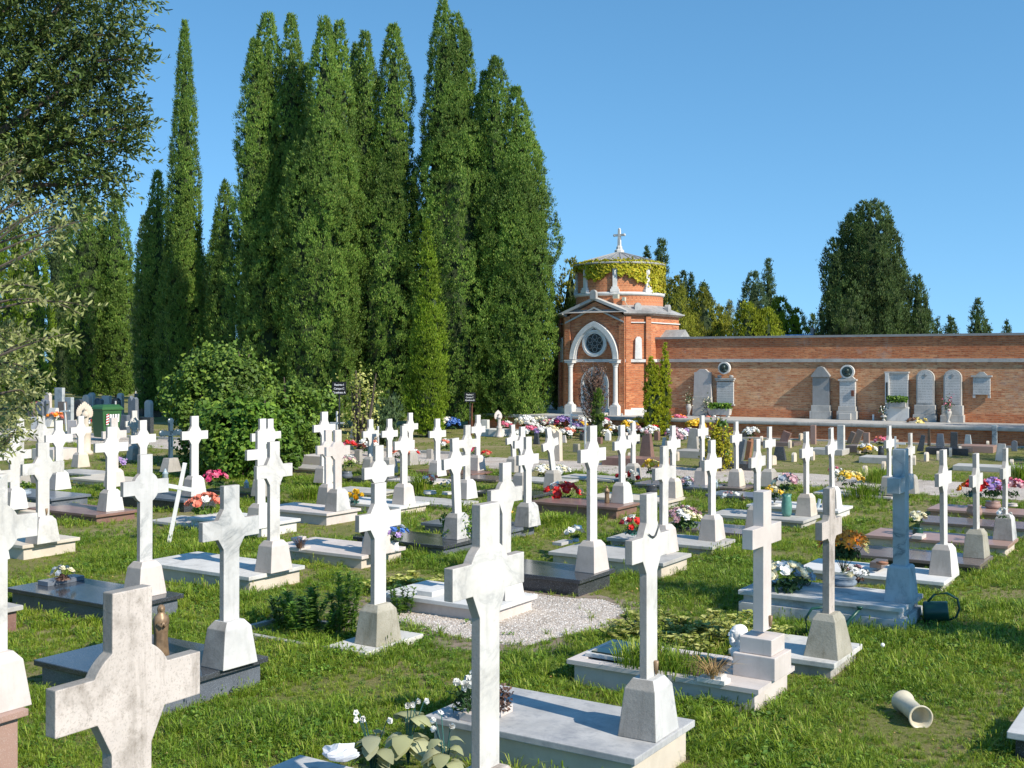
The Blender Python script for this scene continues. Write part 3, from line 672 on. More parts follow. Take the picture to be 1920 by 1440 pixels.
# gable slab on the front (pentagon between cornice and apex)
gz = 4.93
mb.prismy([(-h, ze), (h, ze), (0, gz)], -ap, -.8)
part('body', mb, 'red_brick', ch)
for sx in (-1, 1):   # corner pilasters
    mb = MB()
    mb.box((sx*(h-.07), -ap-.05, (ZP+ze)/2), (.24, .09, ze-ZP-.05)); part('pilaster', mb, 'red_brick', ch); mb = MB()
    d = Vector((sx*.7071, -.7071)); c = Vector((sx*(h+ap)/2, -(h+ap)/2)); tq = Vector((.7071*sx, .7071))
    for k in (-1, 1):
        q = c+tq*k*.40+d*.04; mb.box((q.x, q.y, (ZP+ze)/2), (.2, .09, ze-ZP-.05), rot=math.atan2(tq.y, tq.x)); part('pilaster', mb, 'red_brick', ch); mb = MB()
mb = MB(); octring(mb, .07, 2.62, .07, 2.73); part('string_course', mb, 'clean_marble', ch)
mb = MB(); octring(mb, .09, ZP-.02, .09, ZP+.22); octring(mb, .075, ZP+.22, .02, ZP+.27); part('plinth', mb, 'clean_marble', ch)
def sides(mb, g0, g1, z0, z1):
    P0, P1 = octp(g0), octp(g1); Q0, Q1 = octp(-.02), octp(-.02)
    for i in range(8):
        j = (i+1) % 8
        if i == 7: continue
        mb.rings([[(*Q0[i], z0), (*P0[i], z0), (*P0[j], z0), (*Q0[j], z0)], [(*Q1[i], z1), (*P1[i], z1), (*P1[j], z1), (*Q1[j], z1)]])
mb = MB(); sides(mb, .05, .05, 4.10, 4.14); part('upper_band', mb, 'clean_marble', ch)
# eaves cornice, gable coping
mb = MB(); sides(mb, .07, .20, ze, ze+.07); sides(mb, .22, .22, ze+.072, ze+.12)
part('cornice', mb, 'lead', ch); mb = MB()
for sx in (-1, 1):
    L = math.hypot(h+.12, gz-ze); a = math.atan2(gz-ze, h+.05)
    p0 = [(sx*(h+.16), ze+.06), (0, gz+.06), (0, gz+.17), (sx*(h+.16), ze+.17)]
    mb.prismy(p0, -ap-.14, -.75)
    p1 = [(sx*(h+.02), 4.10), (0, 4.66), (0, 4.725), (sx*(h+.02), 4.165)]
    mb.prismy(p1, -ap-.115, -ap-.02)
part('gable_coping', mb, 'limestone', ch)
# lean roof up to the drum
mb = MB(); rD = 1.74; n8 = 32
lower = []
octo = octp(.2)
def octpt(th, g):
    dx, dy = math.cos(th), math.sin(th); a = ap+g; dg = (h+ap)/math.sqrt(2)+g
    t = min(a/max(abs(dx), 1e-6), a/max(abs(dy), 1e-6), dg/max(abs((dx+dy)/math.sqrt(2)), 1e-6), dg/max(abs((dx-dy)/math.sqrt(2)), 1e-6)); return dx*t, dy*t
mb.rings([[(*octpt(2*PI*i/64, .2), ze+.125) for i in range(64)], [(rD*math.cos(2*PI*i/64), rD*math.sin(2*PI*i/64), ze+.42) for i in range(64)]], True)
part('skirt_roof', mb, 'lead', ch)
mb = MB(); mb.lathe([(rD-.02, ze), (rD-.02, 5.2)], 64); part('drum_base', mb, 'red_brick', ch)
mb = MB(); mb.lathe([(rD, 5.17), (rD+.05, 5.22), (rD+.05, 5.29), (rD-.05, 5.32)], 64); part('drum_ring', mb, 'clean_marble', ch, True)
mb = MB(); mb.lathe([(rD-.09, 5.3), (rD-.09, 6.36)], 64); part('drum', mb, 'red_brick', ch)
for k in range(8):
    th = R(-101)+R(32.7)+k*PI/4
    mb = MB(); r = rD-.02
    mb.box((r*math.cos(th), r*math.sin(th), 5.36), (.16, .34, .12), rot=th); mb.box((r*math.cos(th), r*math.sin(th), 5.46), (.13, .26, .09), rot=th)
    mb.box(((r-.02)*math.cos(th), (r-.02)*math.sin(th), 5.86), (.09, .17, .72), rot=th); mb.box((r*math.cos(th), r*math.sin(th), 6.26), (.13, .24, .08), rot=th)
    mb.ell(((r+.02)*math.cos(th), (r+.02)*math.sin(th), 6.05), (.045, .05, .12), 8, 6)
    part('drum_pilaster', mb, 'clean_marble', ch)
mb = MB(); mb.lathe([(rD-.1, 6.34), (rD+.08, 6.40), (rD+.08, 6.46), (rD-.02, 6.49)], 64); part('drum_cornice', mb, 'lead', ch, True)
mb = MB(); mb.lathe([(rD+.02, 6.48), (1.2, 6.66), (.6, 6.84), (.16, 6.95), (.14, 7.0)], 24); mb.lathe([(.2, 6.9), (.2, 6.97), (.14, 6.99)], 16)
for k in range(24):
    th = 2*PI*k/24; mb.tube([((rD)*math.cos(th), (rD)*math.sin(th), 6.495), (1.2*math.cos(th), 1.2*math.sin(th), 6.67), (.2*math.cos(th), .2*math.sin(th), 6.95)], .022, 5)
part('conical_roof', mb, 'slate_stone', ch)
mb = MB(); mb.lathe([(.2, 6.96), (.2, 7.05), (.13, 7.1), (.12, 7.2), (.07, 7.24)], 8)
mb.frus([(7.2, .06, .06), (7.88, .045, .045)]); mb.box((0, 0, 7.66), (.42, .085, .085))
for q in ((.22, 7.66), (-.22, 7.66), (0, 7.89)): mb.ell((q[0], 0, q[1]), (.06, .05, .06), 8, 6)
part('roof_cross', mb, 'white_marble', ch)
def acro(x, y, z, rot=0):
    mb = MB(); pts = [(-.13, 0), (.13, 0), (.13, .22)]+[(.13*math.cos(a), .22+.13*math.sin(a)) for a in np.linspace(.3, PI-.3, 6)]+[(-.13, .22)]
    mb.prismy(pts, -.08, .08); part('finial', mb, 'lead', ch, loc=(x, y, z), rz=rot)
acro(0, -ap-.12, gz+.1); acro(ap+.05, .1, ze+.12, PI/2); acro(-.0, -rD-.02, 5.2) if False else None
acro(1.55, -1.5, 5.02-.5, PI/4); acro(-ap-.05, -.1, ze+.12, PI/2)
# front arch (pointed), built as a swept archivolt
def pointed(w, z0, zt_, n=14):
    # two-centred arch, half width w, from (w,z0) up to (0,zt_)
    H = zt_-z0; c = (H*H-w*w)/(2*w); r = w+c; pts = []
    a1 = math.atan2(H, c)
    for k in range(n+1):
        a = a1*k/n; pts.append((-c+r*math.cos(a), z0+r*math.sin(a)))
    return pts+[(-x, z) for x, z in pts[::-1][1:]]
zs = 2.73; outer = pointed(1.04, zs, 4.18); inner = pointed(.86, zs, 3.98); inn2 = pointed(.80, zs, 3.92)
mb = MB(); nO = len(outer)
def archband(mb, o1, i1, y0, y1):
    n = len(o1); vs = [(x, y0, z) for x, z in o1]+[(x, y0, z) for x, z in i1]+[(x, y1, z) for x, z in o1]+[(x, y1, z) for x, z in i1]
    fs = []
    for i in range(n-1):
        fs += [(i, i+1, n+i+1, n+i), (2*n+i, 3*n+i, 3*n+i+1, 2*n+i+1), (i, 2*n+i, 2*n+i+1, i+1), (n+i, n+i+1, 3*n+i+1, 3*n+i)]
    fs += [(0, n, 3*n, 2*n), (n-1, 3*n-1, 4*n-1, 2*n-1)]
    mb.add(vs, fs)
archband(mb, outer, inner, -ap-.17, -ap+.02); archband(mb, inner, inn2, -ap-.12, -ap+.02)
part('arch_moulding', mb, 'clean_marble', ch)
# rose window
mb = MB()
def ringy(mb, r0, r1, y0, y1, zc, xc=0, n=36):
    archband(mb, [(xc+r1*math.cos(2*PI*k/n), zc+r1*math.sin(2*PI*k/n)) for k in range(n+1)], [(xc+r0*math.cos(2*PI*k/n), zc+r0*math.sin(2*PI*k/n)) for k in range(n+1)], y0, y1)
win = MB(); ringy(win, .44, .52, -ap-.10, -ap+.02, 3.34); ringy(win, .375, .44, -ap-.07, -ap+.02, 3.34)
wo = part('rose_window', win, 'clean_marble', ch)
mb = MB(); mb.prismy([(.38*math.cos(2*PI*k/36), 3.34+.38*math.sin(2*PI*k/36)) for k in range(36)], -ap-.02, -ap+.0); part('pane', mb, 'window_glass', wo)
mb = MB()
for k in range(6):
    a = PI/2+k*PI/3; ringy(mb, .085, .105, -ap-.045, -ap-.02, 3.34+.24*math.sin(a), .24*math.cos(a), 12)
ringy(mb, .09, .11, -ap-.045, -ap-.02, 3.34, 0, 12); part('tracery', mb, 'slate_stone', wo)
# columns
for sx in (-1, 1):
    mb = MB(); cx_, cy_ = sx*.97, -ap-.20
    mb.box((cx_, cy_, ZP+.17), (.34, .34, .34)); mb.box((cx_, cy_, ZP+.36), (.28, .28, .05))
    mb.lathe([(.13, ZP+.385), (.13, ZP+.42), (.10, ZP+.46), (.092, ZP+.5), (.085, 2.42), (.10, 2.44), (.095, 2.47), (.12, 2.53), (.15, 2.59)], 14, (cx_, cy_, 0))
    mb.box((cx_, cy_, 2.635), (.34, .34, .09)); mb.box((cx_, cy_, 2.69), (.38, .38, .03)); part('column', mb, 'clean_marble', ch)
# door recess with white arched frame
da = [(x, z) for x, z in pointed(.60, 1.75, 2.45)]; db = [(x, z) for x, z in pointed(.50, 1.75, 2.34)]
mb = MB(); archband(mb, [(.60, ZP+.2)]+da+[(-.60, ZP+.2)], [(.50, ZP+.2)]+db+[(-.50, ZP+.2)], -ap-.06, -ap+.02); part('door_frame', mb, 'clean_marble', ch)
d_ = MB(); d_.prismy([(-.495, ZP+.2)]+[(x*.99, z) for x, z in db[::-1]]+[(.495, ZP+.2)], -ap-.02, -ap+.0); dp = part('door', d_, 'inscribed_stone', ch)
mb = MB(); mb.box((0, -ap-.035, 1.5), (.03, .02, 1.4)); part('door_seam', mb, 'slate_stone', dp)
mb = MB(); mb.box((0, -ap-.3, ZP+.05), (1.5, .7, .1)); part('step', mb, 'limestone', ch)
# niches on the diagonal faces
for sx in (-1, 1):
    c = Vector((sx*(h+ap)/2, -(h+ap)/2)); d = Vector((sx*.7071, -.7071)); q = c+d*.04
    mb = MB(); mb.prismy([(-.14, 2.74), (.14, 2.74), (.12, 3.50), (.06, 3.58), (-.06, 3.58), (-.12, 3.50)], -.05, .05)
    part('niche', mb, 'clean_marble', ch, loc=(q.x, q.y, 0), rz=sx*PI/4)
# floodlight, cable
mb = MB(); mb.box((.75, -1.72, 5.12), (.22, .14, .16)); mb.box((1.0, -1.55, 5.02), (.12, .12, .14)); mb.tube([(1.02, -1.56, 4.98), (1.15, -1.6, 4.8), (1.3, -1.62, 4.62)], .014, 5)
part('floodlight', mb, 'cream_plastic', ch)
# vine leaves on the drum
def leaf_cards(P, N_, size, mat_idx=0, droop=0.0, aspect=1.0, jit=.6):
    """P (n,3) positions, N_ (n,3) normals -> bent two-triangle leaves"""
    n = len(P); T = rng.normal(size=(n, 3)); N2 = N_+rng.normal(size=(n, 3))*jit; N2 /= np.linalg.norm(N2, axis=1)[:, None]
    T -= N2*(T*N2).sum(1)[:, None]; T[:, 2] -= droop; T -= N2*(T*N2).sum(1)[:, None]; T /= np.linalg.norm(T, axis=1)[:, None]; Bt = np.cross(N2, T)
    s = np.asarray(size).reshape(-1, 1)*np.ones((n, 1)); hw = s*.5*aspect
    a = P-T*s*.5; b = P+Bt*hw+N2*s*.12; c = P+T*s*.6; d = P-Bt*hw+N2*s*.12
    return np.stack([a, b, c, d], 1).reshape(-1, 3), (np.array([[0, 1, 2, 3]])+4*np.arange(n)[:, None])
n_ = 10000; th = rng.uniform(R(-165), R(75), n_); z = rng.uniform(5.32, 6.5, n_)
wt = np.degrees(th)-32.7; low = np.array([np.interp(t, [-200, -160, -140, -120, -103, -98, -85, -70, -58, -50, 0], [6.2, 6.25, 5.85, 5.8, 6.05, 5.9, 5.95, 5.75, 5.6, 5.33, 5.33])+.22*noise.noise(Vector((t*.05, 0, 3)))+.14*noise.noise(Vector((t*.2, 5, 3))) for t in wt])
k = z > np.maximum(low, 5.34)
d_p = np.abs((wt+101+22.5) % 45-22.5); k &= ~((d_p < 4.2) & (z < 6.22) & (rng.random(n_) < .93))
th, z = th[k], z[k]; r = rD-.04+rng.uniform(0, .11, len(th))
P = np.stack([r*np.cos(th), r*np.sin(th), z], 1); Nn = np.stack([np.cos(th), np.sin(th), .25+0*th], 1)
mb = MB(); V, Q = leaf_cards(P, Nn, rng.uniform(.07, .13, len(th)), droop=1.0, aspect=1.1, jit=.45); mb.arr(V, Q)
n_ = 700; th = rng.uniform(R(-165), R(60), n_); rr = rD+.02-rng.exponential(.16, n_)*(.6+.8*np.array([max(0, noise.noise(Vector((t*4, 1, 1)))+.3) for t in th])); k = rr > .5; th, rr = th[k], rr[k]
P = np.stack([rr*np.cos(th), rr*np.sin(th), 6.50+(rD-rr)*.31], 1); V, Q = leaf_cards(P, np.tile([0, 0, 1.0], (len(P), 1)), rng.uniform(.06, .11, len(P)), jit=.5); mb.arr(V, Q)
part('vine', mb, 'vine_leaf', ch)
# small lead roof between chapel and wall
o = thing('lead_roof', 'small grey metal roof peeping over the wall beside the chapel', 'roof', W0+WD*.75-WN*.9, WROT)
mb = MB(); mb.prism([(-.55, 0), (.55, 0), (0, .32)], -.4, .5); part('roof_sheet', mb, 'lead', o, loc=(0, 0, 3.55))
mb = MB(); mb.box((0, 0, 1.8), (.8, .9, 3.49)); part('wall', mb, 'red_brick', o)
# arcade wing left of the chapel
c = gpd(1022, 51.5, 0)
o = thing('brick_arcade', 'brick arcade wing with pale arches seen left of the chapel', 'building', c, WROT)
mb = MB(); mb.box((0, .5, 1.5), (4.6, .3, 2.5)); part('wall', mb, 'tan_brick', o)
mb = MB()
for k in (-1.4, .45):
    archband(mb, [(k+.75*math.cos(a), 1.75+.75*math.sin(a)) for a in np.linspace(0, PI, 15)], [(k+.66*math.cos(a), 1.75+.66*math.sin(a)) for a in np.linspace(0, PI, 15)], -.1, .36)
part('arch', mb, 'clean_marble', o)
for k in (-2.2, -.475, 1.25): mb = MB(); mb.box((k, .1, 1.1), (.14, .2, 1.3)); part('column', mb, 'clean_marble', o)
mb = MB(); mb.box((0, .1, 2.72), (4.8, .8, .1)); part('cornice', mb, 'limestone', o)
mb = MB(); mb.box((.95, .32, 1.45), (.35, .04, .5)); part('plaque', mb, 'inscribed_stone', o)
def figure(mb, hh, c=(0, 0, 0), n=14, folds=.06):
    prof = [(0, .135), (.06, .15), (.2, .135), (.42, .125), (.58, .14), (.70, .155), (.78, .13), (.83, .07), (.86, .065), (.90, .075), (.95, .07), (.985, .045), (1.0, .01)]
    rs = []
    for z, r in prof:
        loop = []
        for i in range(n*2):
            a = PI*i/n; rr = r*(1+(folds*math.sin(a*7+z*3) if z < .75 else 0))
            loop.append((c[0]+rr*hh*.82*math.cos(a), c[1]+rr*hh*math.sin(a), c[2]+z*hh))
        rs.append(loop)
    mb.rings(rs); mb.tube([(c[0]+.1*hh, c[1]-.09*hh, c[2]+.66*hh), (c[0]+.17*hh, c[1]-.02*hh, c[2]+.62*hh), (c[0]+.18*hh, c[1], c[2]+.70*hh)], [.035*hh, .03*hh, .018*hh], 7)
    mb.tube([(c[0]+.1*hh, c[1]+.09*hh, c[2]+.66*hh), (c[0]+.17*hh, c[1]+.02*hh, c[2]+.62*hh), (c[0]+.18*hh, c[1], c[2]+.70*hh)], [.035*hh, .03*hh, .018*hh], 7)
    mb.ell((c[0]+.035*hh, c[1], c[2]+.915*hh), (.05*hh, .045*hh, .058*hh), 10, 8)
def statue(px, py, e, hh, mat, label, base=0, rot=ROT, Y=None, pd=.5):
    p = gpd(px, Y, e) if Y else gp(px, py, e)
    o = thing('statue', label, 'statue', p, rot)
    mb = MB()
    if base: mb.box((0, 0, base/2), (hh*pd, hh*pd, base)); part('base', mb, mat, o, bevel=.004); mb = MB()
    figure(mb, hh, (0, 0, base)); part('figure', mb, mat, o, True); return o
statue(1028, 0, ZP, .62, 'plaster', 'white standing statue under the arcade arch left of the chapel', .35, Y=49.5)
# ------------------------------------------------------------------ monuments on the wall
def mon(px0, px1, ybot, name, label, build, z0=None):
    s0, s1 = wall_s(px0), wall_s(px1); c = W0+WD*((s0+s1)/2); c.z = ZP
    o = thing(name, label, 'wall monument', c, WROT); build(o, s1-s0, c.y); return o
def zy(py, Y): return zat(py, Y)-ZP
def arcpts(w, z0, r0, n=12): return [(w*math.cos(a), z0+r0*math.sin(a)) for a in np.linspace(0, PI, n)]
def m1(o, w, Y):
    T = zy(692, Y); mb = MB(); mb.prismy([(-w*.5, 0), (w*.5, 0), (w*.48, .72), (-w*.48, .72)], -.22, -.03); part('base', mb, 'limestone', o, bevel=.005)
    mb = MB(); mb.prismy([(-w*.46, .72), (w*.46, .72), (w*.43, T-.12), (w*.3, T-.10), (w*.15, T), (-w*.15, T), (-w*.3, T-.10), (-w*.43, T-.12)], -.17, -.03); part('slab', mb, 'pink_grey', o, bevel=.006)
stone('pink_grey', (.50, .47, .45), (.44, .42, .40), None, grimeamt=.25, rough=.6)
mon(1302, 1338, 776, 'wall_monument', 'tall tapering grey slab against the wall, leftmost of the monuments', m1)
def medal(o, z, r, mat='bronze_dark'):
    mb = MB(); mb.rings([[(r*math.cos(2*PI*i/24), -.24, z+r*math.sin(2*PI*i/24)) for i in range(24)], [(r*math.cos(2*PI*i/24), -.10, z+r*math.sin(2*PI*i/24)) for i in range(24)]]); q = part('medallion', mb, 'clean_marble', o)
    mb = MB(); mb.rings([[(.76*r*math.cos(2*PI*i/24), -.25, z+.76*r*math.sin(2*PI*i/24)) for i in range(24)], [(.76*r*math.cos(2*PI*i/24), -.235, z+.76*r*math.sin(2*PI*i/24)) for i in range(24)]]); part('relief_plate', mb, mat, q)
    mb = MB(); mb.ell((0, -.26, z+.03), (.30*r, .05, .36*r), 10, 8); mb.ell((0, -.25, z-.42*r), (.5*r, .035, .25*r), 10, 6); mb.ell((.16*r, -.29, z+.02), (.1*r, .03, .1*r), 6, 5); part('portrait', mb, mat, q, True)
flat('bronze_dark', (.07, .10, .09), .4, metal=.5, var=.4)
def m2(o, w, Y):
    T = zy(705, Y); b = zy(758, Y); mb = MB()
    mb.prismy([(-w*.42, b), (w*.42, b), (w*.42, T-.22), (-w*.42, T-.22)], -.12, -.03); part('panel', mb, 'inscribed_stone', o, bevel=.005)
    mb = MB(); mb.box((0, -.10, T-.1), (w*.98, .18, .05)); mb.box((0, -.085, T-.16), (w*.9, .15, .06)); mb.box((0, -.08, b-.02), (w*.94, .14, .05)); mb.prismy([(-w*.3, b-.05), (w*.3, b-.05), (0, b-.22)], -.1, -.03)
    mb.ell((-w*.3, -.08, T-.02), (.09, .05, .06), 8, 6); mb.ell((w*.3, -.08, T-.02), (.09, .05, .06), 8, 6); part('frame', mb, 'limestone', o)
    medal(o, zy(690, Y), .225)
mon(1343, 1380, 758, 'wall_monument', 'wall panel with a portrait medallion on top above a planter', m2)
def m3(o, w, Y):
    T = zy(687, Y); sh = zy(707, Y); mb = MB(); mb.box((0, -.14, .14), (w*1.02, .26, .28)); mb.box((0, -.12, .38), (w*.9, .2, .2)); part('base', mb, 'limestone', o, bevel=.01)
    mb = MB(); mb.prismy([(-w*.4, .48), (w*.4, .48), (w*.4, sh), (-w*.4, sh)], -.17, -.03); part('panel', mb, 'slate_stone', o, bevel=.005)
    mb = MB(); mb.prismy([(-w*.45, sh), (w*.45, sh), (w*.45, sh+.05), (w*.14, T-.03), (0, T), (-w*.14, T-.03), (-w*.45, sh+.05)], -.24, -.03); part('pediment', mb, 'slate_stone', o, bevel=.01)
mon(1522, 1561, 781, 'wall_monument', 'dark grey gabled monument on a stepped base against the wall', m3)
def m4(o, w, Y):
    T = zy(714, Y); mb = MB(); mb.box((0, -.17, .15), (w, .32, .3)); mb.box((0, -.15, .38), (w*.88, .26, .16)); mb.box((-w*.05, -.38, .12), (w*.6, .14, .22)); part('base', mb, 'limestone', o, bevel=.01)
    mb = MB(); mb.box((0, -.12, (.46+T)/2), (w*.78, .18, T-.46)); part('panel', mb, 'inscribed_stone', o, bevel=.005)
    mb = MB(); mb.box((0, -.13, T+.03), (w*.92, .24, .06)); mb.prismy([(-w*.38, T+.06), (w*.38, T+.06), (w*.16, T+.22), (-w*.16, T+.22)], -.2, -.04); part('cornice', mb, 'limestone', o, bevel=.005)
    medal(o, zy(697, Y), .24)
    mb = MB(); mb.box((w*.28, -.23, .92), (.09, .06, .2)); part('lamp', mb, 'rust', o)
mon(1573, 1610, 782, 'wall_monument', 'inscribed monument crowned by a round dark portrait medallion', m4)
def m5(o, w, Y):
    T = zy(700, Y); mb = MB(); mb.box((0, -.15, .24), (w, .28, .48)); part('base', mb, 'clean_marble', o, bevel=.01)
    mb = MB(); mb.box((w*.06, -.12, (.48+T)/2), (w*.78, .2, T-.48)); part('panel', mb, 'inscribed_stone', o, bevel=.005)
    mb = MB(); mb.box((-w*.38, -.16, (.48+T)/2), (w*.16, .26, T-.48)); part('side_pillar', mb, 'clean_marble', o, bevel=.005)
    mb = MB(); mb.box((-w*.38, -.295, 1.0), (w*.07, .012, .62)); part('slot_window', mb, 'window_glass', o)
    mb = MB(); mb.box((0, -.14, T+.03), (w*.98, .26, .06)); part('cornice', mb, 'limestone', o)
    mb = MB(); mb.box((.06, -.36, .56), (w*.66, .16, .17)); part('planter', mb, 'limestone', o, bevel=.005)
    mb = MB(); P = np.stack([rng.uniform(-.32, .40, 300)*w/.9+.02, rng.normal(-.36, .07, 300), rng.uniform(.64, .84, 300)], 1); V, Q = leaf_cards(P, np.tile([0, -1, .6], (300, 1)), .09, jit=.8); mb.arr(V, Q); part('plant', mb, 'weed_leaf', o)
mon(1661, 1707, 785, 'wall_monument', 'white marble monument with a side pillar and a planter full of leaves', m5)
def m6(o, w, Y, mat='inscribed_stone'):
    T = zy(693, Y); mb = MB(); mb.box((0, -.18, .12), (w*1.04, .34, .24)); mb.box((0, -.16, .40), (w*.94, .28, .32)); part('base', mb, 'limestone', o, bevel=.015)
    ww = w*.40; mb = MB(); mb.prismy([(-ww, .56), (ww, .56)]+arcpts(ww, T-ww*.95, ww*.95), -.22, -.03); part('round_headed_frame', mb, 'limestone', o, bevel=.008)
    ww *= .84; mb = MB(); mb.prismy([(-ww, .62), (ww, .62)]+arcpts(ww, T-ww*1.15, ww*.95), -.232, -.2); part('panel', mb, mat, o)
    mb = MB(); mb.box((0, -.238, T-.2), (.13, .015, .03)); mb.box((0, -.238, T-.2), (.03, .016, .13)); part('cross_relief', mb, 'slate_stone', o)
mon(1716, 1758, 787, 'wall_monument', 'round-headed monument with a mottled inscription, left one of the pair', m6)
mon(1767, 1809, 789, 'wall_monument', 'round-headed monument with dark ruled inscription, right one of the pair', m6)
def m8(o, w, Y):
    T = zy(707, Y); b = zy(740, Y); mb = MB(); mb.box((0, -.08, (T+b)/2), (w*.82, .12, T-b)); part('panel', mb, 'inscribed_stone', o, bevel=.004)
    mb = MB(); mb.box((0, -.1, T+.03), (w, .17, .06)); mb.prismy([(-w*.28, T+.06), (w*.28, T+.06), (w*.1, T+.17), (-w*.1, T+.17)], -.14, -.03); mb.box((-w*.36, -.08, b-.06), (.08, .1, .1)); mb.box((w*.36, -.08, b-.06), (.08, .1, .1)); part('frame', mb, 'limestone', o)
mon(1822, 1861, 740, 'wall_plaque', 'small pedimented inscription plaque fixed high on the wall', m8)
# urns and planters on the ledge
def urn(px, label, h_=.45, off=.42, plant='white', name='stone_urn'):
    c = wallp(px)+WN*off; c.z = ZP; o = thing(name, label, 'urn', c, WROT)
    mb = MB(); mb.lathe([(.07, 0), (.07, .03), (.03, .08), (.05, .14), (.10, h_*.62), (.11, h_*.8), (.07, h_*.92), (.09, h_)], 14); part('vase', mb, 'limestone', o, True)
    mb = MB(); P = rng.normal(0, 1, (70, 3))*np.array([.07, .07, .14])+np.array([0, 0, h_+.16]); V, Q = leaf_cards(P, P-np.array([0, 0, h_]), .06); mb.arr(V, Q, 0)
    P = rng.normal(0, 1, (40, 3))*np.array([.09, .09, .12])+np.array([0, 0, h_+.22]); V, Q = leaf_cards(P, P-np.array([0, 0, h_]), .055); mb.arr(V, Q, 1); part('flowers', mb, ['flower_leaf', 'petal_'+plant], o)
urn(1299, 'stone urn with cream flowers at the foot of the leftmost slab', plant='cream')
urn(1333, 'stone urn with dry cream sprigs right of the leftmost slab', plant='cream', h_=.3)
urn(1662, 'urn of white flowers left of the marble monument with the planter', plant='white', h_=.2)
urn(1783, 'stone urn with pink flowers before the right round-headed monument', plant='pink', off=.5)
c = wallp(1358)+WN*.45; c.z = ZP
o = thing('stone_planter', 'footed stone planter with a leafy plant below the medallion panel', 'planter', c, WROT)
mb = MB(); mb.frus([(.07, .38, .13), (.3, .42, .15)]); mb.box((-.3, 0, .035), (.08, .2, .07)); mb.box((.3, 0, .035), (.08, .2, .07)); part('trough', mb, 'limestone', o)
mb = MB(); P = np.stack([rng.uniform(-.4, .4, 350), rng.normal(0, .08, 350), rng.uniform(.28, .5, 350)], 1); V, Q = leaf_cards(P, np.tile([0, -.6, .8], (350, 1)), .1, jit=.8); mb.arr(V, Q); part('plant', mb, 'weed_leaf', o)
# house with a blue roof beyond the wall
c = gpd(1482, 62, 0)
o = thing('house', 'building with a blue hipped roof showing just over the wall', 'building', c, WROT)
mb = MB(); mb.box((0, 0, 1.8), (2.9, 2.5, 3.6)); part('wall', mb, 'tan_brick', o)
mb = MB(); mb.rings([[(x*1.6, y*1.4, 3.6) for x, y in ((-1, -1), (1, -1), (1, 1), (-1, 1))], [(x*1.25, y*.1, 4.12) for x, y in ((-1, -1), (1, -1), (1, 1), (-1, 1))]]); part('roof', mb, 'blue_roof', o)
mb = MB(); mb.box((-1.15, 0, 4.2), (.16, .2, .4)); mb.box((1.2, 0, 4.25), (.16, .2, .45)); part('chimney', mb, 'slate_stone', o)
# ------------------------------------------------------------------ trees
def nz2(x, y, seed): return noise.noise(Vector((x, y, seed)))
def spray_quads(C, D, n_each, rad, ls, asp=.42, up=.6):
    """clumps of small pointed leaves: C centres, D outward directions"""
    n = len(C); k = n_each
    o = rng.normal(size=(n, k, 3)); o /= np.linalg.norm(o, axis=2)[:, :, None]+1e-9
    o = o*.9+D[:, None, :]*.75; o[:, :, 2] += up*.4
    dist = rng.uniform(.25, 1, (n, k, 1))
    P = C[:, None, :]+o*rad.reshape(n, 1, 1)*dist
    T = o*.6+np.array([0, 0, up])+rng.normal(size=(n, k, 3))*.25; T /= np.linalg.norm(T, axis=2)[:, :, None]
    N_ = D[:, None, :]+rng.normal(size=(n, k, 3))*.38; N_ -= T*(N_*T).sum(2)[:, :, None]; N_ /= np.linalg.norm(N_, axis=2)[:, :, None]+1e-9
    Bt = np.cross(N_, T); s = ls*rng.uniform(.7, 1.3, (n, k, 1))
    a = P-T*s*.45; b = P+Bt*s*asp*.5; c = P+T*s*.7; d = P-Bt*s*asp*.5
    V = np.stack([a, b, c, d], 2).reshape(-1, 3); return V, np.array([[0, 1, 2, 3]])+4*np.arange(n*k)[:, None]
def cyp_profile(t, blunt): # t 0..1 -> relative radius
    lo = min(1, .62+t*1.3) if t < .3 else 1.0
    return max(.02, lo*(max(0, 1-((t-.12)/.90)**(1.7+blunt)) if t > .12 else 1)**.8)
def _old(t, blunt): # t 0..1 -> relative radius
    lo = min(1, .62+t*1.3) if t < .3 else 1.0
    return lo*(max(0, 1-((t-.22)/.80)**(2.0+blunt)) if t > .22 else 1)**.75
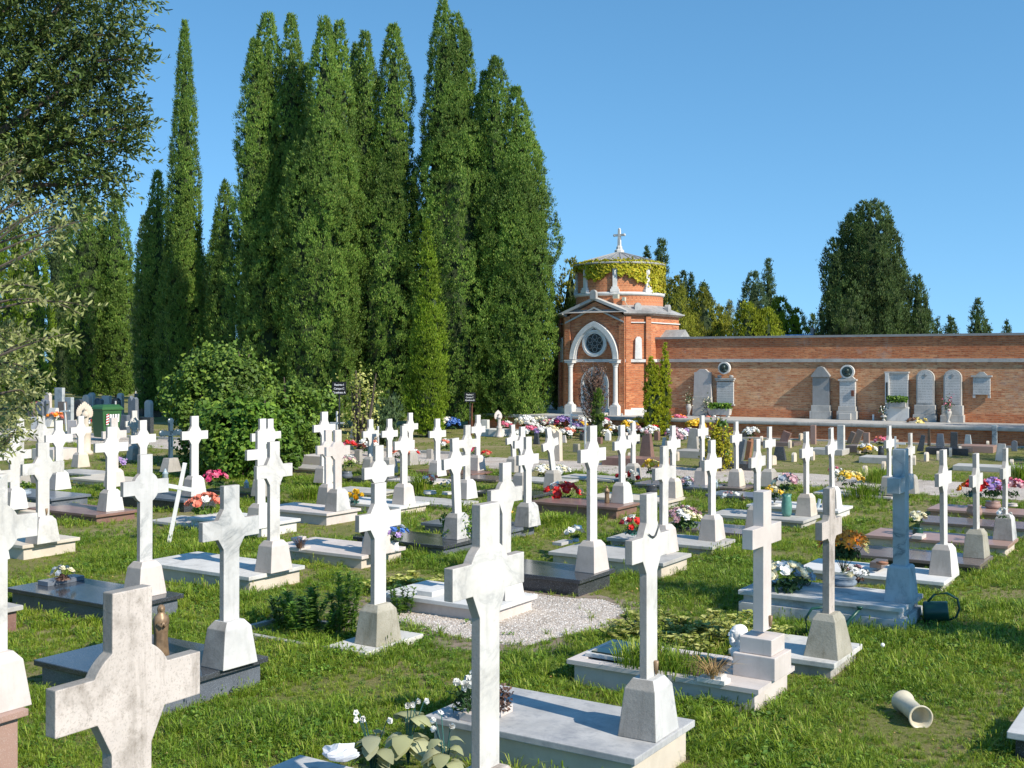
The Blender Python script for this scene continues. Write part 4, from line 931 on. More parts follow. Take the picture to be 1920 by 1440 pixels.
def cypress_mesh(spires, seed, clump=.3, density=9.0, leaf=.11, k=16, blunt=.6, lump=.16, skip=True):
    """spires: list of (x, y, z0, z1, r); returns (foliage, solid core coloured as inner shade)"""
    mb = MB(); core = MB(); Cs = []; Ds = []; Rr = []
    for si, (x, y, z0, z1, r) in enumerate(spires):
        H = z1-z0; nt_, na = max(8, int(H/.45)), 12; rings = []
        for i in range(nt_+1):
            t = i/nt_; rr = max(.01, r*cyp_profile(min(t*1.06, .995), blunt)*.66); z = z0+H*t*.95
            rings.append([(x+rr*math.cos(2*PI*a/na)*(1+.3*nz2(a*.9, z*.8, seed+si)), y+rr*math.sin(2*PI*a/na)*(1+.3*nz2(a*.9, z*.8, seed+si)), z) for a in range(na)])
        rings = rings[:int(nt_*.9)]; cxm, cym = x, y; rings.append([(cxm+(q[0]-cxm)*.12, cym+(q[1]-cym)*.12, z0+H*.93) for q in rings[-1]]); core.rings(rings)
        n = int(2*PI*r*H*density); ts = rng.uniform(0, 1, n); keep = rng.random(n) < (.3+.7*np.array([cyp_profile(t, blunt) for t in ts])); ts = ts[keep]
        th = rng.uniform(0, 2*PI, len(ts))
        for t, a in zip(ts, th):
            z = z0+H*t; g = noise.noise(Vector((math.cos(a)*1.9*r+si*7, math.sin(a)*1.9*r+seed*3.1, z*.75))); g2 = nz2(a*r*2.4+9, z*1.9, seed)
            if skip and g+g2*.6 < -.24 and random.random() < .6: continue
            f = 1+lump*2.4*g+lump*1.3*g2; pr = cyp_profile(t, blunt)
            rr = r*pr*f-.06*random.random(); Cs.append((x+rr*math.cos(a), y+rr*math.sin(a), z)); Ds.append((math.cos(a), math.sin(a), .35)); Rr.append(clump*random.uniform(.6, 1.2)*(1 if t < .92 else .75))
    C = np.array(Cs); D = np.array(Ds); D /= np.linalg.norm(D, axis=1)[:, None]
    V, Q = spray_quads(C, D, k, np.array(Rr), leaf, up=.95); mb.bigarr(V, Q)
    return mb, core
TRUNK = None
def trunk_mesh(hh, r):
    mb = MB(); pts = [(0, 0, -.1), (.02, 0, hh*.4), (0, .03, hh)]; mb.tube(pts, [r*1.25, r*.9, r*.5], 10)
    for a in range(5): 
        th = a*1.3; mb.tube([(0, 0, hh*.35+a*.1*hh), (.35*hh*.2*math.cos(th), .35*hh*.2*math.sin(th), hh*.6+a*.08*hh)], [r*.4, r*.15], 6)
    return mb
def tree(name, label, px, Y, spires, mat, cat='tree', group='cypresses behind the graves', seed=1, th=1.6, tr=.2, **kw):
    """spires in (px, ytop, half-width px, dy metres, base lift m)"""
    base = gpd(px, Y, 0); sp = []
    for (sx, yt, hw, dy, bl) in spires:
        YY = Y+dy; sp.append(((sx-960)/F*YY-base.x, dy, bl, zat(yt, YY), hw/F*YY))
    o = thing(name, label, cat, base, 0, group)
    part('trunk', trunk_mesh(th, tr), 'bark', o)
    f_, c_ = cypress_mesh(sp, seed, **kw); part('crown', f_, mat, o); part('shaded_core', c_, 'shaded_twig_core', o); return o
CG = 'tall cypresses behind the graves'
near = dict(density=80, k=18, clump=.125, leaf=.078, blunt=2.4, lump=.2)
tree('cypress_tree', 'broad many-topped cypress at the left of the central group', 520, 45.5, [(478, 75, 33, 0, .3), (503, 28, 41, .5, .3), (546, 30, 37, .3, .3), (500, 330, 60, .2, .25), (572, 120, 32, .4, 2)], 'cypress_leaf', group=CG, seed=1, **near)
tree('cypress_tree', 'twin-topped cypress in the front middle of the central group', 602, 44.0, [(608, 35, 40, 0, .3), (636, 40, 32, .4, .3), (597, 210, 71, .2, .3)], 'cypress_leaf', group=CG, seed=2, **near)
tree('cypress_tree', 'cypress with two separate leaning tops, third from the left of the central group', 712, 46.0, [(684, 62, 33, 0, .3), (738, 48, 41, 0, .3), (668, 85, 27, .8, .3), (722, 260, 77, 0, .3)], 'cypress_leaf', group=CG, seed=3, **near)
tree('cypress_tree', 'tallest cypress of the central group, reaching the top of the picture', 850, 45.5, [(831, 3, 39, 0, .3), (856, 28, 34, 0, .3), (872, 60, 29, 0, .3), (853, 190, 81, 0, .3)], 'cypress_leaf', group=CG, seed=4, **near)
tree('cypress_tree', 'rightmost cypress of the central group, sloping down towards the chapel', 963, 45.0, [(930, 108, 37, 0, .3), (908, 135, 24, .3, .3), (968, 165, 44, 0, .3), (958, 280, 67, 0, .3), (984, 240, 54, 0, .25)], 'cypress_leaf', group=CG, seed=5, **near)
tree('cypress_tree', 'single slender pointed cypress standing free against the sky', 345, 53.0, [(346, 40, 38, 0, .3), (345, 330, 55, 0, .3)], 'cypress_leaf', group=CG, seed=6, density=70, k=16, clump=.13, leaf=.085, blunt=-.35, lump=.10)
tree('cypress_tree', 'shorter cypress between the pointed one and the central group', 420, 52.0, [(422, 340, 29, 0, .3), (408, 400, 20, 0, .3)], 'cypress_leaf', group=CG, seed=7, density=55, k=16, clump=.15, leaf=.09, blunt=.8)
tree('cypress_tree', 'cypress tucked against the left side of the pointed one', 294, 55.0, [(296, 322, 28, 0, .3), (282, 395, 28, 0, .3)], 'cypress_leaf', group=CG, seed=8, density=50, k=16, clump=.15, leaf=.095, blunt=.8)
tree('cypress_tree', 'greyish cypress beside the strip of sky at left', 272, 74.0, [(272, 405, 20, 0, .3)], 'bluegreen_leaf', group=CG, seed=9, density=26, k=16, clump=.22, leaf=.13)
tree('cypress_tree', 'round-topped cypress left of the strip of sky', 221, 80.0, [(217, 366, 28, 0, .3), (226, 480, 29, 0, .3)], 'cypress_leaf', group=CG, seed=10, density=26, k=18, clump=.22, leaf=.13, blunt=2.2)
tree('cypress_tree', 'wide cypress behind the hanging foliage at left', 163, 80.0, [(165, 360, 42, 0, .3)], 'cypress_leaf', group=CG, seed=12, density=26, k=18, clump=.22, leaf=.13, blunt=2)
tree('cypress_tree', 'dark cypress between two paler ones at far left', 112, 88.0, [(112, 400, 34, 0, .3)], 'cypress_dark', group=CG, seed=13, density=22, k=16, clump=.24, leaf=.14, blunt=2)
tree('cypress_tree', 'bright yellowish cypress at the left edge behind the silvery shrub', 55, 62.0, [(62, 440, 34, 0, .3), (30, 420, 38, .5, .3)], 'thuja_leaf', group=CG, seed=14, density=30, k=18, clump=.18, leaf=.11, blunt=1)
tree('cypress_tree', 'leftmost cypress, partly out of the picture', -35, 66.0, [(-30, 380, 50, 0, .3)], 'cypress_leaf', group=CG, seed=15, density=20, k=18, clump=.24, leaf=.14, blunt=1)
tree('conifer_tree', 'light green narrow conifer in front of the dark cypresses', 803, 40.0, [(800, 415, 22, 0, .1), (808, 475, 31, 0, .1), (800, 560, 35, 0, .1)], 'thuja_leaf', group=None, seed=16, density=44, k=22, clump=.14, leaf=.08, blunt=.1, tr=.1)
tree('conifer_tree', 'small blue-green conifer beside the rose tree', 727, 36.0, [(730, 735, 20, 0, .05), (712, 752, 20, 0, .05)], 'bluegreen_leaf', group=None, seed=17, density=30, k=26, clump=.14, leaf=.09, th=.6, tr=.05)
tree('conifer_tree', 'tall yellow-green spire of the conifer pair before the brick wall', 1247, 40.6, [(1247, 645, 11, 0, .05)], 'thuja_yellow', group=None, seed=18, density=110, k=20, clump=.07, leaf=.06, blunt=.6, th=.6, tr=.06, lump=.05, skip=False)
tree('conifer_tree', 'shorter wider yellow-green conifer of the pair before the brick wall', 1227, 40.4, [(1221, 670, 14, 0, .05), (1232, 688, 12, 0, .05)], 'thuja_yellow', group=None, seed=19, density=110, k=20, clump=.07, leaf=.06, blunt=1.5, th=.6, tr=.06, lump=.05, skip=False)
tree('conifer_tree', 'slim grey-green juniper in front of the dead brown one', 1122, 38.8, [(1122, 730, 11, 0, .02)], 'bush_dark', group=None, seed=20, density=36, k=26, clump=.1, leaf=.08, th=.5, tr=.05, lump=.08)
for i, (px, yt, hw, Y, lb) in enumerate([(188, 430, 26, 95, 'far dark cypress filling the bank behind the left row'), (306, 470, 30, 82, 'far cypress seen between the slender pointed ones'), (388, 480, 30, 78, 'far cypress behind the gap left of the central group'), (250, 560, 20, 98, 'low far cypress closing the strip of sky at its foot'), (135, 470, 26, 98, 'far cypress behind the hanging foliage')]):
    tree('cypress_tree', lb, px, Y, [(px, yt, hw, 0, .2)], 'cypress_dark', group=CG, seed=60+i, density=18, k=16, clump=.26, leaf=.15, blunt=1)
# beyond the wall
BG = 'trees beyond the wall'
far = dict(density=38, k=18, clump=.17, leaf=.10, lump=.18)
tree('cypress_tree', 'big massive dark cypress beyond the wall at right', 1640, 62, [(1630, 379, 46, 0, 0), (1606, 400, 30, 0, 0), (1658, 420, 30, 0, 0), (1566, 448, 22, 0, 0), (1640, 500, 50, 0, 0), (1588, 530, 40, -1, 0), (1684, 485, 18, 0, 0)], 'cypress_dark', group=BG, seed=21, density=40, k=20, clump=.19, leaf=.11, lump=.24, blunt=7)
tree('cypress_tree', 'dark cypress leaning on the right side of the massive one', 1722, 62, [(1720, 517, 27, 0, 0), (1736, 575, 20, 0, 0)], 'cypress_dark', group=BG, seed=22, **far)
tree('cypress_tree', 'small dark cypress top, second from the right beyond the wall', 1836, 66, [(1833, 562, 19, 0, 0), (1848, 600, 13, 0, 0)], 'cypress_dark', group=BG, seed=23, **far)
tree('cypress_tree', 'rightmost tiny dark cypress top beyond the wall', 1888, 70, [(1888, 604, 14, 0, 0)], 'cypress_dark', group=BG, seed=24, **far)
tree('cypress_tree', 'low dark tree top between two taller cypresses at right', 1783, 66, [(1783, 594, 18, 0, 0), (1757, 597, 12, 0, 0)], 'cypress_dark', group=BG, seed=25, **far)
tree('cypress_tree', 'blue-green rounded conifer beyond the middle of the wall', 1413, 68, [(1413, 511, 27, 0, 0)], 'bluegreen_leaf', group=BG, seed=26, blunt=2, **far)
tree('cypress_tree', 'slim dark cypress behind the blue-green conifer', 1441, 72, [(1441, 488, 18, 0, 0)], 'cypress_dark', group=BG, seed=27, **far)
tree('conifer_tree', 'bright lime-green conifer left of the blue roof', 1408, 56, [(1402, 568, 38, 0, 0), (1436, 580, 36, 0, 0)], 'lime_conifer', group=BG, seed=28, blunt=1.5, **far)
tree('conifer_tree', 'lime-green conifer behind the blue roof', 1472, 65, [(1462, 560, 40, 0, 0), (1492, 580, 30, 0, 0)], 'lime_conifer', group=BG, seed=29, blunt=1, **far)
tree('conifer_tree', 'olive-green conifer with bare stems right of the chapel', 1326, 58, [(1318, 543, 38, 0, 0), (1350, 575, 26, 0, 0), (1300, 590, 22, -1, 0)], 'olive_conifer', group=BG, seed=30, blunt=1.2, **far)
tree('conifer_tree', 'yellowish conifer directly behind the chapel on the right', 1268, 56, [(1268, 520, 34, 0, 0), (1282, 580, 30, 0, 0)], 'olive_conifer', group=BG, seed=31, blunt=1, **far)
tree('cypress_tree', 'dark cypress rising behind the chapel drum', 1240, 62, [(1240, 450, 20, 0, 0), (1213, 463, 14, 1, 0)], 'cypress_dark', group=BG, seed=32, blunt=1.2, **far)
tree('cypress_tree', 'pair of dark tops behind the yellowish conifer', 1290, 68, [(1281, 508, 14, 0, 0), (1296, 515, 14, 0, 0), (1320, 532, 22, 0, 0)], 'cypress_dark', group=BG, seed=33, **far)
tree('cypress_tree', 'small dark tree left of the massive cypress', 1528, 70, [(1524, 590, 14, 0, 0), (1542, 580, 12, 0, 0)], 'cypress_dark', group=BG, seed=34, **far)
tree('conifer_tree', 'pale greyish tree top between lime and olive conifers', 1370, 76, [(1368, 565, 14, 0, 0)], 'silver_leaf', group=BG, seed=35, **far)
tree('conifer_tree', 'yellow-green tree pressed against the left side of the chapel', 1062, 48.6, [(1070, 487, 30, 0, .2), (1052, 560, 26, 0, .2)], 'olive_conifer', group=BG, seed=36, blunt=1, density=18, k=22, clump=.22, leaf=.12, lump=.25)
# shade trees standing to the right, outside the picture
tree('cypress_tree', 'slim cypress outside the right edge that shades the bluish cross', 1000, 8.1, [], 'cypress_leaf', seed=37) if False else None
def off_cypress(x, y, hh, r, seed, label, den=9):
    o = thing('cypress_tree', label, 'tree', (x, y, 0), 0, 'shade trees right of the picture'); part('trunk', trunk_mesh(1.2, .12), 'bark', o)
    f_, c_ = cypress_mesh([(0, 0, .6, hh, r)], seed, clump=.25, density=den, leaf=.14, k=14, blunt=4 if hh < 8 else 1.5, skip=False); part('crown', f_, 'cypress_leaf', o); part('shaded_core', c_, 'shaded_twig_core', o)
off_cypress(7.66, 8.2, 6.1, .30, 40, 'slim cypress right of the graves that shades the bluish cross', 22)
for x, y, hh, sd, lb in ((24.3, 21.8, 12, 41, 'nearest tall cypress of the row right of the field'), (26.4, 26.6, 12.5, 42, 'middle tall cypress of the row right of the field'), (29.2, 25.0, 12.5, 43, 'outermost tall cypress of the row right of the field'), (27.2, 22.6, 12, 44, 'tall cypress between the others right of the field')): off_cypress(x, y, hh, 1.9, sd, lb, 6)
# --------- bushes and plants
def bush(name, label, px, Y, rx, ry, h_, mat, n, ls, cat='bush', seed=1, base=.0, lump=.35, asp=.8, stems=6, jit=.7, group=None):
    o = thing(name, label, cat, gpd(px, Y, base), 0, group); mb = MB()
    cs = [(rng.normal(0, rx*.48), rng.normal(0, ry*.48), h_*rng.uniform(.12, .88), rng.uniform(.12, .36)) for _ in range(34)]
    P = []; Nn = []
    while len(P) < n:
        if rng.random() < .34:
            d = rng.normal(size=3); d /= np.linalg.norm(d); r = 1+.35*noise.noise(Vector((d[0]*2.4, d[1]*2.4, d[2]*2.4+seed)))+rng.normal(0, .07); q = np.array([d[0]*rx*r*.95, d[1]*ry*r*.95, h_*.45+d[2]*h_*.5*r])
            if q[2] > .03: P.append(q); Nn.append(d+np.array([0, -.2, .5]))
            continue
        c = cs[rng.integers(len(cs))]; d = rng.normal(size=3); d /= np.linalg.norm(d); r = c[3]*rng.uniform(.75, 1.05)
        q = np.array([c[0]+d[0]*r*rx, c[1]+d[1]*r*ry, c[2]+d[2]*r*h_*.6])
        if q[2] < .02 or q[2] > h_: continue
        P.append(q); Nn.append(d+np.array([0, -.2, .35]))
    for _ in range(int(n/260)):
        d = rng.normal(size=3); d[2] = abs(d[2]); d /= np.linalg.norm(d); q0 = np.array([d[0]*rx*.9, d[1]*ry*.9, h_*.45+d[2]*h_*.45]); dd = d*.5+np.array([0, 0, .8])+rng.normal(0, .25, 3); L = h_*rng.uniform(.08, .22)
        for t in np.linspace(0, 1, 12): P.append(q0+dd*L*t+rng.normal(0, ls*.35, 3)); Nn.append(rng.normal(size=3)+np.array([0, -.3, .5]))
    n = len(P)
    V, Q = leaf_cards(np.array(P), np.array(Nn), rng.uniform(ls*.6, ls*1.3, n), droop=.4, aspect=asp, jit=jit); mb.bigarr(V, Q)
    part('leaves', mb, mat, o)
    mb = MB()
    for k in range(stems):
        c = cs[k % len(cs)]; mb.tube([(c[0]*.2, c[1]*.2, -.05), (c[0]*.7, c[1]*.7, c[2]*.6), (c[0], c[1], c[2]*1.2)], [.03*h_, .02*h_, .008*h_], 6)
    part('stems', mb, 'bark', o); return o
bush('leafy_bush', 'big dark green bush standing behind the crosses left of centre', 420, 29, 1.2, 1.1, 2.95, 'bush_dark', 26000, .10, lump=.4)
bush('leafy_bush', 'bright green climber-covered bush in front of the big dark bush', 462, 26, 1.1, .85, 1.7, 'ivy_leaf', 13000, .115)
bush('leafy_bush', 'green bush between the big bush and the sign', 545, 31, .95, .8, 2.1, 'bush_dark', 7000, .10)
bush('rose_tree', 'thin yellowish rose tree right of the first sign', 672, 34, .6, .5, 2.35, 'variegated_leaf', 900, .085, cat='small tree', stems=8)
bush('leafy_bush', 'low round bush with brown leaves beside the slightly leaning cross', 868, 16.2, .30, .25, .52, 'ivy_leaf', 1300, .04)
bush('yellow_shrub', 'yellow flowering shrub behind the tallest cross near the wall', 1345, 27.5, .36, .3, 1.1, 'vine_leaf', 1500, .065)
bush('leafy_bush', 'green shoot rising from the yellow shrub', 1352, 28.2, .2, .2, 1.25, 'weed_leaf', 400, .07)
o = thing('dead_conifer', 'dead brown conifer in front of the chapel door', 'tree', gpd(1112, 40.3), 0)
mb = MB(); mt = MB()
for k in range(90):
    a = rng.uniform(0, 2*PI); z0 = rng.uniform(.15, 2.0); L = rng.uniform(.6, 1.2)*(1 if z0 < 1 else .8)
    p0 = Vector((0, 0, z0)); p2 = Vector((math.cos(a)*L*.52, math.sin(a)*L*.52, z0+L*.9)); p2.z = min(p2.z, 2.8); p1 = (p0+p2)/2+Vector((math.cos(a)*.08, math.sin(a)*.08, -.05))
    mb.tube([p0, p1, p2], [.016, .011, .004], 4)
    t = rng.uniform(.3, 1, 30); P = np.array([p0.lerp(p2, x) for x in t])+rng.normal(0, .035, (30, 3)); V, Q = leaf_cards(P, np.tile([0, -1, .5], (30, 1)), .075, aspect=.45, jit=1); mt.arr(V, Q)
mb.tube([(0, 0, -.05), (0, 0, 2.6)], [.05, .01], 6); part('trunk', mb, 'bark', o); part('foliage', mt, 'dead_leaf', o)
# near evergreen at upper left: clustered twigs of narrow leaves
def twig_leaves(p, d, n, ls, spread):
    d = d/np.linalg.norm(d); t = np.linspace(.1, 1, n)[:, None]; L = ls*n*.33
    P = p+d*L*t+rng.normal(0, .004, (n, 3)); r = rng.normal(size=(n, 3)); r -= d*(r@d)[:, None]; r /= np.linalg.norm(r, axis=1)[:, None]
    T = d*.75+r*spread; T /= np.linalg.norm(T, axis=1)[:, None]; N_ = np.cross(T, rng.normal(size=(n, 3))); N_[:, 2] = np.abs(N_[:, 2])+.2; N_ -= T*(N_*T).sum(1)[:, None]; N_ /= np.linalg.norm(N_, axis=1)[:, None]; Bt = np.cross(N_, T)
    s = ls*rng.uniform(.7, 1.25, (n, 1)); hw = s*.17
    return np.stack([P, P+T*s*.35+Bt*hw, P+T*s*.8+Bt*hw*.6, P+T*s, P+T*s*.8-Bt*hw*.6, P+T*s*.35-Bt*hw], 1).reshape(-1, 3)
def leaf6(Vs):
    V = np.concatenate(Vs); n = len(V)//6; return V, np.array([[0, 1, 2, 3, 4, 5]])+6*np.arange(n)[:, None]
TC = gpd(-130, 10.5, 0)
o = thing('evergreen_oak', 'dark evergreen tree with narrow leaves filling the upper left corner', 'tree', TC, 0)
mb = MB(); lv = []
mb.tube([(-.7, .3, -.1), (-.6, .2, 2.2), (-.3, .1, 4.2), (0, 0, 6.3)], [.22, .17, .13, .05], 12)
lobes = []
def P_(px, py, Y): return np.array([(px-960)/F*Y-TC.x, Y-TC.y, zat(py, Y)])
for px, py, r, dY in [(130, 20, .62, 0), (60, 110, .75, .2), (165, 130, .48, -.2), (30, 230, .7, 0), (140, 245, .55, 0), (175, 60, .38, 0), (110, 320, .42, 0), (190, 285, .30, -.1), (180, 205, .38, .1), (-40, 60, .9, 0), (-80, 250, .9, 0), (60, -60, .9, 0), (165, -70, .6, 0), (-140, 120, 1, 0), (-60, -120, 1.1, 0), (60, 300, .5, 0), (-20, 340, .6, 0), (170, 345, .2, 0), (215, 120, .2, 0), (225, 240, .16, 0), (-200, 20, 1.0, .3), (-120, -60, 1.1, .5)]:
    lobes.append((P_(px, py, 10.5+dY), r))
for c, r in lobes:
    mb.tube([(-.35, .1, min(4, c[2]-.8)), tuple((c+np.array([-.35, .1, 4]))/2+rng.normal(0, .1, 3)), tuple(c)], [.07, .04, .012], 6)
    for k in range(int(450*r*r)+36):
        d = rng.normal(size=3); d /= np.linalg.norm(d); q = c+d*r*rng.uniform(.45, 1.0)*np.array([1, 1, .9]); dd = d+np.array([.1, -.1, .1])+rng.normal(0, .4, 3)
        lv.append(twig_leaves(q, dd, int(rng.integers(10, 18)), .053, .75))
for px, py in ((262, 238), (245, 262), (235, 62), (240, 110), (205, 330), (245, 205)):
    q = P_(px-60, py+5, 10.3); e = P_(px+5, py, 10.3); mb.tube([tuple(q), tuple(e)], [.012, .004], 5)
    for t in np.linspace(.2, 1, 9): lv.append(twig_leaves(q+(e-q)*t, (e-q)+rng.normal(0, .15, 3), 9, .06, .8))
V, Q = leaf6(lv); ml = MB(); ml.bigarr(V, Q); part('trunk', mb, 'bark', o); part('crown', ml, 'oak_leaf', o)
# silvery shrub with long arching branches at the left edge
SC = gpd(-60, 6.6, 0)
o = thing('silvery_shrub', 'pale silvery-leaved shrub with arching branches at the left edge', 'shrub', SC, 0)
mb = MB(); lv = []
def S_(px, py, Y): return np.array([(px-960)/F*Y-SC.x, Y-SC.y, zat(py, Y)])
br = [((-40, 470), (60, 430), (165, 412), 6.4), ((-40, 520), (50, 475), (110, 450), 6.2), ((-60, 600), (60, 545), (165, 575), 6.3), ((-50, 690), (50, 640), (130, 625), 6.3), ((-50, 560), (20, 520), (70, 540), 6.1), ((-60, 700), (20, 660), (60, 700), 6.5), ((-60, 760), (20, 720), (60, 740), 6.6), ((-60, 650), (0, 600), (60, 640), 6.8), ((-60, 430), (10, 390), (60, 370), 6.9), ((-60, 820), (10, 770), (45, 760), 6.6), ((-60, 860), (10, 830), (40, 800), 6.7), ((-50, 740), (10, 700), (78, 660), 6.8), ((-50, 480), (30, 400), (120, 385), 6.7), ((-60, 380), (20, 330), (40, 300), 7.0)]
for a, b, c, Y in br:
    for j in range(2):
        jj = rng.normal(0, 14, 6) if j else np.zeros(6); Y2 = Y+rng.normal(0, .15)
        p0, p1, p2 = S_(a[0], a[1]+jj[0], Y2), S_(b[0]+jj[1], b[1]+jj[2], Y2), S_(c[0]+jj[3]-(20*j), c[1]+jj[4], Y2)
        pts = [(1-t)**2*p0+2*t*(1-t)*p1+t*t*p2 for t in np.linspace(0, 1, 9)]; mb.tube([tuple(q) for q in pts], list(np.linspace(.009, .002, 9)), 5)
        for i in range(3, 9):
            d = pts[min(i+1, 8)]-pts[i-1]
            for _ in range(2): lv.append(twig_leaves(pts[i]+rng.normal(0, .02, 3), d+rng.normal(0, .07, 3), 8, .038, .95))
for _ in range(560):
    px, py = rng.uniform(-120, 75), rng.uniform(330, 850)
    if px > (-40 if py < 600 else 28)+40*noise.noise(Vector((py*.013, 2, 2))): continue
    q = S_(px, py, rng.uniform(6.5, 7.6)); lv.append(twig_leaves(q, rng.normal(size=3)+np.array([.4, -.1, .5]), 14, .038, .9))
for k in range(5): mb.tube([(-.75+.08*k, .3, -.1), (-.8+.1*k, .3, 1.5), (-.6+.1*k, .2, 3.2)], [.04, .03, .012], 7)
V, Q = leaf6(lv); ml = MB(); ml.bigarr(V, Q); part('branches', mb, 'bark', o); part('foliage', ml, 'silver_leaf', o)
# weeds and plants among the graves
def spire_plant(px, py, hh, n, mat, label, ls=.06, sp=.2, stems=7, name='weed_plant', cat='plant', e=0, Y=None, asp=.35):
    o = thing(name, label, cat, gpd(px, Y, e) if Y else gp(px, py, e), 0); mb = MB(); ms = MB()
    for k in range(stems):
        a = rng.uniform(0, 2*PI); b = np.array([math.cos(a), math.sin(a), 0])*rng.uniform(0, sp); t = b*1.5+np.array([0, 0, hh*rng.uniform(.55, 1)]); ms.tube([tuple(b), tuple(t)], [.006, .003], 5)
        q = rng.uniform(.08, 1, n//stems); P = b+(t-b)*q[:, None]; an = rng.uniform(0, 2*PI, len(q)); D = np.stack([np.cos(an), np.sin(an), .6+0*an], 1); D /= np.linalg.norm(D, axis=1)[:, None]
        s = ls*rng.uniform(.7, 1.3, (len(q), 1)); Bt = np.cross(D, [0, 0, 1]); Bt /= np.linalg.norm(Bt, axis=1)[:, None]; up = np.cross(Bt, D)
        V = np.stack([P, P+D*s*.5+Bt*s*asp*.5+up*s*.1, P+D*s*1.1-np.array([0, 0, .2])*s, P+D*s*.5-Bt*s*asp*.5+up*s*.1], 1).reshape(-1, 3); mb.arr(V, np.array([[0, 1, 2, 3]])+4*np.arange(len(q))[:, None])
    part('leaves', mb, mat, o); part('stems', ms, 'flower_leaf', o); return o
spire_plant(645, 1192, .62, 900, 'weed_leaf', 'tall leafy weed with upright stems left of the tall centre cross', ls=.075, sp=.1)
spire_plant(590, 1185, .42, 1100, 'weed_leaf', 'dense clump of weeds inside the low stone frame', ls=.085, sp=.28, stems=16)
spire_plant(540, 1170, .30, 700, 'weed_leaf', 'lower weeds at the left end of the low stone frame', ls=.08, sp=.3, stems=14)
spire_plant(752, 1150, .28, 420, 'weed_leaf', 'leafy herb right of the rough mossy base', ls=.06, sp=.12, stems=9)
spire_plant(760, 1108, .16, 600, 'variegated_leaf', 'low yellow-green plant behind the mossy base', ls=.08, sp=.32, stems=24, asp=.8)
spire_plant(1312, 1212, .22, 4200, 'variegated_leaf', 'patch of yellow-green ivy beside the plaster bust', ls=.055, sp=.62, stems=160, asp=.9)
spire_plant(700, 1010, .22, 220, 'flower_leaf', 'small dark plant behind the tall centre cross', ls=.06, sp=.1, e=.17)
o = thing('weed_plant', 'tuft of long grass growing over the cream grave frame', 'grass tuft', gp(1205, 1250, .17), 0); mb = MB()
def blades(mb, n, hh, sp, mi=None, w=.008, lean=.5):
    for _ in range(n):
        a = rng.uniform(0, 2*PI); r = rng.uniform(0, sp); b = Vector((math.cos(a)*r, math.sin(a)*r, 0)); a2 = a+rng.normal(0, .6); H = hh*rng.uniform(.5, 1.1); d = Vector((math.cos(a2), math.sin(a2), 0)); s = Vector((-d.y, d.x, 0))*w/2; l_ = lean*rng.uniform(.3, 1.3)
        p = [b, b+d*H*l_*.25+Vector((0, 0, H*.55)), b+d*H*l_*.7+Vector((0, 0, H*.88)), b+d*H*l_*1.3+Vector((0, 0, H*.85))]
        mb.add([p[0]-s, p[0]+s, p[1]+s, p[1]-s, p[2]+s*.7, p[2]-s*.7, p[3]], [(0, 1, 2, 3), (3, 2, 4, 5), (5, 4, 6)], mi)
blades(mb, 420, .22, .22); part('blades', mb, 'grass_blade', o)
o = thing('weed_plant', 'grass growing between the glass panel and the cream cross', 'grass tuft', gp(1270, 1262, .17), 0); mb = MB(); blades(mb, 300, .2, .26); part('blades', mb, 'grass_blade', o)
o = thing('dry_grass', 'withered straw-coloured grass tuft in a small pot on the cream tomb', 'dry plant', gp(1338, 1278, .2), 0); mb = MB(); blades(mb, 120, .17, .04, w=.006, lean=1.2); part('blades', mb, 'straw', o)
mb = MB(); mb.box((0, 0, .015), (.22, .12, .03), rot=ROT); mb.box((.02, 0, .04), (.12, .1, .03), rot=ROT); part('stone_tray', mb, 'clean_marble', o)
for (x, y, n, hh, lb) in ((1650, 905, 500, .34, 'dense tuft of tall grass by the gravel path at right'), (1622, 935, 500, .3, 'tall grass beside the left-leaning cross at right'), (590, 935, 700, .26, 'thick tall grass left of the round-centred cream cross'), (1045, 985, 500, .2, 'tall grass mound below the red and white bouquet'), (790, 925, 260, .45, 'clump of dry reedy grass beside the flower bowls'), (1915, 900, 200, .4, 'spiky grass clump at the right edge by the path'), (395, 1040, 380, .2, 'broad-leaved grass behind the marble cross'), (470, 1062, 250, .16, 'grass at the foot of the tall marble cross')):
    o = thing('grass_tuft', lb, 'grass tuft', gp(x, y), 0); mb = MB(); blades(mb, n, hh, .42 if n > 300 else .2, w=.012); part('blades', mb, 'grass_blade', o)
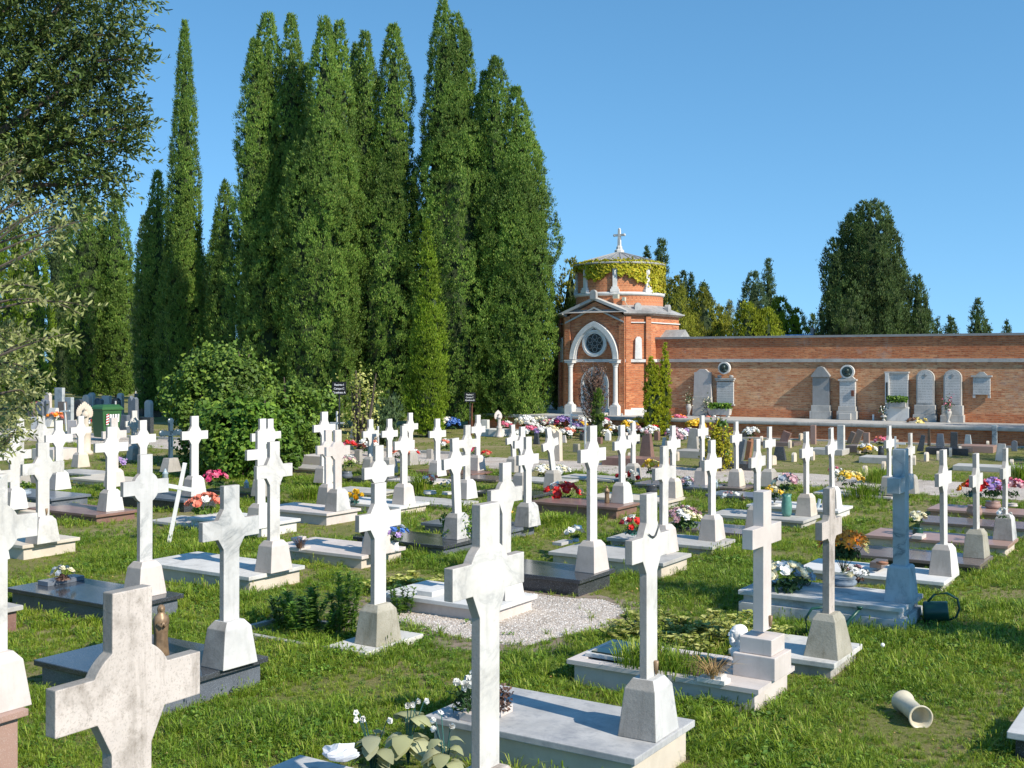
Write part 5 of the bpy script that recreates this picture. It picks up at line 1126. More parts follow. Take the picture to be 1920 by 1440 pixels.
# ------------------------------------------------------------------ flowers
def frame_of(d):
    d = Vector(d).normalized(); u = d.cross(Vector((0, 0, 1))); u = u.normalized() if u.length > .05 else Vector((1, 0, 0)); return d, u, d.cross(u)
def bloom(mb, c, d, r, kind='rose', mi=None, mi2=None):
    d, u, v = frame_of(d); c = Vector(c)
    layers = {'rose': [(5, .95, .55, .0), (5, .72, .8, .6), (4, .42, 1.15, .2)], 'daisy': [(11, 1.0, .15, 0), (9, .8, .35, .3)], 'tulip': [(4, 1.0, 1.15, 0), (3, .9, 1.3, .5)], 'puff': [(6, 1, .2, 0), (6, .8, .7, .4), (5, .5, 1.1, .1)]}[kind]
    for n, rr, el, off in layers:
        for k in range(n):
            a = 2*PI*(k+off)/n+random.uniform(-.1, .1); e = el+random.uniform(-.12, .12); rad = (u*math.cos(a)+v*math.sin(a)); tan = (-u*math.sin(a)+v*math.cos(a))
            ax = rad*math.cos(e)+d*math.sin(e); wd = r*rr*(1.25 if kind != 'daisy' else .42)*PI/n*(1 if kind != 'daisy' else 2)
            p1 = c+ax*r*rr*.55; p2 = c+ax*r*rr+d*r*.08
            mb.add([c, p1+tan*wd*.55, p2+tan*wd*.25, p2-tan*wd*.25, p1-tan*wd*.55], [(0, 1, 4), (1, 2, 3, 4)], mi)
    if kind in ('rose', 'puff'): mb.ell(c+d*r*.3, (r*.5, r*.5, r*.42), 7, 4, mi)
    if kind == 'daisy': mb.ell(c+d*r*.1, (r*.22, r*.22, r*.16), 8, 5, mi2 if mi2 is not None else mi)
BM = {}
def bouquet(px, py, e, r, cols, label, kind='rose', n=12, pot=None, near=False, leafm='flower_leaf', h=None, Y=None, name='flower_bouquet', br=None, nl=None, potm='grey_ceramic', stemh=0.0, cat='bouquet', group=None):
    loc = gpd(px, Y, e) if Y else gp(px, py, e)
    o = thing(name, label, cat, loc, random.uniform(0, 6), group)
    z0 = 0; r *= 1.15; br = br*1.12 if br else None
    if pot:
        ph, pr = pot; z0 = ph
        mb = MB(); mb.lathe([(pr*.7, 0), (pr*.95, ph*.15), (pr, ph*.5), (pr*.8, ph*.85), (pr*.95, ph), (pr*.85, ph-.004)], 16); part('vase', mb, potm, o, True)
    z0 += stemh; br = br*1.2 if br else r*.42; nl = int((nl or (120 if near else 45))*.7)
    mb = MB(); P = rng.normal(size=(nl, 3)); P /= np.linalg.norm(P, axis=1)[:, None]; Q0 = P*np.array([r, r, r*.7])*rng.uniform(.35, .8, (nl, 1)); Q0[:, 2] = np.abs(Q0[:, 2])*rng.choice([1, .35], nl)+z0+r*.12
    V, Q = leaf_cards(Q0, P+np.array([0, 0, .5]), r*.36, aspect=.5, jit=.6)
    pts = []
    for k in range(n):
        g = k*2.39996; t = math.sqrt((k+.5)/n)*.95; el = math.acos(min(1, t)); d = Vector((math.cos(g)*math.cos(el), math.sin(g)*math.cos(el), math.sin(el)*.8+.15)); rr = r*random.uniform(1.0, 1.2)
        pts.append((Vector((d.x*rr, d.y*rr, z0+r*.15+d.z*rr)), d+Vector((0, 0, .1))))
    if near:
        mb.arr(V, Q); 
        for q, d in pts[::2]: mb.tube([(0, 0, z0*.5), tuple(q)], .003, 4)
        part('foliage', mb, leafm, o)
        for i, (q, d) in enumerate(pts):
            c = cols[i % len(cols)]; key = (kind, c)
            if key not in BM: b = MB(); bloom(b, (0, 0, 0), (0, 0, 1), 1, kind, 0, 1); BM[key] = b.mesh('blossom', ['petal_'+c, 'petal_brownf'], False, False)
            b = link('blossom', BM[key], o, q); b.scale = (br*random.uniform(.8, 1.15),)*3; b.rotation_euler = d.to_track_quat('Z', 'Y').to_euler()
    else:
        mats = [leafm]+['petal_'+c for c in cols]; mb.arr(V, Q, 0)
        for i, (q, d) in enumerate(pts): bloom(mb, q, d, br*random.uniform(.8, 1.15), 'puff' if kind == 'rose' else kind, 1+i % len(cols), 1+i % len(cols))
        part('flowers', mb, mats, o)
    return o
bq = bouquet
bq(1580, 1097, .25, .20, ['orange', 'orange', 'yellow', 'orange', 'paleyellow'], 'orange and yellow daisies in a bowl on the two-tier tomb', 'daisy', 26, (.085, .15), True, stemh=.2, br=.066, nl=320)
bq(1470, 1108, .25, .20, ['cream', 'white', 'cream', 'cream'], 'bouquet of cream roses lying on the left of the two-tier tomb', 'rose', 17, None, True, br=.055, nl=150)
bq(1500, 1096, .25, .13, ['dusty', 'dusty', 'cream'], 'dusty grey-green leaf bunch behind the cream roses', 'puff', 8, None, True, leafm='bluegreen_leaf', br=.04)
bq(1600, 1092, .25, .12, ['white', 'mauve', 'cream'], 'drooping dried pale flowers at the right of the orange daisies', 'puff', 10, None, True, leafm='dead_leaf', br=.035)
bq(1056, 952, 0, .25, ['red', 'red', 'white', 'red', 'cream'], 'red and white bouquet in the grass at centre', 'rose', 15, None, True, br=.085, nl=170, stemh=.05)
bq(1188, 1003, .2, .16, ['white', 'red', 'white', 'darkred', 'cream'], 'red and white roses with teal leaves, behind the cracked cross', 'rose', 13, None, True, leafm='teal_leaf', br=.052)
bq(1283, 990, .12, .21, ['mauve', 'cream', 'white', 'mauve'], 'broad bouquet of many small pinkish cream flowers', 'puff', 28, None, True, br=.045, nl=200)
bq(1222, 925, .15, .15, ['yellow', 'paleyellow', 'yellow'], 'tall yellow flowers in a dark round vase', 'rose', 8, (.16, .11), True, stemh=.2, potm='dark_granite', br=.065)
bq(1178, 914, .1, .17, ['darkred', 'darkred', 'white'], 'dark red tulips with white ones in front of the path', 'tulip', 12, None, True, br=.06, stemh=.05)
bq(1287, 913, .1, .13, ['mauve', 'dusty'], 'faded mauve flowers on the grey-blue slab', 'puff', 12, None, False)
bq(383, 977, .08, .20, ['coral', 'white', 'coral', 'coral'], 'coral and white roses on the thin grey slab', 'rose', 13, (.05, .07), True, leafm='weed_leaf', potm='rust', stemh=.06, br=.072)
bq(404, 926, .1, .19, ['hotpink', 'hotpink', 'pink'], 'hot pink carnations at the foot of the leafy bush', 'puff', 14, None, True, stemh=.16, br=.052)
bq(1593, 918, 0, .20, ['cream', 'yellow', 'paleyellow'], 'cream and yellow bouquet beside the gravel path', 'puff', 18, None, False, stemh=.06)
bq(1566, 905, .1, .12, ['pink', 'white'], 'pink roses just left of the cream and yellow bouquet', 'rose', 6, None, False, stemh=.15)
bq(1827, 967, .15, .17, ['red', 'red', 'orange'], 'bright red flowers with teal leaves in a pinkish vase', 'rose', 9, (.17, .12), True, leafm='teal_leaf', potm='pink_granite', stemh=.12, br=.075)
bq(1862, 953, .15, .19, ['lilac', 'yellow', 'pink', 'lilac'], 'mixed lilac and yellow flowers in a low vase', 'puff', 16, (.12, .13), True, potm='pink_granite', stemh=.08, br=.055)
bq(1897, 950, .1, .2, ['pink', 'mauve', 'pink'], 'pink bunch at the right edge beside the mixed flowers', 'rose', 12, (.06, .1), False, potm='pink_stone', stemh=.1)
bq(1721, 1003, .15, .10, ['white', 'cream', 'cream'], 'white flowers in a green pot on a small stone block', 'puff', 6, (.10, .075), True, potm='green_plastic', stemh=.07, br=.05)
bq(1880, 973, .48, .09, ['white'], 'small white flowers lying at the foot of the rightmost tall cross', 'puff', 4, None, False)
bq(741, 1034, .17, .13, ['dusty', 'lilac', 'blue'], 'blue-grey hydrangea bunch on the cream tomb', 'puff', 14, (.12, .05), True, potm='letter_white', leafm='bluegreen_leaf', stemh=.02, br=.04)
bq(690, 1030, .17, .10, ['cream', 'brownf'], 'dark leaves with a few cream flowers in a stone vase', 'puff', 6, (.17, .08), True, potm='pink_stone', br=.03)
bq(664, 944, .15, .11, ['yellow', 'white', 'yellow'], 'yellow lilies wrapped in blue foil', 'tulip', 6, None, True, leafm='teal_leaf', br=.07)
bq(650, 897, .1, .18, ['white', 'cream', 'mauve'], 'white sprays in a dark round vase', 'puff', 20, (.15, .13), False, potm='grey_granite', stemh=.08, br=.04)
bq(1017, 896, 0, .17, ['white', 'cream'], 'ball of white roses left of the strongly leaning cross', 'rose', 14, None, False, stemh=.03)
bq(1050, 896, 0, .17, ['cream', 'white'], 'ball of cream roses right of the strongly leaning cross', 'rose', 14, None, False, stemh=.03)
bq(746, 880, 0, .2, ['orange', 'red', 'coral'], 'orange and red flowers between the white crosses', 'puff', 16, None, False, stemh=.25)
bq(773, 868, 0, .17, ['white', 'red'], 'white and red flowers right of the orange ones', 'puff', 12, None, False, stemh=.1)
bq(848, 812, 0, .25, ['blue', 'blue', 'blue'], 'blue flowers near the foot of the cypresses', 'puff', 14, None, False, stemh=.15)
bq(832, 812, 0, .25, ['white', 'cream'], 'white flowers beside the blue ones', 'puff', 14, None, False, stemh=.2)
bq(886, 858, 0, .17, ['hotpink', 'red'], 'magenta flowers left of the tall far cross', 'puff', 10, None, False, stemh=.08)
bq(912, 866, 0, .13, ['red', 'coral'], 'red flowers right of the tall far cross', 'puff', 10, None, False, stemh=.1)
bq(806, 927, .1, .12, ['coral', 'white'], 'coral gladioli in a white oblong dish', 'puff', 8, (.07, .13), False, potm='clean_marble', stemh=.12)
bq(838, 928, .1, .09, ['dusty', 'dusty'], 'faded blue-green sprigs in a round white dish', 'puff', 5, (.06, .10), False, potm='clean_marble', leafm='bluegreen_leaf', stemh=.08)
bq(1408, 828, 0, .2, ['white', 'white'], 'white daisies before the leaning brown slab', 'puff', 16, (.1, .08), False, potm='terracotta', stemh=.05)
bq(1372, 948, 0, .17, ['white', 'mauve'], 'scattered white roses in the grass behind the pinkish cross base', 'rose', 7, None, True, br=.05, nl=60)
bq(223, 882, .1, .16, ['dusty', 'lilac'], 'dusty blue bunch beside the broad cross near the bin', 'puff', 12, None, False, leafm='bluegreen_leaf', stemh=.05)
bq(46, 928, .2, .14, ['dusty'], 'leafy green plant in a grey bowl at left', 'puff', 1, (.1, .12), False, leafm='weed_leaf', nl=90, stemh=.06)
bq(5, 962, .15, .08, ['red'], 'small red flower at the left edge', 'rose', 3, None, False, stemh=.15)
bq(104, 800, 0, .25, ['coral', 'orange'], 'coral flowers among the left headstones', 'puff', 10, None, False, stemh=.2)
bq(70, 785, 0, .3, ['pink', 'white'], 'pink flowers at the left end of the far headstones', 'puff', 12, None, False, stemh=.3)
bq(1079, 1016, .2, .085, ['white', 'cream'], 'white artificial rose in a dish on the pale grey slab', 'rose', 5, (.05, .05), True, potm='clear_plastic', br=.06)
bq(953, 975, .15, .07, ['yellow', 'paleyellow'], 'small yellow flowers at the cross left of the red bouquet', 'puff', 7, None, False, stemh=.05)
bq(1452, 950, .12, .15, ['yellow', 'cream', 'brownf'], 'yellow and brown flowers in a white bowl beside the teal vase', 'puff', 14, (.06, .12), True, potm='clean_marble', stemh=.08, br=.04)
bq(1475, 968, .12, .17, ['mauve', 'dusty', 'cream', 'mauve'], 'faded mauve roses in a tall teal vase', 'rose', 11, (.36, .085), True, potm='teal_ceramic', stemh=.05, br=.065)
bq(118, 1088, .25, .10, ['dusty', 'cream', 'white'], 'small dark blue and cream posy on the polished black tomb', 'puff', 9, None, True, leafm='dead_leaf', br=.03)
bq(1205, 870, 0, .13, ['white', 'mauve'], 'white flowers on the tapered reddish headstone', 'puff', 9, None, False, Y=29, stemh=.75)
bq(1652, 857, 0, .16, ['pink', 'coral'], 'pink roses in a black vase on the lawn', 'rose', 8, (.3, .09), False, potm='dark_granite', stemh=.02)
bq(1625, 853, 0, .2, ['white', 'yellow'], 'low white and yellow flowers on the lawn at right', 'puff', 12, None, False)
bq(1765, 815, 0, .3, ['white', 'hotpink', 'white'], 'large white and magenta bunch near the right monuments', 'puff', 18, (.35, .1), False, potm='clean_marble', stemh=.05)
bq(1845, 822, 0, .25, ['white', 'paleyellow'], 'white and yellow bunch above the reddish tapered stone', 'puff', 12, None, False, stemh=.45)
bq(1720, 828, 0, .28, ['paleyellow', 'brownf'], 'brownish green plant between brown headstones', 'puff', 6, None, False, stemh=.35, nl=120)
bq(1570, 815, 0, .3, ['hotpink', 'coral', 'white'], 'tall pink and coral flowers by the white pillar', 'puff', 14, None, False, stemh=.4)
bq(1270, 838, 0, .26, ['white', 'mauve'], 'pale mauve bouquet left of the grey tapered stone', 'puff', 18, None, False, stemh=.15)
bq(1325, 842, 0, .22, ['white', 'dusty'], 'white sprig right of the yellow shrub', 'puff', 9, None, False, stemh=.05)
FB = [(985, 'white', 'cream'), (1000, 'white', 'pink'), (1012, 'cream', 'white'), (1026, 'pink', 'white'), (1043, 'white', 'dusty'), (1056, 'lilac', 'hotpink'), (1070, 'coral', 'white'), (1085, 'mauve', 'yellow'), (1098, 'white', 'cream'), (1128, 'white', 'pink'), (1142, 'cream', 'red'), (1180, 'yellow', 'white'), (1198, 'yellow', 'cream'), (1215, 'white', 'red'), (1238, 'white', 'lilac'), (1250, 'pink', 'white'), (1274, 'orange', 'pink'), (1306, 'yellow', 'yellow'), (1333, 'white', 'coral'), (1362, 'white', 'dusty'), (1434, 'white', 'dusty'), (1452, 'paleyellow', 'white'), (1480, 'pink', 'white'), (1535, 'white', 'cream'), (1632, 'white', 'pink'), (1745, 'white', 'dusty'), (1778, 'white', 'yellow'), (1830, 'yellow', 'brownf'), (1893, 'white', 'lilac')]
CN = {'white': 'white', 'cream': 'cream', 'pink': 'pink', 'lilac': 'lilac', 'coral': 'coral', 'mauve': 'mauve', 'yellow': 'yellow', 'orange': 'orange', 'paleyellow': 'pale yellow', 'dusty': 'blue-grey', 'red': 'red', 'hotpink': 'magenta', 'brownf': 'brown'}
ORD = ['first', 'second', 'third', 'fourth', 'fifth', 'sixth', 'seventh', 'eighth', 'ninth', 'tenth', 'eleventh', 'twelfth', 'thirteenth', 'fourteenth', 'fifteenth', 'sixteenth', 'seventeenth', 'eighteenth', 'nineteenth', 'twentieth', 'twenty-first', 'twenty-second', 'twenty-third', 'twenty-fourth', 'twenty-fifth', 'twenty-sixth', 'twenty-seventh', 'twenty-eighth', 'twenty-ninth', 'thirtieth']
for i, (px, a, b) in enumerate(FB):
    yb = 812+random.uniform(-3, 9)
    bq(px, yb, 0, random.uniform(.2, .3), [a, b, a], '%s and %s flowers, %s from the left in the far row below the ledge' % (CN[a], CN[b], ORD[i]) if a != b else '%s flowers, %s from the left in the far row below the ledge' % (CN[a], ORD[i]), 'puff', 16, None, False, stemh=random.uniform(.05, .3), group='flowers in the far row below the ledge')
F2 = [(968, 828, 'white', 'cream'), (994, 822, 'pink', 'white'), (1018, 826, 'white', 'lilac'), (1034, 818, 'cream', 'yellow'), (1064, 824, 'white', 'coral'), (1080, 818, 'lilac', 'white'), (1104, 822, 'white', 'pink'), (1134, 824, 'cream', 'white'), (1149, 820, 'white', 'yellow'), (1190, 822, 'mauve', 'white'), (1222, 820, 'white', 'red'), (1260, 824, 'white', 'pink'), (1292, 822, 'lilac', 'cream'), (1560, 820, 'white', 'pink'), (1590, 818, 'cream', 'white'), (1660, 822, 'pink', 'white'), (1704, 830, 'white', 'dusty'), (1750, 826, 'yellow', 'white'), (1800, 826, 'white', 'lilac'), (1870, 828, 'pink', 'yellow'), (948, 812, 'white', 'pink'), (600, 850, 'white', 'cream'), (690, 855, 'coral', 'white'), (655, 850, 'pink', 'red'), (835, 850, 'white', 'coral'), (232, 800, 'white', 'pink'), (150, 802, 'cream', 'white'), (180, 806, 'red', 'white')]
for i, (px, yb, a, b) in enumerate(sorted(F2)):
    bq(px, yb, 0, random.uniform(.17, .24), [a, b, a], '%s and %s flowers on the far lawn, %s of these bunches from left' % (CN[a], CN[b], ORD[i]), 'puff', 12, None, False, stemh=random.uniform(.02, .12), group='flowers on the lawn before the far row')
# ------------------------------------------------------------------ far headstones
def stone_at(px, yb, yt, wpx, kind, mat, label, lean=0, d=.16, base=None, rot=None, name='headstone'):
    p = gp(px, yb); Y = p.y; w = wpx/F*Y; hh = (yb-yt)/F*Y
    o = thing(name, label, 'headstone', p, (rot if rot is not None else WROT+random.uniform(-.1, .1)), 'headstones on the far lawns', (0, lean))
    mb = MB(); w2 = w/2
    if kind == 'taper': mb.frus([(0, w2, w2*.6), (hh, w2*.62, w2*.3)])
    elif kind == 'post': mb.frus([(0, w2, w2*.7), (hh, w2*.96, w2*.65)])
    elif kind == 'round': mb.prismy([(-w2, 0), (w2, 0)]+arcpts(w2, hh-w2*.8, w2*.8), -d/2, d/2)
    elif kind == 'wave': mb.prismy([(-w2, 0), (w2, 0), (w2*.9, hh*.9), (w2*.5, hh*.96), (0, hh*.85), (-w2*.5, hh), (-w2*.95, hh*.88)], -d/2, d/2)
    elif kind == 'book': mb.frus([(0, w2, .25), (hh, w2*.95, .06, 0, .14)])
    else: mb.frus([(0, w2, d/2), (hh, w2, d/2)])
    part('stone', mb, mat, o, bevel=.01)
    if base:
        bw, bl, bh = base; mb = MB(); mb.box((0, -bl/2+.2, bh/2), (bw, bl, bh)); part('slab', mb, mat, o, bevel=.01)
    return o
HS = [
 (1213, 857, 812, 25, 'taper', 'red_granite', 'reddish brown tapered headstone on a long brown base', 0, None),
 (1300, 843, 803, 22, 'taper', 'grey_stone', 'grey tapered headstone with a dark sloping face near the yellow shrub', 0, None),
 (1386, 864, 822, 12, 'slab', 'grey_granite', 'leaning dark slab left of the white daisies', .2, None),
 (1402, 862, 826, 9, 'slab', 'terracotta', 'brownish leaning slab under the white daisies', .15, None),
 (1468, 834, 808, 15, 'slab', 'red_granite', 'red-brown slab leaning right on the lawn', .35, None),
 (1462, 863, 837, 24, 'taper', 'dark_granite', 'black tapered block on the lawn', 0, None),
 (1525, 833, 797, 10, 'post', 'pink_granite', 'brownish square post by the rusty rod', 0, None),
 (1577, 853, 797, 13, 'post', 'white_marble', 'tall white rectangular pillar on the right lawn', 0, None),
 (1603, 832, 804, 12, 'slab', 'brown_granite', 'brown slab leaning right beside the white pillar', .4, None),
 (1592, 832, 808, 9, 'slab', 'brown_granite', 'darker narrow slab between the white pillar and the leaning brown slab', .4, None),
 (1625, 841, 811, 11, 'post', 'pink_granite', 'pinkish post right of the leaning brown slabs', 0, None),
 (1676, 821, 798, 11, 'slab', 'brown_granite', 'brown headstone behind the slender cross', .1, None),
 (1686, 808, 784, 8, 'slab', 'pink_granite', 'tall pale brown slab leaning right near the ledge', .15, None),
 (1695, 827, 804, 12, 'slab', 'pink_granite', 'pinkish leaning slab in front of the tall pale brown one', .3, None),
 (1712, 823, 801, 8, 'slab', 'pink_stone', 'pale slab leaning right beside the brownish plant', .2, None),
 (1725, 846, 815, 12, 'taper', 'dark_granite', 'dark leaning headstone right of the slender crosses', .2, None),
 (1742, 836, 803, 6, 'taper', 'bark', 'slim dark pointed marker among the right graves', 0, None),
 (1763, 843, 813, 17, 'taper', 'grey_granite', 'dark tapered headstone under the white and magenta bunch', 0, None),
 (1789, 852, 810, 13, 'post', 'dark_granite', 'dark square pillar with a round vase', 0, None),
 (1815, 839, 815, 14, 'taper', 'blue_marble', 'blue-grey tapered stone in the shade at right', 0, None),
 (1842, 833, 806, 16, 'taper', 'pink_granite', 'reddish tapered headstone in the right row', 0, None),
 (1865, 839, 797, 9, 'post', 'blue_marble', 'slim blue-grey post near the right edge', 0, None),
 (1909, 832, 798, 12, 'taper', 'dark_granite', 'black tapered headstone at the right edge', 0, None),
 (1878, 864, 832, 22, 'taper', 'limestone', 'pale double-sided tapered headstone at far right', 0, None),
 (1042, 864, 804, 24, 'wave', 'travertine', 'rough pale travertine stele at centre', 0, None),
 (1006, 833, 812, 12, 'taper', 'dark_granite', 'small dark triangular stone left of the travertine stele', 0, None),
 (1081, 848, 832, 12, 'post', 'mossy_stone', 'stump-like brown stone behind the tall centre cross', 0, None),
 (910, 812, 787, 14, 'post', 'clean_marble', 'white stone altar left of the far angel', 0, None),
 (672, 870, 843, 13, 'post', 'grey_stone', 'short grey stone stub below the rose tree', 0, None),
 (806, 860, 842, 11, 'post', 'grey_stone', 'short grey stub by the light green conifer', 0, None),
 (568, 860, 822, 9, 'post', 'grey_stone', 'narrow grey stump in front of the bush', 0, None),
 (663, 822, 790, 14, 'taper', 'grey_stone', 'grey pointed slab behind the signpost', .1, None),
 # left field, far
 (112, 788, 727, 22, 'slab', 'blue_marble', 'bluish rectangular stone rising above the far left headstones', 0, None),
 (96, 800, 765, 21, 'book', 'white_marble', 'open white book-shaped stone at far left', 0, None),
 (76, 792, 752, 17, 'round', 'grey_granite', 'grey round-topped stone, first in the far left row', 0, None),
 (90, 785, 736, 15, 'round', 'pink_stone', 'pale pink round-topped stone behind the book-shaped one', 0, None),
 (85, 792, 748, 20, 'wave', 'grey_granite', 'grey wavy-topped stone beside the bluish rectangular one', 0, None),
 (117, 795, 753, 17, 'slab', 'brown_granite', 'dark brown stone right of the book-shaped one', 0, None),
 (130, 795, 745, 18, 'slab', 'blue_marble', 'blue-grey square stone in the far left row', 0, None),
 (148, 790, 748, 22, 'round', 'dark_granite', 'black round-topped stone in the far left row', 0, None),
 (163, 785, 740, 22, 'round', 'pink_stone', 'pale pinkish round stone behind the waste bin', 0, None),
 (172, 780, 736, 14, 'round', 'limestone', 'small pale round stone left of the dark heart-shaped one', 0, None),
 (186, 785, 746, 20, 'wave', 'grey_granite', 'grey wavy stone just above the bin lid', 0, None),
 (200, 780, 742, 20, 'slab', 'pink_stone', 'beige low stone above the bin', 0, None),
 (218, 790, 746, 20, 'round', 'dark_granite', 'black round stone right of the bin', 0, None),
 (226, 782, 737, 13, 'round', 'pink_stone', 'pale round stone behind the black one right of the bin', 0, None),
 (250, 805, 742, 22, 'wave', 'grey_granite', 'large grey curved stone under a small white cross', 0, None),
 (262, 780, 738, 24, 'slab', 'dark_granite', 'dark slab behind the large grey curved stone', 0, None),
 (279, 790, 750, 18, 'round', 'pink_stone', 'carved pale stone next to the leafy bush', 0, None),
 (60, 790, 756, 16, 'slab', 'brown_granite', 'brown stone at the far left behind the silvery shrub', 0, None),
 (70, 812, 782, 26, 'slab', 'clean_marble', 'white low stone behind the white crosses at left', 0, None),
 (232, 812, 778, 26, 'slab', 'grey_granite', 'dark grey grave block right of the waste bin', 0, None),
 (275, 812, 782, 30, 'slab', 'dark_granite', 'dark low grave block left of the bush', 0, None),
 (138, 815, 788, 26, 'slab', 'pink_stone', 'pale pink grave block before the angel', 0, None),
]
for (px, yb, yt, wpx, kd, mt, lb, ln, bs) in HS: stone_at(px, yb, yt, wpx, kd, mt, lb, ln, base=bs)
def lowslab(px0, px1, yb, e, mat, label, dep=.8):
    p0, p1 = gp(px0, yb), gp(px1, yb); dY = (p1.x-p0.x); Lx = dY/WD.x; c = p0+WD*(Lx/2)-WN*dep/2
    o = thing('grave_slab', label, 'grave slab', (c.x, c.y, 0), WROT, 'low slabs on the far lawns')
    mb = MB(); mb.box((0, 0, e/2), (Lx, dep, e)); part('slab', mb, mat, o, bevel=.01)
for a in ((1128, 1228, 872, .2, 'red_granite', 'long dark brown slab under the reddish tapered headstone'), (1262, 1318, 858, .2, 'grey_stone', 'grey slab under the grey tapered headstone'), (1310, 1398, 878, .16, 'dark_granite', 'dark slab right of the tallest cross near the wall'),
          (1610, 1682, 868, .16, 'limestone', 'pale low slab with a black vase on the right lawn'), (1786, 1896, 882, .12, 'limestone', 'long pale slab at far right by the path'), (1585, 1618, 848, .2, 'brown_granite', 'brown slab below the leaning brown stones'),
          (1735, 1800, 852, .2, 'dark_granite', 'dark slab in the shade at right'), (1800, 1850, 848, .2, 'pink_granite', 'reddish slab in the right row'), (1420, 1480, 835, .12, 'brown_granite', 'thin brown slab below the red-brown leaning slab'), (1515, 1570, 852, .16, 'limestone', 'pale slab left of the white pillar'),
          (60, 112, 862, .3, 'pink_stone', 'pale grave block behind the left crosses'), (560, 612, 872, .25, 'pink_stone', 'cream block in front of the bush'), (650, 720, 905, .12, 'dark_granite', 'dark slab below the rose tree'), (900, 940, 818, .25, 'clean_marble', 'white bench-like slab by the far angel')): lowslab(*a)
XS = [(975, 838, 14, 10), (1028, 826, 12, 9), (1058, 830, 14, 9), (1092, 826, 14, 8), (1124, 832, 12, 10), (1140, 826, 16, 10), (1158, 838, 13, 9), (1172, 824, 14, 9), (1196, 832, 12, 8), (1232, 826, 18, 9), (1246, 836, 16, 10), (1282, 824, 16, 10), (1350, 826, 14, 9), (1398, 822, 15, 9), (1424, 820, 14, 8), (1500, 818, 16, 9), (1548, 822, 16, 9), (1640, 818, 14, 8), (1735, 822, 16, 9), (1802, 822, 16, 9), (1888, 826, 18, 9), (1902, 846, 20, 10)]
XM = [('clean_marble', 'white'), ('grey_granite', 'grey'), ('pink_stone', 'cream'), ('dark_granite', 'black'), ('red_granite', 'reddish')]
for i, (px, y, h_, w_) in enumerate(XS):
    mm, cn = XM[i % 5]; kd = ('slab', 'round', 'taper', 'wave')[i % 4]
    stone_at(px, y, y-h_, w_, kd, mm, 'small %s headstone on the far lawn, %s of the little ones from the left' % (cn, ORD[i]), 0)
# small oval numbered stones on the lawn
MK = [(1181, 866), (1450, 872), (1489, 866), (1524, 863), (1481, 840), (1502, 826), (1428, 832), (1622, 893), (1657, 884), (1714, 872), (1737, 865), (1759, 863), (1782, 856), (1800, 853), (1852, 842), (1897, 838), (1611, 850), (1682, 839), (1270, 864), (1897, 880)]
mb = MB(); mb.prism([(-.075, 0), (.075, 0)]+[(.075*math.cos(a), .13+.06*math.sin(a)) for a in np.linspace(.2, PI-.2, 7)], -.03, .03); mk = mb.mesh('marker', ['travertine'], False, True, .008)
for i, (px, y) in enumerate(sorted(MK)):
    o = link('grave_marker', mk, None, gp(px, y), ROT+random.uniform(-.3, .3)); o.scale = (1.3,)*3
    tag(o, 'small rounded white marker stone on the lawn, %s from the left' % ORD[i], 'grave marker', 'small marker stones on the lawn')
o = thing('numbered_stone', 'small white cube stone in the grass below the reddish slab', 'grave marker', gp(230, 972), ROT); mb = MB(); mb.box((0, 0, .06), (.06, .13, .14)); part('stone', mb, 'clean_marble', o, bevel=.004)
# thin white painted crosses
def thin_cross(px, yb, yt, label, wpx=None, mat='white_paint', lean=0, w_=.035, arm=.3, rot=WROT, name='small_cross', frac=.28):
    p = gp(px, yb); H = (yb-yt)/F*p.y; o = thing(name, label, 'small cross', p, rot, 'thin painted crosses', (0, lean))
    mb = MB(); mb.box((0, 0, H/2-.03), (w_*2, w_, H+.06)); mb.box((0, 0, H*(1-frac)), (arm*2, w_*1.04, w_*2)); part('cross', mb, mat, o, bevel=.003); return o
TCR = [(990, 812, 785), (1037, 812, 784), (1071, 822, 760), (1097, 847, 783), (1153, 810, 768), (1166, 812, 775), (1211, 815, 772), (1347, 815, 781), (1366, 814, 785), (1417, 812, 781), (1569, 800, 772), (1637, 822, 777), (1732, 812, 777), (1198, 808, 779), (124, 808, 755), (217, 800, 752), (633, 845, 771), (254, 758, 733), (1678, 862, 818), (709, 850, 799), (75, 770, 737), (269, 758, 722)]
for i, (px, yb, yt) in enumerate(sorted(TCR)):
    thin_cross(px, yb, yt, 'thin white painted cross on the far lawns, %s from the left' % ORD[i], w_=.03 if yb < 830 else .025, arm=.27 if (yb-yt) > 30 else .17, lean={1732: .22, 124: -.08}.get(px, random.uniform(-.03, .03)), frac=.3)
# leaning wooden cross
p0 = gp(316, 1022)
o = thing('leaning_cross', 'thin white wooden cross leaning to the right, rusty at its foot', 'wooden cross', p0, R(8), None, (0, R(11)))
mb = MB(); mb.box((0, 0, .58), (.055, .045, 1.22)); mb.box((0, -.002, .83), (.42, .05, .055)); part('cross', mb, 'white_paint', o, bevel=.003, loc=(0, 0, 0))
mb = MB(); mb.box((0, 0, -.0), (.045, .035, .12)); part('foot', mb, 'rust', o)
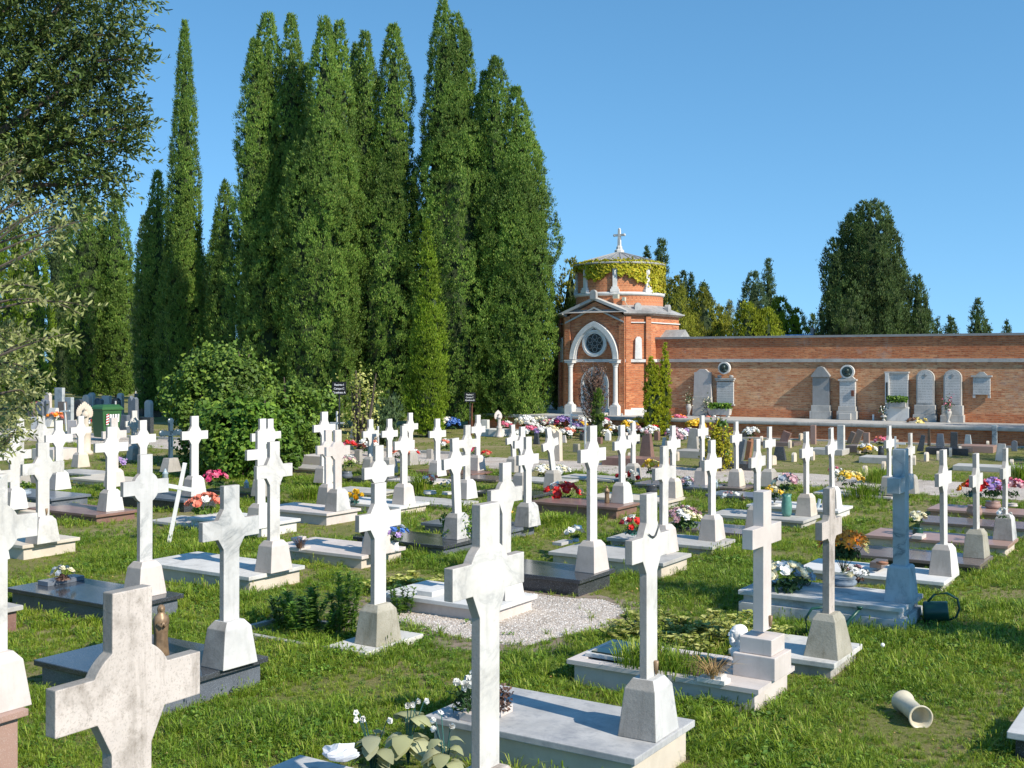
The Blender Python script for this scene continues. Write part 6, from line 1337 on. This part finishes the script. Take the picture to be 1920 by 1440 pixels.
# blue metal crucifix
p = gp(320, 884, .2)
o = thing('metal_crucifix', 'dark blue metal crucifix with flared ends on a grey base', 'crucifix', p, ROT)
mb = MB(); Hh = (884-788)/F*p.y
mb.box((0, 0, .3+(Hh-.3)/2), (.05, .09, Hh-.3))
mb.box((0, 0, Hh-.28), (.05, .42, .09))
for q in ((0, .24, Hh-.28), (0, -.24, Hh-.28), (0, 0, Hh-.02)): mb.ell(q, (.03, .085, .075), 10, 8)
for k in range(8):
    a = k*PI/4+PI/8; mb.tube([(0, .1*math.cos(a), Hh-.28+.1*math.sin(a)), (0, .2*math.cos(a), Hh-.28+.2*math.sin(a))], .01, 5)
part('cross', mb, 'blue_metal', o); mb = MB(); mb.frus([(0, .14, .2), (.3, .1, .12)]); part('base', mb, 'grey_stone', o, bevel=.006)
mb = MB(); mb.box((.04, 0, Hh-.45), (.03, .03, .22)); mb.box((.04, 0, Hh-.33), (.025, .22, .02)); mb.ell((.045, 0, Hh-.31), (.02, .02, .025), 8, 6); part('figure', mb, 'blue_metal', o)
# ------------------------------------------------------------------ signs, posts, bin
def sign(px, Y, ytop, ybot, wpx, lines, label, rz, post_mat='iron'):
    b = gpd(px, Y); o = thing('field_sign', label, 'sign', b, rz); zt_, zb = zat(ytop, Y), zat(ybot, Y); w_ = wpx/F*Y
    mb = MB(); mb.box((0, 0, (zt_+zb)/2), (w_, .025, zt_-zb)); pl = part('panel', mb, 'black_plate', o, bevel=.003)
    mb = MB(); mb.box((0, .03, zb/2), (.035, .03, zb+.3)); part('post', mb, post_mat, o)
    for i, t in enumerate(lines):
        cu = bpy.data.curves.new('lettering', 'FONT'); cu.body = t; cu.align_x = 'CENTER'; cu.align_y = 'CENTER'; cu.size = (zt_-zb)*.215; cu.extrude = .002; cu.space_character = .95; cu.offset = .001
        to = bpy.data.objects.new('tmp', cu); scn.collection.objects.link(to); bpy.context.view_layer.update()
        me = bpy.data.meshes.new_from_object(to.evaluated_get(bpy.context.evaluated_depsgraph_get())); bpy.data.objects.remove(to)
        me.materials.clear(); me.materials.append(MATS['letter_white'])
        q = link('lettering', me, pl, (0, -.016, zt_-(zt_-zb)*(.22+.29*i))); q.rotation_euler = (PI/2, 0, 0)
sign(636, 33, 716, 741, 27, ['Recinto I', 'Campo C', 'Quadrato A'], 'black sign on a dark post reading Recinto I, Campo C, Quadrato A', R(-8))
sign(881, 41, 736, 754, 21, ['Recinto I', 'Campo C', 'Quadrato B'], 'black sign on a post reading Recinto I, Campo C, Quadrato B', R(-8))
for px, yb, yt, lb in ((884, 816, 756, 'rusty iron post beside the right-hand sign'), (1517, 810, 757, 'thin rusty iron rod before the brick wall')):
    p = gp(px, yb); mb = MB(); hh = (yb-yt)/F*p.y; mb.tube([(0, 0, -.1), (0.01, 0, hh*.5), (.02, 0, hh)], .03, 8); o = part('iron_post', mb, 'rust', None, loc=p); tag(o, lb, 'post')
p = gp(199, 826)
o = thing('waste_bin', 'green wheeled waste bin with a striped sticker near the path', 'waste bin', p, R(-38))
mb = MB(); mb.frus([(.12, .30, .27), (1.02, .37, .36)]); part('body', mb, 'bin_green', o, bevel=.03)
mb = MB(); mb.frus([(1.02, .40, .39), (1.07, .41, .40), (1.13, .36, .36), (1.2, .22, .30, 0, .05)]); mb.tube([(-.34, .44, 1.06), (.34, .44, 1.06)], .02, 8); part('lid', mb, 'bin_green', o, bevel=.015)
for s in (-1, 1): mb = MB(); mb.rings([[(s*.25-.03, .1*math.cos(a)+.2, .1+.1*math.sin(a)) for a in np.linspace(0, 2*PI, 17)[:-1]], [(s*.25+.03, .1*math.cos(a)+.2, .1+.1*math.sin(a)) for a in np.linspace(0, 2*PI, 17)[:-1]]]); part('wheel', mb, 'black_plate', o)
mb = MB(); mb.box((.395, .05, .76), (.006, .36, .26)); lb = part('label_panel', mb, 'letter_white', o, rz=0); lb.rotation_euler = (0, R(4), 0); lb.location = (-.045, 0, .03)
mb = MB(); mb.box((.40, .05, .80), (.004, .04, .18)); mb.box((.40, .15, .80), (.004, .03, .18)); mb.box((.40, -.04, .80), (.004, .03, .18)); part('printing', mb, 'iron', lb)
mb = MB(); mb.box((.393, -.2, .72), (.006, .09, .36)); q = part('sticker', mb, 'letter_white', o); q.rotation_euler = (0, R(4), 0); q.location = (-.045, 0, .03)
mb = MB()
for k in range(4): mb.add([(.3975, -.245, .56+k*.09), (.3975, -.155, .60+k*.09), (.3975, -.155, .645+k*.09), (.3975, -.245, .605+k*.09)], [(0, 1, 2, 3)])
part('stripes', mb, 'red_sticker', q)
# ------------------------------------------------------------------ statues and small things
statue(302, 1233, .22, .43, 'bronze', 'brown robed statuette standing on the black granite tomb', rot=R(-60))
statue(1138, 943, .2, .30, 'bronze', 'small gilt statuette of a praying figure on the dark red slab', rot=R(-60))
statue(1224, 803, 0, .5, 'clean_marble', 'small white statue on a block before the yellow-green conifers', .3, pd=.8)
statue(703, 845, 0, .6, 'travertine', 'weathered statuette near the rose tree', 0)
def wing(mb, s, hh, c):
    for k in range(9):
        t = k/8; L = hh*(.60-.28*t); a = R(96-t*80)
        base = Vector((c[0], c[1]+s*.04*hh, c[2]-t*.1*hh)); d = Vector((-.15, s*math.cos(a), math.sin(a)))
        d = d.normalized(); n_ = Vector((1, 0, 0)); wv = d.cross(n_)*hh*.06
        tip = base+d*L; m_ = base+d*L*.75
        mb.rings([[tuple(base-wv*.8), tuple(base+wv*.8), tuple(base+wv*.8+n_*.02), tuple(base-wv*.8+n_*.02)], [tuple(m_-wv*1.3), tuple(m_+wv*1.3), tuple(m_+wv*1.3+n_*.015), tuple(m_-wv*1.3+n_*.015)], [tuple(tip-wv*.3), tuple(tip+wv*.3), tuple(tip+wv*.3+n_*.01), tuple(tip-wv*.3+n_*.01)]])
def angel(px, yb, yt, mat, label, column=.45):
    p = gp(px, yb); H = (yb-yt)/F*p.y; o = thing('angel_statue', label, 'statue', p, R(-60)); mb = MB(); ch_ = H*column
    mb.lathe([(.16*H, 0), (.16*H, .06*H), (.11*H, .1*H), (.11*H, ch_-.06*H), (.14*H, ch_)], 16); part('column', mb, mat, o, True)
    mb = MB(); figure(mb, H-ch_, (0, 0, ch_)); fo = part('figure', mb, mat, o, True)
    for s in (-1, 1): mb = MB(); wing(mb, s, (H-ch_)*.95, (-.12*(H-ch_), 0, ch_+(H-ch_)*.68)); part('wing', mb, mat, fo)
angel(160, 853, 764, 'travertine', 'pale stone angel with spread wings on a round column, left of the bin', .5)
angel(936, 820, 775, 'pink_stone', 'distant angel on a column beside the white slab', .45)
# plaster bust
p = gpd(1384, 9.15, .2)
o = thing('plaster_bust', 'white bust of a bearded man facing left beside the cream cross', 'bust', p, R(188))
mb = MB()
for c, r in [((0, 0, .245), (.062, .052, .066)), ((-.018, 0, .255), (.062, .054, .058)), ((.052, 0, .232), (.018, .026, .04)), ((.046, 0, .262), (.02, .036, .012)), ((.070, 0, .236), (.014, .009, .020)), ((.078, 0, .228), (.010, .009, .008)), ((.052, 0, .200), (.024, .028, .026)), ((.046, 0, .178), (.026, .028, .034)), ((.040, 0, .158), (.020, .020, .026)), ((.064, 0, .210), (.008, .018, .006)), ((-.005, .054, .235), (.014, .008, .022)), ((-.005, -.054, .235), (.014, .008, .022)), ((-.012, 0, .17), (.036, .034, .06)), ((-.01, 0, .105), (.055, .10, .035)), ((.015, 0, .085), (.045, .075, .055)), ((-.01, 0, .05), (.03, .04, .05)), ((0, 0, .012), (.05, .05, .018)), ((0, 0, .03), (.035, .035, .03)), ((.045, .024, .246), (.008, .009, .006)), ((.045, -.024, .246), (.008, .009, .006))]: mb.ell(c, r, 14, 10)
q = part('figure', mb, 'plaster', o, True); md = q.modifiers.new('remesh', 'REMESH'); md.mode = 'VOXEL'; md.voxel_size = .0035; md.use_smooth_shade = True
md = q.modifiers.new('smooth', 'SMOOTH'); md.iterations = 2
# watering cans
def can(loc, rz, tilt, label):
    o = thing('watering_can', label, 'watering can', loc, rz, 'green watering cans', tilt)
    mb = MB(); mb.lathe([(.10, 0), (.105, .02), (.10, .22), (.095, .235), (.085, .235), (.088, .20), (.09, .03), (0.001, .025)], 20, cap=True); part('body', mb, 'green_plastic', o, True)
    mb = MB(); mb.tube([(.095, 0, .06), (.16, 0, .10), (.24, 0, .22), (.33, 0, .31)], [.028, .024, .017, .015], 10); mb.lathe([(.015, 0), (.03, .02), (.03, .03)], 10, (.335, 0, .31)); part('spout', mb, 'green_plastic', o, True)
    mb = MB(); mb.tube([(-.10, 0, .05), (-.17, 0, .12), (-.18, 0, .24), (-.12, 0, .33), (-.02, 0, .34), (.06, 0, .30), (.09, 0, .23)], .012, 8); part('handle', mb, 'green_plastic', o, True); return o
can(gpd(1546, 10.6), R(5), (0, 0), 'green watering can standing between the mossy cross base and the two-tier tomb')
can(gp(1728, 1166)+Vector((.02, 0, .10)), R(-20), (R(0), R(84)), 'green watering can lying on its side against the two-tier tomb')
# fallen vase
a0, a1 = gp(1692, 1336, .0), gp(1745, 1380, .0); d = (a1-a0); L = .36; o = thing('fallen_vase', 'cream cylindrical vase with flared ends lying in the grass', 'vase', a0+Vector((0, 0, .085)), 0)
o.rotation_euler = Vector((d.x, d.y, -.02)).to_track_quat('Z', 'Y').to_euler()
mb = MB(); mb.lathe([(.001, .0), (.062, .0), (.085, .005), (.085, .018), (.066, .03), (.066, L-.04), (.088, L-.012), (.088, L), (.078, L), (.058, L-.03), (.056, L-.12), (.001, L-.13)], 28); part('body', mb, 'cream_plastic', o, True)
# trays, pots
def tray(px, py, e, dims, mat, label, name='stone_tray'):
    o = thing(name, label, 'flower tray', gp(px, py, e), ROT); mb = MB(); mb.box((0, 0, dims[2]/2), dims); part('block', mb, mat, o, bevel=.004); return o
tray(912, 1342, .26, (.2, .34, .05), 'pink_stone', 'pinkish stone tray holding white tulips on the grey-topped tomb')
tray(115, 1092, .2, (.18, .46, .05), 'grey_granite', 'dark granite tray with a blue posy on the polished black tomb')
tray(1723, 1009, .15, (.14, .26, .05), 'pink_stone', 'small pink stone block under the green flower pot')
tray(563, 1030, .2, (.14, .24, .04), 'pink_stone', 'small pinkish tray with withered twigs by the pale-topped tomb')
tray(1648, 1062, .16, (.14, .3, .07), 'brown_granite', 'dark block with a terracotta saucer on the brown slab')
tray(815, 1112, .17, (.2, .36, .05), 'clean_marble', 'white stone tray on the white marble tomb')
tray(1055, 1020, .2, (.14, .3, .04), 'limestone', 'pale tray on the pale grey slab')
tray(560, 1012, .17, (.1, .2, .04), 'pink_stone', 'second pinkish tray further back by the cream tomb')
# tulips in the tray
def tulips(px, py, e, label, n=9):
    o = thing('tulip_bunch', label, 'flowers', gp(px, py, e), 0); ms = MB(); ml_ = MB()
    for k in range(n):
        a = rng.uniform(0, 2*PI); hh = rng.uniform(.13, .21); q = Vector((math.cos(a)*.09, math.sin(a)*.05, hh)); ms.tube([(0, 0, 0), tuple(q*.5), tuple(q)], .003, 4)
        b = MB(); bloom(b, (0, 0, 0), (0, 0, 1), .042, 'tulip', 0, 0); part('blossom', b, 'petal_white', o, loc=q).rotation_euler = (rng.normal(0, .5), rng.normal(0, .5), 0)
    P = rng.normal(0, .04, (60, 3)); P[:, 2] = rng.uniform(.01, .13, 60); V, Q = leaf_cards(P, rng.normal(size=(60, 3)), .06, aspect=.3); ms.arr(V, Q); part('stems', ms, 'flower_leaf', o)
tulips(880, 1334, .31, 'white artificial tulips in the pinkish tray')
tulips(868, 1330, .29, 'loose white tulips hanging over the left end of the tray', 5)
o = thing('dried_flowers', 'reddish brown dried flowers right of the white tulips', 'flowers', gp(940, 1333, .31), 0); mb = MB(); P = rng.normal(0, .035, (240, 3)); P[:, 2] = rng.uniform(0, .17, 240); V, Q = leaf_cards(P, rng.normal(size=(240, 3)), .022); mb.arr(V, Q); part('flowers', mb, 'dead_leaf', o)
o = thing('dead_twigs', 'grey withered twigs on the pinkish tray', 'dry plant', gp(563, 1028, .24), 0); mb = MB(); blades(mb, 90, .16, .05, w=.005, lean=.9); part('twigs', mb, 'dead_leaf', o)
# large artificial plant with pale cloth leaves
for (px, py, sc, lb) in ((765, 1420, 1.0, 'artificial plant with big pale drooping cloth leaves at bottom centre'), (700, 1445, .85, 'left pale cloth-leaved plant at the bottom edge'), (835, 1450, .8, 'third clump of pale cloth leaves against the tan tomb side')):
    o = thing('cloth_plant', lb, 'artificial plant', gp(px, py, .1), 0); mb = MB(); ms = MB()
    for k in range(17):
        a = rng.uniform(0, 2*PI); z0 = rng.uniform(.06, .26)*sc; L = rng.uniform(.11, .17)*sc; d = Vector((math.cos(a), math.sin(a), 0)); s = Vector((-d.y, d.x, 0)); w_ = L*.42; p = d*.03+Vector((0, 0, z0))
        row = []
        for t, ww, zz in ((0, .12, 0), (.25, .8, .16), (.5, 1, .14), (.75, .8, -.05), (1, .08, -.38)):
            c_ = p+d*L*t*.95+Vector((0, 0, zz*L)); row.append((c_-s*w_*ww-Vector((0, 0, .08*L*ww)), c_, c_+s*w_*ww-Vector((0, 0, .08*L*ww))))
        mb.add([q for r_ in row for q in r_], [(3*i+j, 3*i+j+1, 3*i+j+4, 3*i+j+3) for i in range(4) for j in range(2)]); ms.tube([(0, 0, -.05), tuple(p)], .003, 4)
    part('leaves', mb, 'pale_cloth_leaf', o, True)
    for k in range(4):
        a = rng.uniform(0, 2*PI); q = Vector((math.cos(a)*.1*sc, math.sin(a)*.1*sc, rng.uniform(.3, .42)*sc)); ms.tube([(0, 0, .05), tuple(q*.6+Vector((0, 0, .03))), tuple(q)], .0035, 5)
        b = MB(); bloom(b, (0, 0, 0), (math.cos(a), math.sin(a), .2), .035, 'tulip', 0, 0); part('blossom', b, 'petal_white', o, loc=q)
    part('stems', ms, 'teal_leaf', o)
o = thing('crumpled_paper', 'crumpled white wrapping paper on the corner of the bottom tomb', 'paper', gp(640, 1424, .42), 0)
mb = MB(); mb.ell((0, 0, .035), (.10, .06, .045), 14, 9); mb.v = [tuple(np.array(q)*(1+.45*noise.noise(Vector(q)*28))) for q in mb.v]; part('sheet', mb, 'paper', o)
# bits: lamps, candle, flashlight-like lamp
def candle(px, py, e, label, mat='terracotta', r=.035, hh=.07):
    o = thing('grave_lamp', label, 'grave lamp', gp(px, py, e), 0); mb = MB(); mb.lathe([(r*.8, 0), (r, .01), (r*.9, hh*.7), (r*1.05, hh*.75), (r*.5, hh), (r*.15, hh*1.25)], 14); part('glass', mb, mat, o, True)
candle(1654, 1058, .23, 'terracotta saucer lamp on the dark block at right', 'terracotta', .07, .03)
candle(310, 902, .22, 'clear pointed glass lamp near the leaning cross', 'clear_plastic', .06, .2)
candle(462, 915, .2, 'blue and clear glass lamp left of the tall cross by the bush', 'clear_plastic', .05, .13)
candle(1342, 913, .12, 'small blue glass ornament on the grey-blue slab', 'clear_plastic', .05, .12)
candle(1192, 1190, .02, 'dark blue plastic lamp in the grass behind the glass panel', 'blue_metal', .045, .11)
mb = MB(); mb.tube([(-.02, 0, 0), (.02, 0, .15)], .03, 8)
o = part('solar_lamp', mb, 'clear_plastic', None, loc=gp(1535, 952, .15)); tag(o, 'small grey tube lamp leaning on a slab at right', 'lamp')
# iron cramp round the cracked neck of the cross
q = gpd(1216, 7.267)+B*.04; zc = zat(1004, 7.27)
o = thing('iron_cramp', 'dark iron cramp bent round the broken neck of a white cross', 'cramp', (q.x, q.y, zc), ROT)
mb = MB(); mb.tube([(.031, -.10, .02), (.028, -.06, .0), (.028, -.02, -.01), (.028, .01, .0), (.028, .045, .04), (.028, .07, .09)], [.003, .005, .007, .006, .004, .002], 6); part('rod', mb, 'iron', o)
# dandelion clock
o = thing('dandelion_clock', 'single pale dandelion seed head standing in the grass', 'plant', gp(1655, 1262), 0); mb = MB(); mb.tube([(0, 0, 0), (.005, 0, .12), (0, 0, .22)], .003, 5); part('stem', mb, 'weed_leaf', o); mb = MB(); mb.ell((0, 0, .235), (.018, .018, .018), 10, 8); part('seed_head', mb, 'petal_white', o)
# fallen leaves scattered on the lawn
n_ = 2600; X = rng.uniform(-7, 9, n_); Y = rng.uniform(3, 20, n_); a = X*A.x+Y*A.y; b = X*B.x+Y*B.y; k = np.abs(X) < .4466*Y+1
for (a0, a1, b0, b1) in EXCL: k &= ~((a > a0) & (a < a1) & (b > b0) & (b < b1))
k &= np.array([noise.noise(Vector((x*.7, y*.7, 33))) > -.1 for x, y in zip(X, Y)])
P = np.stack([X[k], Y[k], rng.uniform(.02, .06, k.sum())], 1); V, Q = leaf_cards(P, np.tile([0, 0, 1.0], (len(P), 1)), rng.uniform(.015, .035, len(P)), jit=.5, aspect=.6); mb = MB(); mb.bigarr(V, Q)
tag(part('fallen_leaves', mb, 'straw', None), 'dry fallen leaves scattered over the lawn', 'leaves', kind='stuff')
# ------------------------------------------------------------------ grass (one object, tufts placed by geometry nodes)
hid = bpy.data.collections.new('grass_tufts')
def tuft(i, n, hh, sp, w_, lean, seed_heads=0, broad=False):
    mb = MB(); blades(mb, n, hh, sp, None, w_, lean)
    for k in range(seed_heads):
        a = rng.uniform(0, 2*PI); q = Vector((math.cos(a)*.03, math.sin(a)*.03, hh*rng.uniform(1.3, 1.9))); mb.tube([(0, 0, 0), tuple(q*.6), tuple(q)], .0012, 3); mb.ell(q+Vector((0, 0, .015)), (.005, .005, .02), 5, 4)
    if broad:
        P = rng.normal(0, .05, (26, 3)); P[:, 2] = rng.uniform(.01, .06, 26); V, Q = leaf_cards(P, np.tile([0, 0, 1.0], (26, 1)), .028, jit=.5); mb.arr(V, Q)
    me = mb.mesh('tuft', ['weed_leaf' if broad else 'grass_blade'], False, False); ob = bpy.data.objects.new('tuft%d' % i, me); hid.objects.link(ob)
tuft(0, 22, .075, .06, .0055, .8); tuft(1, 20, .10, .055, .0055, .8); tuft(2, 24, .055, .07, .0055, 1.1); tuft(3, 16, .14, .04, .006, .7); tuft(4, 12, .085, .05, .0055, .8, 2); tuft(5, 8, .05, .05, .005, .9, 0, True)
def pts_band(y0, y1, dens):
    xw = (.4466*y1+4.2); area = 2*xw*(y1-y0); n = int(area*dens); X = rng.uniform(-xw, xw, n); Y = rng.uniform(y0, y1, n)
    k = (np.abs(X) < .4466*Y+.6) | ((np.abs(X) < .4466*Y+4) & (rng.random(n) < .45)); return X[k], Y[k]
bands = [pts_band(2.6, 7, 620), pts_band(7, 11, 480), pts_band(11, 17, 260), pts_band(17, 27, 90), pts_band(27, 44, 24)]
X = np.concatenate([b[0] for b in bands]); Y = np.concatenate([b[1] for b in bands])
a = X*A.x+Y*A.y; b = X*B.x+Y*B.y; keep = np.ones(len(X), bool)
for (a0, a1, b0, b1) in EXCL: keep &= ~((a > a0-.005) & (a < a1+.005) & (b > b0-.005) & (b < b1+.005))
edge_n = np.array([noise.noise(Vector((x*1.3, y*1.3, 2))) for x, y in zip(X, Y)])
keep &= ~((b > b_near+.12+.25*edge_n) & (b < b_far-.12+.25*edge_n) & (rng.random(len(X)) > .015))
pd = [tuple(p) for p in pad]; ins = poly_inside(pd, X+.06*edge_n, Y+.06*edge_n); keep &= ~(ins & (rng.random(len(X)) > .02))
dry = np.array([noise.noise(Vector((x*.55, y*.55, 9))) + .4*noise.noise(Vector((x*2.1, y*2.1, 4))) for x, y in zip(X, Y)])
dry = dry-np.where((X > .9) & (Y < 15), .45, 0); keep &= ~((dry > .14) & (rng.random(len(X)) < .35)); keep &= ~((dry > .4) & (rng.random(len(X)) < .5)); keep &= ~((Y > 27) & (rng.random(len(X)) < .3))
near_pad = poly_inside([(cx+(p[0]-cx)*1.35, cy+(p[1]-cy)*1.35) for p in pd], X, Y) & (rng.random(len(X)) < .55); keep &= ~near_pad
X, Y, dry = X[keep], Y[keep], dry[keep]; n = len(X); print('grass tufts', n)
b = X*B.x+Y*B.y; hn = np.array([noise.noise(Vector((x*.9, y*.9, 20))) for x, y in zip(X, Y)])
me = bpy.data.meshes.new('grass'); me.vertices.add(n); me.vertices.foreach_set('co', np.stack([X, Y, np.zeros(n)], 1).ravel().astype(np.float32))
at = me.attributes.new('rz', 'FLOAT', 'POINT'); at.data.foreach_set('value', rng.uniform(0, 6.28, n).astype(np.float32))
sc = rng.uniform(.5, 1.05, n)*(.95+.9*hn)*np.where(b > b_far, .5, 1.0)*np.where(Y > 17, 1.08, 1)*(1-.6*np.clip(dry, 0, .7))
at = me.attributes.new('sc', 'FLOAT', 'POINT'); at.data.foreach_set('value', sc.astype(np.float32))
idx = rng.choice(6, n, p=[.25, .24, .25, .08, .06, .12]); at = me.attributes.new('idx', 'INT', 'POINT'); at.data.foreach_set('value', idx.astype(np.int32))
go = link('grass', me); tag(go, 'short green lawn grass growing between the graves', 'grass', kind='stuff')
ng = bpy.data.node_groups.new('grass_nodes', 'GeometryNodeTree'); ng.interface.new_socket('Geometry', in_out='INPUT', socket_type='NodeSocketGeometry'); ng.interface.new_socket('Geometry', in_out='OUTPUT', socket_type='NodeSocketGeometry')
N = ng.nodes; Lk = ng.links; gi = N.new('NodeGroupInput'); go_ = N.new('NodeGroupOutput'); iop = N.new('GeometryNodeInstanceOnPoints'); ci = N.new('GeometryNodeCollectionInfo')
ci.inputs['Collection'].default_value = hid; ci.inputs['Separate Children'].default_value = True; ci.inputs['Reset Children'].default_value = True
def nattr(nm, ty):
    x = N.new('GeometryNodeInputNamedAttribute'); x.data_type = ty; x.inputs['Name'].default_value = nm; return x.outputs['Attribute']
cx_ = N.new('ShaderNodeCombineXYZ'); Lk.new(nattr('rz', 'FLOAT'), cx_.inputs[2])
Lk.new(gi.outputs[0], iop.inputs['Points']); Lk.new(ci.outputs[0], iop.inputs['Instance']); iop.inputs['Pick Instance'].default_value = True
Lk.new(nattr('idx', 'INT'), iop.inputs['Instance Index']); Lk.new(cx_.outputs[0], iop.inputs['Rotation']); Lk.new(nattr('sc', 'FLOAT'), iop.inputs['Scale']); Lk.new(iop.outputs[0], go_.inputs[0])
md = go.modifiers.new('grass', 'NODES'); md.node_group = ng
